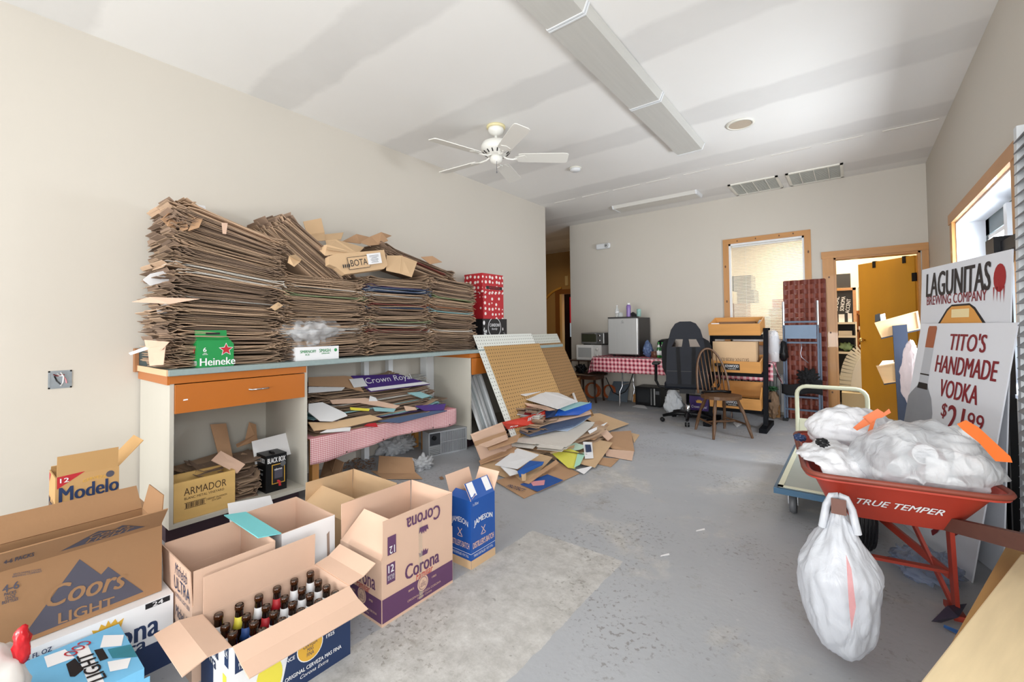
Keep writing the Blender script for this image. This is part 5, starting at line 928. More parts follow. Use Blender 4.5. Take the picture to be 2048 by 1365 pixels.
# tiered end table with microwave and toaster oven
t = thing('tiered_table', 'dark wood tiered side table in the back left corner', 'side table', (-3.5, 6.5, 0))
part('upper_shelf', MB().bx(-3.80, -3.24, 6.36, 6.74, .645, .662), DKW, t); part('middle_shelf', MB().lathe([(.31, .0), (.315, .012), (.3, .024), (0, .024)], 28, (-3.46, 6.46, .43)), DKW, t, True); part('apron', MB().bx(-3.66, -3.26, 6.30, 6.62, .36, .43), M('red_brown_wood', '#5e3826', .45, noise_=.15), t)
for x in (-3.77, -3.62, -3.44, -3.28): part('spindle', MB().lathe([(.014, .452), (.010, .5), (.016, .55), (.01, .6), (.014, .645)], 8, (x, 6.42, 0)), DKW, t, True)
for x, y in ((-3.64, 6.32), (-3.28, 6.32), (-3.64, 6.6), (-3.28, 6.6)): part('leg', MB().tube([(x, y, .36), (x+.01, y-.01, .2), (x, y, .1), (x+.03*(1 if x > -3.4 else -1), y-.02, .0)], [.02, .014, .014, .018], 8), DKW, t, True)
m_ = thing('microwave', 'white microwave on the tiered side table', 'microwave', (-3.46, 6.53, .662)); MW = M('appliance_white', '#dcdcda', .35)
bevel(part('case', MB().bx(-3.66, -3.20, 6.42, 6.74, .663, .915), MW, m_), .006); bevel(part('door', MB().bx(-3.655, -3.335, 6.405, 6.42, .672, .906), MW, m_), .01); part('door_window', MB().bx(-3.615, -3.375, 6.402, 6.406, .71, .87), M('mw_window', '#a9abab', .25), m_); part('control_panel', MB().bx(-3.33, -3.205, 6.408, 6.42, .672, .906), M('mw_panel', '#cfcfcd', .4), m_)
for z in (.85, .75): part('dial', MB().lathe([(.026, 0), (.024, .016), (0, .017)], 18, T=Matrix.Translation((-3.27, 6.408, z)) @ Matrix.Rotation(R(90), 4, 'X')), MW, m_, True)
m_ = thing('toaster_oven', 'silver toaster oven on top of the white microwave', 'toaster oven', (-3.42, 6.56, .92)); TO = M('toaster_silver', '#8a8b8a', .35, .6)
bevel(part('case', MB().bx(-3.58, -3.16, 6.44, 6.72, .93, 1.115), TO, m_), .012); part('door_glass', MB().bx(-3.56, -3.30, 6.434, 6.441, .965, 1.09), M('oven_glass', '#3a3d30', .1), m_); part('handle', MB().tube([(-3.55, 6.42, 1.095), (-3.31, 6.42, 1.095)], .006), CHR, m_); part('control_panel', MB().bx(-3.29, -3.18, 6.434, 6.441, .94, 1.105), M('toaster_panel', '#5f6060', .4, .4), m_)
for z in (1.065, .985): part('dial', MB().lathe([(.022, 0), (.02, .015), (0, .016)], 18, T=Matrix.Translation((-3.235, 6.434, z)) @ Matrix.Rotation(R(90), 4, 'X')), CHR, m_, True)
for x in (-3.54, -3.2): part('foot', MB().bx(x-.012, x+.012, 6.47, 6.7, .916, .93), BPL, m_)
solo('cable_bundle', blob(None, (-3.55, 6.38, .52), (.09, .07, .07), 17, 4, .05, 3.5, .455, .3), BPL, 'bundle of black cables on the lower shelf of the side table', 'cables', smooth=True)
t = thing('rush_stool', 'small wooden stool with woven rush seat by the pegboards', 'stool', (-3.62, 6.08, 0)); RW = M('stool_wood', '#7a4d2c', .5, noise_=.15)
part('rush_seat', MB().grid(8, 8, lambda u, v: (-3.78+.3*u, 5.92+.3*v, .40-.02*math.sin(u*3.14)*math.sin(v*3.14)), 0, .03), M('rush', '#c79a5c', .8, noise_=.2, scale=12, stretch=(1, 12, 1)), t)
for x in (-3.77, -3.49):
    for y in (5.93, 6.21): part('leg', MB().bx(x-.018, x+.018, y-.018, y+.018, 0, .42), RW, t)
for z in (.12, .25): part('stretcher', MB().tube([(-3.49, 5.93, z), (-3.49, 6.21, z)], .01).tube([(-3.77, 5.93, z), (-3.49, 5.93, z)], .01), RW, t)
OR = M('orange_cord', '#c1602c', .5)
for k, (x, y, r_, lab) in enumerate(((-3.52, 6.72, .13, 'coiled orange extension cord behind the stool'), (-3.22, 6.74, .11, 'coiled orange extension cord leaning behind the side table legs'))):
    pts = [(x+r_*math.cos(i*.45)*(1-.12*math.sin(i*.13)), y-.02+.03*math.sin(i*.2), .135+r_*.95*math.sin(i*.45)) for i in range(70)]; solo('extension_cord', MB().tube(pts, .009, 6), OR, lab, 'cord', smooth=True)
q = [PY_(x, y, Y) for x, y, Y in ((1214, 797, 6.62), (1254, 799, 6.62), (1258, 764, 6.80), (1227, 763, 6.80))]
for p in q[:2]: p.z = .002
solo('blue_board', MB().prism(q, (0, .012, 0)), M('blue_grey_panel', '#66727e', .5), 'blue-grey board leaning on the back wall under the checked table', 'board')
solo('power_cord', MB().tube([(-3.12, 6.40, .40), (-3.05, 6.36, .30), (-2.98, 6.34, .19), (-2.88, 6.33, .155), (-2.78, 6.345, .21), (-2.72, 6.36, .30), (-2.66, 6.38, .5), (-2.64, 6.4, .71)], .008, 6), BPL, 'black power cord hanging under the checked table', 'cord', smooth=True)
solo('pine_offcut', MB().bx(-2.80, -2.62, 6.70, 6.74, .001, .13), PINEH, 'pine offcut on the floor beside the black microwave', 'board')
solo('foil_ball', blob(None, (-3.30, 6.19, .024), (.025, .03, .022), 2, 3, .006, 3, .001), CHR, 'crumpled foil ball on the floor by the side table', 'foil', smooth=True)
solo('paper_scrap', MB().prism([PZ(1264, 814, .004), PZ(1295, 818, .004), PZ(1284, 806, .02)], (0, 0, -.002)), WHP, 'white paper scrap on the floor in front of the black microwave', 'paper')
m_ = thing('microwave', 'black microwave with silver handle on the floor under the table', 'microwave', (-2.46, 6.62, 0)); bevel(part('case', MB().bx(-2.66, -2.27, 6.45, 6.78, .012, .29), BPL, m_), .006)
part('door_window', MB().bx(-2.63, -2.43, 6.444, 6.451, .06, .25), M('dark_glass', '#2a2d30', .08), m_); part('handle', MB().bx(-2.415, -2.395, 6.43, 6.45, .03, .275), CHR, m_); part('control_strip', MB().bx(-2.372, -2.352, 6.443, 6.451, .03, .275), STEEL, m_); part('display', MB().bx(-2.345, -2.29, 6.443, 6.451, .19, .24), GPL, m_)
for x in (-2.62, -2.31): part('foot', MB().bx(x-.015, x+.015, 6.47, 6.75, 0, .012), BPL, m_)

# ---------------------------------------------------------------- swivel chair seen from behind
g = thing('gaming_chair', 'black high-backed gaming chair on casters, seen from behind', 'chair'); LEA = M('black_leather', '#11151f', .5, spec=.2, noise_=.1, scale=8, bump=.06, bscale=30); VEL = M('black_cloth', '#0d0d10', .9)
def sy(poly, y0, y1): return MB().prism([(x, y0, z) for x, z in poly], (0, y1-y0, 0))
bk = part('backrest', sy([(-.235, .50), (.235, .50), (.215, .95), (-.215, .95)], -.06, .06), LEA, g); bevel(bk, .02, 3)
bevel(part('headrest', sy([(-.195, 1.045), (.195, 1.045), (.165, 1.16), (.115, 1.235), (.06, 1.26), (-.06, 1.26), (-.115, 1.235), (-.165, 1.16)], -.055, .055), LEA, g), .02, 3)
bevel(part('back_strut', sy([(-.215, .945), (-.165, .945), (-.115, 1.05), (-.195, 1.05)], -.055, .055), LEA, g), .01); bevel(part('back_strut', sy([(.165, .945), (.215, .945), (.195, 1.05), (.115, 1.05)], -.055, .055), LEA, g), .01); bevel(part('back_strut', sy([(-.045, .945), (.045, .945), (.03, 1.05), (-.03, 1.05)], -.055, .055), LEA, g), .01)
for sg in (-1, 1):
    w_ = part('back_wing', sy([(sg*x, z) for x, z in ((.215, .55), (.275, .70), (.285, .95), (.255, 1.02), (.19, 1.06), (.205, .95))][::sg], -.03, .12), VEL, g); bevel(w_, .02, 3)
    part('back_strap', sy([(sg*.075-.02, .505), (sg*.075+.02, .505), (sg*.09+.02, .95), (sg*.09-.02, .95)], -.066, -.058), VEL, g)
    ar = part('armrest', MB().bx(sg*.36-.045, sg*.36+.045, .02, .27, .72, .755), BPL, g); bevel(ar, .012)
    part('arm_bracket', MB().tube([(sg*.36, .08, .72), (sg*.365, .08, .52), (sg*.33, .09, .45), (sg*.2, .1, .43)], .018, 8), BPL, ar, True)
part('lumbar_seam', MB().bx(-.225, .225, -.064, -.058, .655, .662), BLK, g)
bevel(part('seat', MB().bx(-.26, .26, .02, .52, .43, .52), LEA, g), .03, 3); part('tilt_mechanism', MB().bx(-.09, .09, .08, .36, .37, .43), BMET, g); part('tilt_lever', MB().tube([(-.05, .2, .4), (-.22, .14, .41), (-.27, .13, .40)], .008, 6), BMET, g)
part('gas_lift', MB().lathe([(.03, .08), (.03, .24), (.018, .24), (.018, .37)], 14, (0, .22, 0)), CHR, g, True)
hb = part('base_hub', MB().lathe([(.05, .06), (.05, .12), (.03, .13)], 16, (0, .22, 0)), BPL, g, True)
for k in range(5):
    a = R(198+72*k); d = V((math.cos(a), math.sin(a), 0)); c0 = V((0, .22, 0)); lg = part('base_leg', MB().tube([c0+V((0, 0, .1)), c0+d*.16+V((0, 0, .105)), c0+d*.31+V((0, 0, .075))], [.026, .024, .018], 8), BPL, g, True)
    for s_ in (-1, 1): e = V((-d.y, d.x, 0))*s_*.016; part('caster', MB().lathe([(.0, -.01), (.024, -.01), (.027, 0), (.024, .01), (0, .01)], 14, T=Matrix.Translation(c0+d*.315+e+V((0, 0, .027))) @ Matrix.Rotation(math.atan2(d.y, d.x), 4, 'Z') @ Matrix.Rotation(R(90), 4, 'X')), BPL, lg, True)
g.matrix_basis = Matrix.Translation((-1.615, 5.50, 0)) @ Matrix.Rotation(R(14), 4, 'Z')
# ---------------------------------------------------------------- hoop-back wooden chair
wch = thing('windsor_chair', 'brown wooden hoop-back spindle chair turned towards the viewer', 'chair')
sp_ = [(.20*math.cos(a)*(1.0 if math.sin(a) < 0 else .95), .20*math.sin(a)) for a in [2*math.pi*i/24 for i in range(24)]]
bevel(part('seat', MB().prism([(x*1.08, y, .435) for x, y in sp_], (0, 0, -.035)), WALN, wch), .012, 2)
for sx_ in (-1, 1):
    part('leg', MB().tube([(sx_*.12, -.11, .41), (sx_*.155, -.15, .28), (sx_*.165, -.165, .25), (sx_*.19, -.2, .12), (sx_*.215, -.225, 0)], [.014, .021, .014, .02, .013], 10), WALN, wch, True)
    part('leg', MB().tube([(sx_*.10, .11, .41), (sx_*.13, .16, .28), (sx_*.14, .175, .25), (sx_*.16, .21, .12), (sx_*.175, .24, 0)], [.014, .021, .014, .02, .013], 10), WALN, wch, True)
    part('stretcher', MB().tube([(sx_*.185, -.195, .14), (sx_*.17, 0, .14), (sx_*.155, .20, .14)], [.008, .013, .008], 8), WALN, wch, True)
part('stretcher', MB().tube([(-.17, 0, .14), (0, 0, .14), (.17, 0, .14)], [.008, .013, .008], 8), WALN, wch, True)
def hoop(a): return V((.185*math.cos(a), .14+.13*math.sin(a)+.0, .435+.50*math.sin(a)**.8 if math.sin(a) > 0 else .435))
part('hoop', MB().tube([hoop(math.pi*i/24) for i in range(25)], .0125, 10), WALN, wch, True)
for k in range(7):
    u = (k-3)/3.6; a = math.acos(u*.92); top = hoop(a); part('spindle', MB().tube([(u*.15, .135, .43), V((u*.15, .135, .43)).lerp(top, .4), top], [.006, .0085, .005], 8), WALN, wch, True)
part('seat_pad', MB().tube([(-.17, .08, .448), (-.1, .14, .452), (.1, .14, .452), (.17, .08, .448)], .016, 8), BPL, wch, True)
wch.matrix_basis = Matrix.Translation((-1.185, 5.27, 0)) @ Matrix.Rotation(R(42), 4, 'Z')

# ---------------------------------------------------------------- black wine rack with three pine crates
def crate(label, x0, x1, y0, z0, dep, hf, hb, tilt, mat, group, txt=None, name='wine_crate'):
    t = thing(name, label, 'crate', (x0, y0, z0), group); T = Matrix.Translation((x0, y0, z0)) @ Matrix.Rotation(R(tilt), 4, 'X'); w = x1-x0; b = .014
    fb = part('front_board', MB().bx(0, w, 0, b, 0, hf, T=T), mat, t); part('back_board', MB().bx(0, w, dep-b, dep, 0, hb, T=T), mat, t)
    for x in (0, w-b): part('end_board', MB().prism([T @ V(p) for p in ((x, b, 0), (x, dep-b, 0), (x, dep-b, hb), (x, dep*.45, hb*.97), (x, b, hf))], T.to_3x3() @ V((b, 0, 0))), mat, t)
    part('bottom_board', MB().bx(b, w-b, b, dep-b, 0, .01, T=T), mat, t)
    if txt:
        fr = (T.to_3x3() @ V((1, 0, 0)), T.to_3x3() @ V((0, 0, 1))); c = T @ V((w*.45, 0, hf*.5)); decal(t, rect(.17, .075), c, *fr, BLK, name='name_plate'); text(t, txt, c+V(fr[1])*.01, *fr, .145, .032, WHP, .02); text(t, 'VINEYARDS', c-V(fr[1])*.022, *fr, .09, .012, WHP, 0)
    return t
rk = thing('display_rack', 'black wooden display rack holding three pine crates', 'rack', (-1.13, 5.9, 0)); RB = M('rack_black', '#0f1117', .6, noise_=.15, spec=.12)
for x in (-1.435, -.845): part('upright', MB().prism([(x, 5.735, .03), (x, 5.80, .03), (x, 5.98, 1.17), (x, 5.91, 1.17)], (.045, 0, 0)), RB, rk); part('foot', MB().bx(x-.015, x+.06, 5.55, 6.12, 0, .05), RB, rk)
for z, y in ((1.04, 5.86), (.60, 5.80), (.18, 5.735)): part('rail', MB().bx(-1.39, -.845, y, y+.03, z-.005, z+.055), RB, rk)
for z, y in ((1.14, 6.08), (.70, 6.06), (.28, 6.02)): part('rail', MB().bx(-1.435, -.80, y, y+.03, z, z+.03), RB, rk)
crate('topmost pine crate on the black rack holding flat card', -1.41, -.85, 5.75, 1.085, .36, .14, .14, 14, CRT, 'crates on the black rack')
crate('middle pine crate on the black rack with a black name plate', -1.40, -.85, 5.72, .645, .36, .135, .14, 10, CRT, 'crates on the black rack', 'KENWOOD')
crate('lowest pine crate on the black rack with a black name plate', -1.40, -.85, 5.68, .225, .38, .13, .24, 8, CRT, 'crates on the black rack', 'KENWOOD')
sk = carton('shipping_carton', 'tan shipping carton upside down in the middle crate', -1.375, -.905, 5.775, 6.0, .735, .275, KR2, closed=True)
text(sk, 'SKU:NX-R828-03', (-1.13, 5.775, .795), (-1, 0, 0), (0, 0, -1), .30, .038, M('faded_ink', '#6f5a42', .8), .0); decal(sk, rect(.1, .05), (-1.30, 5.82, 1.01), (1, 0, 0), (0, 1, 0), KR4); decal(sk, rect(.12, .05), (-1.0, 5.82, 1.01), (1, 0, 0), (0, 1, 0), KR4)
T = Matrix.Translation((-1.36, 5.79, 1.115)) @ Matrix.Rotation(R(20), 4, 'X'); solo('card_sheet', MB().bx(0, .42, 0, .29, .03, .04, T=T), KR4, 'brown card sheet lying in the topmost crate', 'cardboard')
solo('tablet_box', MB().bx(0, .02, -.1, .13, 0, .12, T=Matrix.Translation((-.93, 5.95, 1.16)) @ Matrix.Rotation(R(28), 4, 'Y')), M('grey_box', '#9aa0a6', .5), 'slim grey box standing in the right of the topmost crate', 'box')
solo('paper_note', MB().bx(-1.38, -1.29, 5.748, 5.75, 1.20, 1.235), WHP, 'white paper note on the left front of the topmost crate', 'paper')
t = thing('baseboard_radiator', 'white finned radiator on the back wall behind the rack', 'radiator', (-1.1, 6.75, 0))
part('housing', MB().bx(-1.5, -.75, 6.78, 6.835, .05, .55), WHM, t)
for k in range(17): x = -1.47+k*.042; part('fin', MB().bx(x, x+.018, 6.70, 6.78, .06, .54), M('radiator_grey', '#b3b3b0', .5), t)
t = thing('wrapped_cups', 'tall plastic-wrapped sleeve of white cups at the right end of the table', 'cups', (-.80, 6.33, .748))
part('cup_stack', MB().lathe([(.062, 0), (.062, .32), (.055, .36), (.03, .385), (0, .39)], 20, (-.80, 6.33, .748)), WHP, t, True); part('film_wrap', blob(lambda p: 1.0, (-.80, 6.33, .955), (.078, .078, .205), 6, 4, .012, 3.5, .75, .15), bagmat('film', '#e4e6ee', .3, .15, .2), t, True); text(t, 'Cups', (-.85, 6.262, .93), (0, 0, 1), (-1, 0, 0), .2, .03, M('lilac', '#9a98c8', .5), lift=.02)
solo('tall_bag', blob(lambda p: 1-.2*p.z, (-.70, 6.40, .88), (.05, .06, .14), 8, 3, .015, 2.6, .748), BPL, 'small dark bag behind the wrapped cups', 'bag', smooth=True)
t = thing('framed_sign', 'small dark-framed purple sign with gold crown and script on the floor behind the chair', 'sign', (-1.6, 6.0, .08))
part('frame', MB().bx(-1.775, -1.455, 6.0, 6.02, .085, .30), BMET, t); part('picture', MB().bx(-1.76, -1.47, 5.995, 6.0, .10, .285), M('sign_purple', '#3a1f6a', .3), t); text(t, 'Crown Royal', (-1.61, 5.995, .145), *YF, .19, .045, WHP, 0, .2); decal(t, crown(.08, .05), (-1.61, 5.995, .225), *YF, GOLD); part('base_block', MB().bx(-1.775, -1.455, 6.0, 6.03, 0, .085), BMET, t)
tsh = solo('t_shirt', blob(lambda p: 1-.3*p.z, (-1.93, 5.98, .185), (.12, .07, .20), 12, 4, .03, 2.4, .002, .3), M('cotton_white', '#c9cdd2', .9), 'crumpled white T-shirt with blue print beside the gaming chair base', 'T-shirt', smooth=True)
# ---------------------------------------------------------------- woven panel, step ladder, hung things
t = thing('woven_panel', 'tall red-brown woven wood panel leaning beside the window', 'panel', (-.49, 6.72, 0)); WV = [M('weave_a', '#6d2f22', .5, noise_=.2, scale=4, stretch=(1, 1, 20)), M('weave_b', '#7c3a29', .5, noise_=.2, scale=4, stretch=(1, 1, 20))]
n = 29; y_at = lambda z: 6.62+.17*z/1.79; wv = []
for ph in (0, 1):
    mb = MB().grid(20, 2, lambda u, v, ph=ph: (.44*u, -.012*math.cos(u*math.pi*8+ph*math.pi), .060*v), 0, .003); wv.append(mb.mesh('slat', WV[ph]))
for k in range(n):
    z = .01+k*.0613; o = link('slat', wv[k % 2], t, Matrix.Translation((-.715, y_at(z), z)))
for k in range(9): x = -.715+.055*k; part('rib', MB().bar((x, y_at(0), .005), (x, y_at(1.78), 1.78), .022, .004, (0, 1, 0)), WV[k % 2], t)
t = thing('step_ladder', 'folded blue-grey step ladder leaning on the woven panel', 'ladder', (-.52, 6.5, 0)); LD = M('ladder_blue', '#3c4a5d', .4, .3, noise_=.12, scale=12)
ly = lambda z: 6.46+.09*z/1.5
for x in (-.705, -.345):
    part('front_rail', MB().bar((x, ly(0), .03), (x, ly(1.2), 1.2), .03, .02, (1, 0, 0)), LD, t); part('upper_tube', MB().tube([(x, ly(1.2), 1.16), (x, ly(1.5), 1.50)], .014, 8), M('ladder_tube', '#b7bdc2', .3, .7), t); part('rear_rail', MB().bar((x+.02, ly(0)+.05, .03), (x+.02, ly(1.2)+.03, 1.1), .02, .02, (1, 0, 0)), LD, t); part('foot', MB().bx(x-.025, x+.03, ly(0)-.025, ly(0)+.07, 0, .035), BPL, t)
part('tool_tray', MB().bx(-.69, -.36, ly(1.1)-.015, ly(1.1)+.01, 1.03, 1.20), M('ladder_plate', '#5c7590', .4, noise_=.1), t)
for z in (1.24, .98, .42, .15): part('cross_bar', MB().bar((-.70, ly(z), z), (-.35, ly(z), z), .022, .022), LD, t)
for z in (.30, .38): part('step', MB().bx(-.70, -.35, ly(z)-.03, ly(z)+.05, z, z+.022), LD, t)
solo('wire_hanger', MB().tube([(-.52, 6.515, .97), (-.515, 6.51, .92), (-.53, 6.505, .85), (-.52, 6.50, .80), (-.45, 6.50, .73)], .006, 6), M('hanger_steel', '#a8a8b4', .3, .8), 'bent grey metal hook hanging on the ladder', 'hook', smooth=True)
solo('black_strap_bag', blob(lambda p: 1.0, (-.45, 6.41, .56), (.10, .05, .11), 19, 4, .045, 3, None, .3), VEL, 'black cloth bag hanging on the ladder steps', 'bag', smooth=True)
solo('black_apron', MB().grid(14, 5, lambda u, v: (-.73+.42*u, 6.405-.01*math.sin(u*9), .47-.12*v+.06*u*(1-v)-.02*math.sin(u*6)), 0, .004), VEL, 'black cloth draped across the ladder steps', 'cloth', smooth=True)
t = thing('gift_sack', 'brown sack with green tinsel beside the ladder', 'sack', (-.83, 6.5, 0)); part('sack', blob(lambda p: .8+.3*p.z, (-.84, 6.5, .18), (.09, .09, .19), 22, 4, .02, 2.6, .002, .1), M('brown_sack', '#8a6f56', .8), t, True); part('tinsel', blob(None, (-.84, 6.49, .39), (.06, .06, .03), 23, 4, .03, 5), M('tinsel_green', '#3d6a45', .4, noise_=.6, scale=40), t)
solo('white_scraps', MB().prism([PZ(1466, 846, .01), PZ(1476, 841, .03), PZ(1485, 848, .01), PZ(1474, 855, .005)], (0, 0, -.003)), WHP, 'white paper scrap on the floor under the rack', 'paper')
solo('pine_block', MB().bx(-.90, -.78, 6.62, 6.68, 0, .16), PINE, 'pine block on the floor left of the ladder foot', 'board')

# ---------------------------------------------------------------- stock room behind the door and the window
SHB = M('shelf_black', '#1c1a1c', .6); SHW_ = M('shelf_white', '#e2d8c4', .5)
t = thing('black_shelving', 'black shelving with pale shelves inside the stock room', 'shelving', (-.12, 8.3, 0))
part('back_panel', MB().bx(-.45, .02, 8.52, 8.55, 0, 1.30), SHB, t)
for z in (.42, .78, 1.02, 1.22): part('shelf', MB().bx(-.45, .03, 8.15, 8.52, z-.015, z+.015), SHW_, t)
for x in (-.45, .0): part('side_panel', MB().bx(x, x+.02, 8.18, 8.52, 0, 1.22), SHB, t)
t = thing('framed_board', 'black board with slanted white words in a wooden frame on the shelving', 'sign', (-.1, 8.3, 1.235))
part('board', MB().bx(-.36, .0, 8.40, 8.42, 1.24, 1.72), SHB, t)
for a in ((-.36, .04, 1.72, 1.76), (.0, .04, 1.24, 1.76)): part('frame', MB().bx(a[0], a[1], 8.385, 8.425, a[2], a[3]), PINEH, t)
for s_, x in (('LOCAL', -.20), ('SONOMA', -.125), ('ACCENT', -.06)): text(t, s_, (x, 8.40, 1.52-.04*(s_ == 'ACCENT')), (.12, 0, 1), (-1, 0, .12), .22, .05, WHP, .02)
solo('dark_carton', MB().bx(-.30, -.02, 8.42, 8.6, 1.775, 1.98), M('dark_box', '#3a3838', .6), 'dark grey box on top of the framed board', 'box')
for k, (x, z, sx_, sz_, mm, lab) in enumerate(((-.14, 1.235, .07, .12, WHP, 'white bottle in front of the framed board'), (-.04, 1.235, .05, .13, WHP, 'white canister beside the white bottle on the shelving'), (-.1, 1.036, .16, .07, SHW_, 'pale flat package on the upper shelf'))): solo('shelf_item', MB().bx(x-sx_/2, x+sx_/2, 8.22, 8.30, z, z+sz_), mm, lab, 'package')
solo('green_packet', blob(None, (-.09, 8.25, .87), (.10, .09, .07), 41, 3, .04, 3, .797), M('leafy_packet', '#8fae86', .6, noise_=.5, scale=12), 'pale green leafy packet on the middle shelf', 'packet', smooth=True)
t = thing('wood_shelving', 'orange wooden shelving with bottles beside the black shelving', 'shelving', (.15, 8.6, 0)); OW = M('orange_wood', '#a8662a', .5, noise_=.15)
part('back_panel', MB().bx(.04, .60, 8.86, 8.88, 0, 1.42), OW, t)
for z in (.45, .80, 1.10, 1.36): part('shelf', MB().bx(.04, .60, 8.62, 8.86, z-.015, z+.015), OW, t)
for x in (.04, .58): part('side_panel', MB().bx(x, x+.02, 8.62, 8.86, 0, 1.36), OW, t)
t = thing('wire_lantern', 'tall wire lantern on the wooden shelving', 'lantern', (.13, 8.72, 1.376))
for k in range(8):
    a = 2*math.pi*k/8; part('wire', MB().tube([(.13+.06*math.cos(a), 8.72+.06*math.sin(a), 1.377), (.13+.06*math.cos(a), 8.72+.06*math.sin(a), 1.54)], .003, 5), BMET, t)
part('handle', MB().tube([(.07, 8.72, 1.54)]+[(.13-.06*math.cos(math.pi*i/10), 8.72, 1.75+.06*math.sin(math.pi*i/10)) for i in range(11)]+[(.19, 8.72, 1.54)], .003, 5), BMET, t); part('candle', MB().lathe([(.025, 0), (.025, .09), (0, .09)], 12, (.13, 8.72, 1.377)), WHP, t)
for k, (x, z, mm, lab) in enumerate(((.10, .816, BPL, 'dark bottle on the wooden shelving, nearest the black shelving'), (.17, .816, BPL, 'dark bottle on the wooden shelving, nearer the door'), (.10, 1.116, BPL, 'small dark jar on the upper wooden shelf'))):
    o = solo('shelf_bottle', MB().lathe([(.025, 0), (.027, .01), (.027, .11), (.01, .15), (.01, .19)], 12, (x, 8.70, z)), mm, lab, 'bottle', smooth=True)
solo('white_box', MB().bx(.05, .12, 8.64, 8.70, 1.116, 1.17), WHP, 'small white box on the upper wooden shelf', 'box'); solo('yellow_tub', MB().lathe([(.04, 0), (.045, .08)], 14, (.2, 8.68, .816)), YEL, 'yellow tub on the wooden shelving', 'tub')
# ribbed foam roll on a low bench
t = thing('foam_roll', 'big white ribbed foam roll standing inside the stock room', 'foam roll', (.06, 7.75, .22)); FM = M('foam_white', '#e4dcc8', .7)
pts = [V((.10, 7.75, .24))]; mb = MB()
for k in range(22):
    a0, a1 = [R(185-6*q_) for q_ in (k, k+.9)]
    for rr in (1,):
        p = [V((.13+.22*math.cos(a)*.9, 7.7, .30+.52*max(0, math.sin(a))+.0)) for a in (a0, a1)]; mb.bar(p[0], p[1], .22, .03, (0, 1, 0))
part('foam_ribs', mb, FM, t); part('foam_core', MB().prism([(.13+.2*math.cos(R(185-6.4*k))*.9, 7.6, .28+.50*max(0, math.sin(R(185-6.4*k)))) for k in range(22)]+[(.13+.1, 7.6, .28)], (0, .2, 0)), FM, t)
solo('low_bench', MB().bx(-.15, .22, 7.45, 8.0, .0, .275), M('bench_tan', '#c9b48c', .6), 'low tan box under the foam roll', 'box')
# boxes dimly seen through the blind
for k, (x0, x1, z0, z1, mm, lab) in enumerate(((-1.62, -1.30, .9, 1.55, KR3, 'stacked carton behind the blind at its lower left'), (-1.42, -1.18, 1.55, 1.75, M('grey_carton', '#6a6a60', .7), 'grey carton behind the blind, upper left'), (-1.50, -1.22, 1.75, 1.98, M('grey_carton2', '#77776a', .7), 'small grey carton on top behind the blind'), (-1.22, -.98, .9, 1.34, WHP, 'white carton behind the blind'), (-.95, -.75, 1.46, 1.58, M('orange_tub', '#d8724a', .6), 'orange tub seen through the blind'), (-1.0, -.55, .9, 1.45, KR2, 'tan carton behind the blind at its right'))):
    solo('stock_carton', MB().bx(x0, x1, 7.5+.01*k, 7.9, z0 if z0 > 1 else 0, z1), mm, lab, 'carton')

# ================================================================ right-hand side: signs, cart, barrow, bags
FOAMB = M('sign_white', '#d9dce4', .35, noise_=.015)
def sign(label, tl, tr, bl, name='foam_sign'):
    tl, tr, bl = V(tl), V(tr), V(bl); rt = (tr-tl); w = rt.length; rt.normalize(); up = (tl-bl); up = up-rt*up.dot(rt); h = up.length; up.normalize(); n = rt.cross(up)
    T = Matrix((rt, up, n)).transposed().to_4x4(); T.translation = bl
    o = thing(name, label, 'sign', bl); part('board', MB().bx(0, w, 0, h, -.006, 0, T=T), FOAMB, o); return o, T, w, h, rt, up
ti, T, w, h, rt, up = sign('white vodka price sign with dark red lettering and a bottle picture', (.335, 3.735, 1.2), (.585, 2.965, 1.2), (.150, 3.675, .003))
at = lambda u, v: T @ V((u*w, v*h, 0))
DR = M('sign_dark_red', '#7d1a26', .45)
for s_, u, v, ww, hh_ in (("TITO'S", .59, .915, .37, .078), ('HANDMADE', .60, .808, .62, .08), ('VODKA', .585, .70, .40, .08)): text(ti, s_, at(u, v), rt, up, ww*w, hh_*h, DR, .05)
text(ti, '$', at(.475, .60), rt, up, .06*w, .07*h, DR, .025); text(ti, '21', at(.605, .575), rt, up, .17*w, .12*h, DR, .03); text(ti, '99', at(.80, .592), rt, up, .15*w, .07*h, DR, .025)
text(ti, '$', at(.40, .16), rt, up, .07*w, .07*h, DR, .025); text(ti, '19', at(.55, .13), rt, up, .22*w, .15*h, DR, .03); text(ti, '99', at(.77, .155), rt, up, .14*w, .07*h, DR, .025)
decal(ti, disc(.09*w, .055*h, 28), at(.17, .15), rt, up, M('seal_grey', '#a8acb6', .5), .0008); decal(ti, disc(.075*w, .046*h, 28), at(.17, .15), rt, up, FOAMB, .0012); text(ti, "TITO'S\nAUSTIN\nTEXAS", at(.17, .15), rt, up, .1*w, .06*h, MATS['seal_grey'], 0, lift=.002)
BG = M('bottle_grey', '#8d9199', .4, noise_=.25, scale=5); BGL = M('bottle_light', '#b6bac2', .4); CPR = M('copper_print', '#a05a3a', .4, noise_=.1)
bu = .165
decal(ti, [((u-bu)*w, (1-(1-v)*.86)*h) for u, v in ((bu-.055, .86), (bu+.055, .86), (bu+.06, .97), (bu+.05, .985), (bu-.045, .985), (bu-.055, .97))], at(bu, 0), rt, up, CPR, .0012, 'printed_cap')
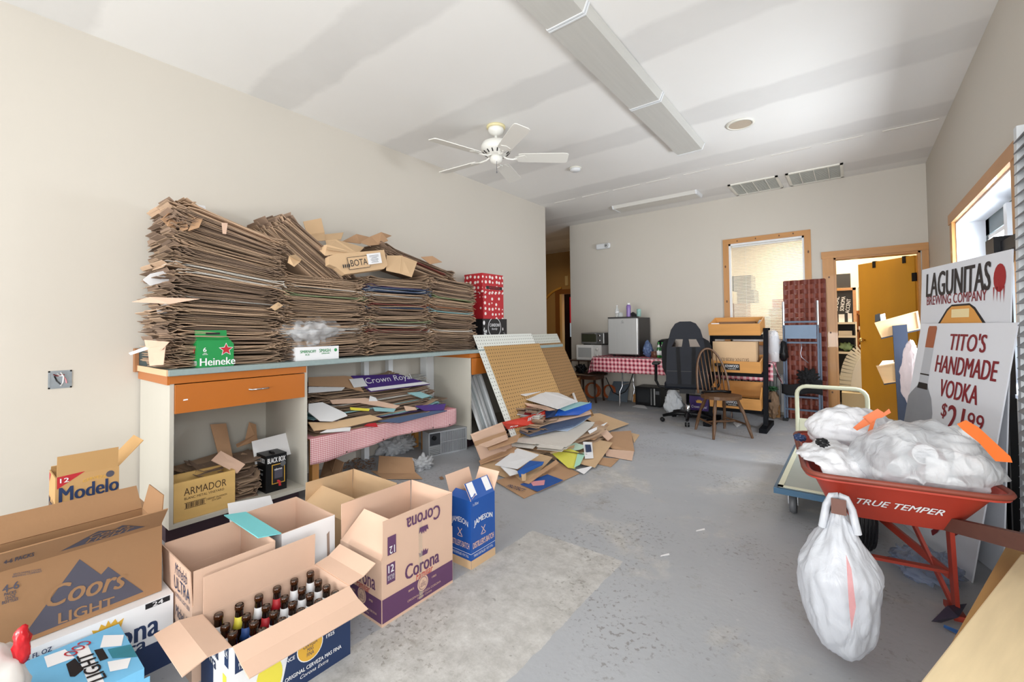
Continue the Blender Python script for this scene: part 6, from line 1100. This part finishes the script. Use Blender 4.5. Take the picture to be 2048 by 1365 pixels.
decal(ti, [((u-bu)*w, (1-(1-v)*.86)*h) for u, v in ((bu-.06, .655), (bu+.06, .655), (bu+.055, .86), (bu-.055, .86))], at(bu, 0), rt, up, BGL, .001, 'printed_bottle_neck'); decal(ti, [((u-bu)*w, (1-(1-v)*.86)*h) for u, v in ((bu-.06, .70), (bu+.06, .70), (bu+.06, .708), (bu-.06, .708))], at(bu, 0), rt, up, BLK, .0014)
decal(ti, [((u-bu)*w, (1-(1-v)*.86)*h) for u, v in ((-.01, .40), (.36, .40), (.345, .50), (.30, .58), (bu+.07, .635), (bu+.06, .655), (bu-.06, .655), (bu-.07, .635), (.02, .585), (-.01, .56))], at(bu, 0), rt, up, BG, .001, 'printed_bottle'); decal(ti, [((u-bu)*w, (1-(1-v)*.86)*h) for u, v in ((bu-.07, .62), (bu+.07, .62), (bu+.06, .655), (bu-.06, .655))], at(bu, 0), rt, up, BLK, .0014)
la, T, w, h, rt, up = sign('white brewery sign with black and red lettering behind the vodka sign', (.352, 3.83, 1.545), (.592, 3.06, 1.545), (.28, 3.80, .003))
at = lambda u, v: T @ V((u*w, v*h, 0)); CH_ = M('charcoal_print', '#2a2426', .5)
text(la, 'LAGUNITAS', at(.45, .930), rt, up, .74*w, .095*h, CH_, .045); text(la, 'BREWING COMPANY', at(.44, .868), rt, up, .70*w, .036*h, DR, .04)
decal(la, [(a*1.0, b*1.0) for a, b in [(.055*w*math.cos(x), .045*h*math.sin(x)) for x in [2*math.pi*i/16 for i in range(16)]]], at(.905, .918), rt, up, M('splat_red', '#9a1e24', .5), .002, 'printed_splat')
for du in (-.05, -.02, .01, .04): decal(la, [(-.006*w, 0), (.006*w, 0), (.001*w, -.05*h-.4*du*h*.2)], at(.905+du, .89), rt, up, MATS['splat_red'], .002, 'printed_drip')
decal(la, [(x*w, y*h) for x, y in ((-.30, -.04), (-.16, .03), (-.10, .045), (.10, .045), (.16, .03), (.30, -.04), (.15, -.02), (-.15, -.02))], at(.52, .800), rt, up, BLK, .0009, 'printed_scroll'); decal(la, [(x*w, y*h) for x, y in ((-.27, -.04), (-.15, .022), (-.10, .038), (.10, .038), (.15, .022), (.27, -.04))], at(.52, .800), rt, up, M('scroll_gold', '#d99a4c', .5), .0014, 'printed_scroll'); decal(la, rect(.2*w, .03*h), at(.52, .812), rt, up, M('scroll_cream', '#ecd9a8', .5), .0018, 'printed_scroll')
for k, (x, y, z, lab) in enumerate(((.55, 4.35, 1.50, 'grey metal sheet edge behind the brewery sign, lower one'), (.60, 4.05, 1.56, 'grey metal sheet edge behind the brewery sign, taller one'))):
    solo('metal_sheet', MB().bx(x, x+.012, y-.25, y, 0, z), M('sheet_grey', '#aeb2b8', .4, .4), lab, 'metal sheet')
t = thing('hand_truck', 'black metal hand truck standing behind the signs by the window', 'hand truck', (.64, 3.45, 0))
for y in (3.48, 3.60): part('rail', MB().bar((.655, y, .05), (.655, y, 1.62), .03, .03, (0, 1, 0)), BMET, t)
part('top_bar', MB().bar((.64, 2.95, 1.60), (.64, 3.62, 1.60), .03, .06), BMET, t); part('bracket', MB().bx(.60, .68, 3.42, 3.60, 1.52, 1.66), BMET, t); part('toe_plate', MB().bx(.50, .68, 3.2, 3.6, 0, .02), BMET, t)
t = thing('louvred_shutter', 'grey louvred shutter with a white edge at the far right', 'shutter', (.62, 2.7, 0)); LVW = M('louvre_white', '#d0d4d8', .45); LVG = M('louvre_grey', '#878b92', .5)
sxz = lambda z: .578+.030*z/2.1
for y in (2.985, 2.36): part('stile', MB().prism([(sxz(0), y, .0), (sxz(2.1), y, 2.1), (sxz(2.1)+.03, y, 2.1), (sxz(0)+.03, y, 0)], (0, .045, 0)), LVW, t)
for k in range(41):
    z = .06+k*.049; part('louvre', MB().prism([(sxz(z)-.012, 2.405, z), (sxz(z)-.012, 2.985, z), (sxz(z)+.03, 2.985, z+.042), (sxz(z)+.03, 2.405, z+.042)], (.004, 0, -.003)), LVG, t)
# platform cart
t = thing('platform_cart', 'cream and blue platform cart with a raised tube handle', 'cart', (-.1, 3.8, 0)); CRM = M('cart_cream', '#cfd0b8', .4); CBL = M('cart_blue', '#2f5876', .45)
cx0, cx1, cy0, cy1 = -.40, .10, 3.20, 4.40
bevel(part('deck', MB().bx(cx0, cx1, cy0, cy1, .165, .19), M('cart_deck', '#9aa09a', .5, noise_=.1), t), .01); part('bumper', MB().bx(cx0-.02, cx1+.02, cy0-.02, cy0, .15, .185).bx(cx0-.02, cx1+.02, cy1, cy1+.02, .15, .185).bx(cx0-.02, cx0, cy0, cy1, .15, .185).bx(cx1, cx1+.02, cy0, cy1, .15, .185), CBL, t); part('deck_edge', MB().bx(cx0, cx1, cy0, cy0+.03, .19, .194).bx(cx0, cx0+.03, cy0, cy1, .19, .194).bx(cx1-.03, cx1, cy0, cy1, .19, .194), CRM, t)
hz = .69; r_ = .07
pts = [(cx0+.01, cy1-.02, .18), (cx0+.01, cy1-.02, hz-r_)]+[(cx0+.01+r_-r_*math.cos(a), cy1-.02, hz-r_+r_*math.sin(a)) for a in [R(22.5*i) for i in range(1, 5)]]+[(cx1-.03-r_+r_*math.sin(a), cy1-.02, hz-r_+r_*math.cos(a)) for a in [R(22.5*i) for i in range(0, 5)]]+[(cx1-.03, cy1-.02, .18)]
part('handle', MB().tube(pts, .016, 10), CRM, t, True); part('handle_plate', MB().bx(cx0+.02, cx1-.04, cy1-.025, cy1-.015, .20, .42), CRM, t)
for x in (cx0+.07, cx1-.07):
    for y in (cy0+.12, cy1-.15): wl = part('wheel', MB().lathe([(.0, -.018), (.055, -.018), (.06, 0), (.055, .018), (0, .018)], 20, T=Matrix.Translation((x, y, .061)) @ Matrix.Rotation(R(90), 4, 'Y')), GPL, t, True); part('caster_fork', MB().bx(x-.028, x-.022, y-.02, y+.02, .06, .165).bx(x+.022, x+.028, y-.02, y+.02, .06, .165), CHR, wl)
# wheelbarrow: local u to the handles, v to its right
wbw = thing('wheelbarrow', 'red metal wheelbarrow with wooden handles, loaded with bags', 'wheelbarrow'); WR = M('barrow_red', '#a83a2b', .45, noise_=.1, scale=7); HW = M('barrow_handle', '#5b3a30', .7, noise_=.2, scale=4, stretch=(1, 9, 9)); LR = M('barrow_leg_red', '#9c3526', .5, noise_=.15, scale=9)
def ring(u0, u1, wf, wb, z0, z1, n=7):
    """rounded tray outline: front edge u0 half-width wf at z0, rear edge u1 half-width wb at z1"""
    pts = []; rr = .10
    cs = [(u0, -wf, z0), (u1, -wb, z1), (u1, wb, z1), (u0, wf, z0)]
    for i, (cu, cv, cz) in enumerate(cs):
        p = V((cu, cv, cz)); a = V(cs[i-1]); b = V(cs[(i+1) % 4]); A = p+(a-p).normalized()*rr; B_ = p+(b-p).normalized()*rr
        for k in range(n): s_ = k/(n-1); pts.append(A*(1-s_)**2+p*2*s_*(1-s_)+B_*s_*s_)
    return pts
rim_o = ring(-.02, .87, .285, .305, .585, .60); rim_i = ring(0, .85, .265, .285, .585, .60); bot = ring(.20, .70, .17, .20, .36, .40); bot2 = ring(.21, .69, .165, .195, .366, .406)
n = len(rim_o); tr = MB(); lip = [p+V((0, 0, -.018)) for p in rim_o]
for A, B_ in ((lip, rim_o), (rim_o, rim_i), (rim_i, bot2)): tr.add(A+B_, [(i, (i+1) % n, n+(i+1) % n, n+i) for i in range(n)])
tr.add(rim_i+bot, [(n+i, n+(i+1) % n, (i+1) % n, i) for i in range(n)]); tr.add(bot, [tuple(reversed(range(n)))]); tr.add(bot2, [tuple(range(n))])
part('tray', tr, WR, wbw, True); part('rolled_rim', MB().tube(rim_o, .011, 6, closed=True), M('rim_rust', '#7c3a2c', .5, noise_=.2), wbw, True)
a0 = V((.85, 0, .60)); a1 = V((.70, 0, .40)); upv = (a0-a1).normalized(); text(wbw, 'TRUE TEMPER', (a0+a1)/2-upv*.005+V((0, .0, 0)), (0, 1, 0), upv, .26, .036, WHP, .015, .35, .006)
for sg, u0, v0, u1, v1, z1_ in ((1, .02, .07, 1.36, .27, .615), (-1, .02, -.07, 1.13, -.235, .575)):
    part('handle', MB().bar((u0, v0, .235), (u1, v1, z1_), .042, .05), HW, wbw)
    g_ = lambda u: V((u0, v0, .235)).lerp(V((u1, v1, z1_)), (u-u0)/(u1-u0))
    part('leg', MB().bar(g_(.34)+V((0, sg*.01, 0)), (.50, sg*.225, .02), .035, .012, (0, 1, 0)), LR, wbw); part('leg', MB().bar(g_(.66)+V((0, sg*.01, 0)), (.52, sg*.225, .02), .05, .014, (0, 1, 0)), LR, wbw); part('leg_shoe', MB().bx(.45, .57, sg*.225-.02, sg*.225+.02, 0, .022), LR, wbw); part('leg_brace', MB().bar((.07, sg*.06, .21), (.52, sg*.21, .16), .012, .035), LR, wbw)
part('cross_brace', MB().bar((.51, -.225, .17), (.51, .225, .17), .03, .012), LR, wbw)
wl = part('tyre', MB().lathe([(.10, -.045), (.15, -.052), (.185, -.045), (.195, -.02), (.197, 0), (.195, .02), (.185, .045), (.15, .052), (.10, .045)], 36, T=Matrix.Translation((0, 0, .197)) @ Matrix.Rotation(R(90), 4, 'X')), RUB, wbw, True)
part('wheel_rim', MB().lathe([(0, -.03), (.02, -.04), (.10, -.03), (.10, .03), (.02, .04), (0, .03)], 24, T=Matrix.Translation((0, 0, .197)) @ Matrix.Rotation(R(90), 4, 'X')), LR, wl)
for k in (-.03, -.015, 0, .015, .03): part('tread_rib', MB().tube([((.199 if abs(k) < .02 else .193)*math.cos(2*math.pi*i/32), k, .197+(.199 if abs(k) < .02 else .193)*math.sin(2*math.pi*i/32)) for i in range(32)], .004, 5, closed=True), BPL, wl)
part('axle', MB().tube([(0, -.10, .197), (0, .10, .197)], .012, 8), GAL, wbw)
aa = R(-81); WT = Matrix.Translation((0, 3.03, 0)) @ Matrix.Rotation(aa, 4, 'Z'); wbw.matrix_basis = WT
# bags in the barrow
def in_tray(mb):
    """keep what lies below the rim inside the tray walls"""
    iv = WT.inverted(); out = []
    for p in mb.v:
        q = iv @ V(p)
        if q.z < .615:
            f_ = max(0, (.60-max(q.z, .44))/.20); q.x = min(max(q.x, .03+.19*f_), .815-.145*f_); lim = .245-.085*f_; q.y = min(max(q.y, -lim), lim); q.z = max(q.z, .44)
        out.append(tuple(WT @ q))
    mb.v = out; return mb
WB_ = bagmat('white_bag', '#f4f6fb', .95, .28, .22); CB_ = bagmat('translucent_bag', '#eff4fa', .48, .16, .3, .7); OT = M('orange_tie', '#d2631c', .35, noise_=.08)
cups = []
for k, (px_, py_, yv, tilt) in enumerate(((1845, 915, 2.42, 70), (1900, 940, 2.42, 60), (1880, 900, 2.6, 40), (1790, 940, 2.45, 80), (1930, 900, 2.5, 50), (1760, 960, 2.4, 70), (1960, 950, 2.45, 20), (1830, 965, 2.4, 90), (1795, 905, 2.55, 30), (1900, 880, 2.5, 70), (1870, 965, 2.36, 15), (1915, 975, 2.36, 100), (1820, 880, 2.55, 65), (1955, 905, 2.45, 95))):
    p = PY_(px_, py_, yv); o = thing('foam_cup', 'white foam cup inside the big clear bag, %s' % ['upper middle', 'centre right', 'highest', 'centre left', 'upper right', 'lowest left', 'far right', 'lower middle', 'left of the top', 'just under the tie', 'lowest middle', 'lowest right', 'upper left', 'upper far right'][k], 'cup', p, 'cups in the big clear bag')
    Tc = Matrix.Translation(p) @ Matrix.Rotation(R(k*50), 4, 'Z') @ Matrix.Rotation(R(tilt), 4, 'X'); part('cup_wall', MB().lathe([(.025, 0), (.036, .09), (.038, .09), (.028, 0)], 18, T=Tc), WHP, o, True); part('cup_base', MB().lathe([(0, .002), (.025, .002)], 18, T=Tc), WHP, o)
b1 = thing('rubbish_bag', 'big clear bag of empties with an orange tie, at the right of the wheelbarrow', 'bag', (.19, 2.5, .5), 'bags in the wheelbarrow')
part('film', in_tray(blob(lambda p: 1-.12*p.z, (.205, 2.44, .635), (.235, .27, .165), 51, 5, .016, 1.7, .49, .10)), CB_, b1, True)
for q_ in (((1914, 849), (1932, 841), (1957, 855), (1958, 886), (1926, 861)), ((1957, 855), (2021, 914), (2025, 926), (1991, 923), (1958, 886))): part('tie', MB().prism([tuple(PY_(x, y, 2.30-.0006*(x-1914))) for x, y in q_], (0, .006, 0)), OT, b1)
b2 = thing('rubbish_bag', 'white knotted rubbish bag with an orange bow at the back of the wheelbarrow', 'bag', (-.06, 2.75, .55), 'bags in the wheelbarrow')
part('film', in_tray(blob(lambda p: 1-.1*p.z, (-.02, 2.86, .66), (.20, .16, .12), 61, 5, .014, 1.8, .55, .10)), WB_, b2, True)
for k, pts in enumerate((((1725, 835), (1755, 818), (1768, 826), (1740, 850)), ((1740, 850), (1752, 838), (1742, 872), (1734, 868)), ((1706, 856), (1730, 836), (1742, 848), (1714, 862)), ((1752, 838), (1778, 818), (1782, 826), (1764, 836)))):
    part('bow_loop' if k in (0, 3) else 'bow_tail', MB().prism([tuple(PY_(x, y, 2.66)) for x, y in pts], (0, .004, 0)), OT, b2)
b3 = thing('rubbish_bag', 'small white rubbish bag at the left front of the wheelbarrow', 'bag', (-.10, 2.4, .5), 'bags in the wheelbarrow')
part('film', in_tray(blob(lambda p: 1-.1*p.z, (-.10, 2.42, .575), (.15, .22, .10), 71, 5, .014, 1.8, .50, .10)), WB_, b3, True)
solo('bottle_cap_packet', blob(None, PY_(1645, 886, 2.30), (.025, .02, .02), 72, 3, .006), BPL, 'small black packet on the left white bag', 'packet'); solo('blue_packet', blob(None, PY_(1600, 876, 2.62), (.03, .03, .02), 73, 3, .008), NAVY, 'dark blue crumpled packet at the left rim of the wheelbarrow', 'packet')
# carrier bag hanging on the left handle
t = thing('carrier_bag', 'white carrier bag with faint red print hung on the left barrow handle', 'bag', (-.04, 2.0, 0))
hp = WT @ V((1.09, -.229, .56))
def bagr(p):
    z = p.z; return (1.0 if z < .1 else max(.10, 1-1.0*(z-.1)**.9))*(1+.05*math.sin(5*z))
part('film', blob(bagr, (hp.x-.005, hp.y+.03, .315), (.125, .15, .28), 81, 5, .010, 1.8, .006, .16), bagmat('carrier_film', '#dfe3ea', .9, .3, .4), t, True)
for sg in (-1, 1): part('bag_handle', MB().tube([hp+V((sg*.05, .0, -.08)), hp+V((sg*.036, 0, .0)), hp+V((sg*.02, 0, .036)), hp+V((0, 0, .04))], .012, 8), MATS['carrier_film'], t, True)
for k, pts in enumerate((((1692, 1110), (1703, 1140), (1712, 1215), (1703, 1262), (1698, 1215)),)):
    part('red_print', MB().prism([tuple(PY_(x, y, hp.y-.150)) for x, y in pts], (0, .002, 0)), bagmat('faint_red', '#d08a8a', .5, .4, .2), t)
# tilted blue rack with two pale crates by the door
t = thing('blue_rack', 'tilted dark blue display post with two crates in front of the door', 'rack', (.33, 4.9, 0)); BR = M('rack_blue', '#1c2940', .5, noise_=.1)
part('post', MB().prism([PY_(1785, 652, 4.9), PY_(1814, 649, 4.9), PY_(1828, 840, 4.75), PY_(1797, 845, 4.75)], (0, .04, 0)), BR, t); part('lower_post', MB().prism([PY_(1797, 845, 4.75), PY_(1828, 840, 4.75), (.43, 4.62, 0), (.29, 4.62, 0)], (0, .04, 0)), BR, t); part('base', MB().bx(.15, .55, 4.45, 4.85, 0, .03), BR, t)
def px_crate(label, F, Y, dep, mat):
    q = [PY_(x, y, Y) for x, y in F]; d = V((0, dep, 0)); o = thing('wine_crate', label, 'crate', q[0], 'crates on the blue rack'); ctr = sum(q, V())/4; s_ = .90; inn = [ctr+(p-ctr)*s_ for p in q]
    part('bottom_board', MB().prism([p+d for p in q], (0, .01, 0)), mat, o)
    for i in range(4): part('side_board', MB().prism([q[i], q[(i+1) % 4], inn[(i+1) % 4], inn[i]], d), mat, o)
    part('inset_panel', MB().prism([p+V((0, .012, 0)) for p in inn], (0, .008, 0)), mat, o)
    part('under_rail', MB().prism([q[0]+V((0, .01, -.012)), q[1]+V((0, .01, -.012)), q[1]+V((0, .01, .004)), q[0]+V((0, .01, .004))], d), BR, o); return o
px_crate('upper pale crate tilted on the blue post', ((1763, 676), (1842, 658), (1836, 622), (1749, 646)), 4.93, .10, CRT2); px_crate('lower pale crate tilted on the blue post', ((1768, 768), (1795, 764), (1795, 726), (1753, 734)), 4.92, .12, CRT2)
for k, (x, lab) in enumerate(((1756, 'dark striped packet standing in the upper blue-rack crate'), (1766, 'silver packet standing in the upper blue-rack crate'))): solo('snack_packet', MB().prism([PY_(x-6, 645, 5.0), PY_(x+6, 642, 5.0), PY_(x+4, 627, 5.0), PY_(x-6, 630, 5.0)], (0, .02, 0)), (BPL, CHR)[k], lab, 'packet')
solo('card_pack', MB().prism([PY_(1757, 733, 4.99), PY_(1787, 728, 4.99), PY_(1787, 721, 5.02), PY_(1765, 722, 5.02)], (0, .02, -.01)), WHP, 'white leaflets sticking out of the lower blue-rack crate', 'paper')
solo('carrier_bag', blob(lambda p: 1-.3*p.z, PY_(1824, 745, 4.66), (.07, .07, .26), 91, 4, .015, 2.4, None, .2), bagmat('pink_white_film', '#e0d4d4', .85, .3, .3), 'white and pink carrier bag hanging behind the vodka sign', 'bag', smooth=True)
# planks at the lower right
E1, E2 = PZ(1839.7, 1365, .40), PZ(2042, 1108, .40); d = (E2-E1).normalized(); s_ = V((d.y, -d.x, 0)); E0 = E1-d*.6
PT = Matrix((d, -s_, V((0, 0, 1)))).transposed().to_4x4(); PT.translation = E0
ln = (E2-E0).length
o = link('pine_plank', MB().bx(0, ln, -.30, 0, -.04, 0).mesh('pine_plank', LUMB), None, PT); bevel(o, .004); tag(o, 'wide pale pine plank at the lower right corner, topmost of the planks', 'plank', 'pine planks'); WM[o.name] = PT
for u, v in ((ln*.80, -.10), (ln*.55, -.2), (ln*.93, -.05)): part('knot', MB().add([PT @ V((u+.03*math.cos(a), v+.011*math.sin(a), .0006)) for a in [2*math.pi*i/14 for i in range(14)]], [tuple(range(14))]), M('plank_knot', '#9a6a3c', .7), o)
E3, E4 = PZ(1921, 1252, .36), PZ(2017, 1083, .36); d2 = (E4-E3).normalized(); s2 = V((d2.y, -d2.x, 0)); PT2 = Matrix((d2, -s2, V((0, 0, 1)))).transposed().to_4x4(); PT2.translation = E3-d2*.7
o = link('pine_plank', MB().bx(0, (E4-E3).length+.7, -.26, 0, -.045, -.004).mesh('pine_plank', M('lumber_brown', '#b58d58', .6, noise_=.18, scale=3, stretch=(1.2, 11, 9))), None, PT2); tag(o, 'browner pine plank just under the wide pale one', 'plank', 'pine planks')
for k, u in enumerate((.25, ln*.85)):
    Tb = PT @ Matrix.Translation((u, -.15, 0)); solo('timber_block', MB().bx(-.05, .05, -.11, .11, -.40, -.092, T=Tb), LUMB, ('timber block under the near end of the planks', 'timber block under the far end of the planks')[k], 'timber block', 'blocks under the planks')
piece('crumpled dark foil bag on the floor by the planks', [(1865, 1242, .02), (1895, 1212, .06), (1934, 1208, .05), (1918, 1235, .04), (1885, 1245, .01)], M('dark_foil', '#4a4658', .3, .4, noise_=.4, scale=20), 'foil_bag', .01, 'bag'); piece('blue plastic strip on the floor by the planks', [(1888, 1250, .02), (1918, 1262, .015), (1915, 1268, .01), (1887, 1254, .015)], M('blue_strip', '#2e5a94', .4), 'plastic_strip', .004, 'strip')
solo('clear_wrap', blob(None, PZ(1850, 1140)+V((0, 0, .03)), (.13, .20, .04), 95, 4, .03, 3, .002, .2), bagmat('blue_clear_film', '#aebfe0', .4, .15, .3), 'clear bluish plastic wrap on the floor under the wheelbarrow', 'plastic wrap', smooth=True)
for k, (x, y) in enumerate(((1330, 1111), (1401, 1061))): solo('paper_chip', MB().prism([PZ(x-9, y+2, .003), PZ(x+9, y-1, .003), PZ(x+8, y-4, .003), PZ(x-8, y, .003)], (0, 0, -.002)), WHP, ('white paper strip on the middle of the bare floor', 'tiny white chip on the floor beyond the paper strip')[k], 'paper')
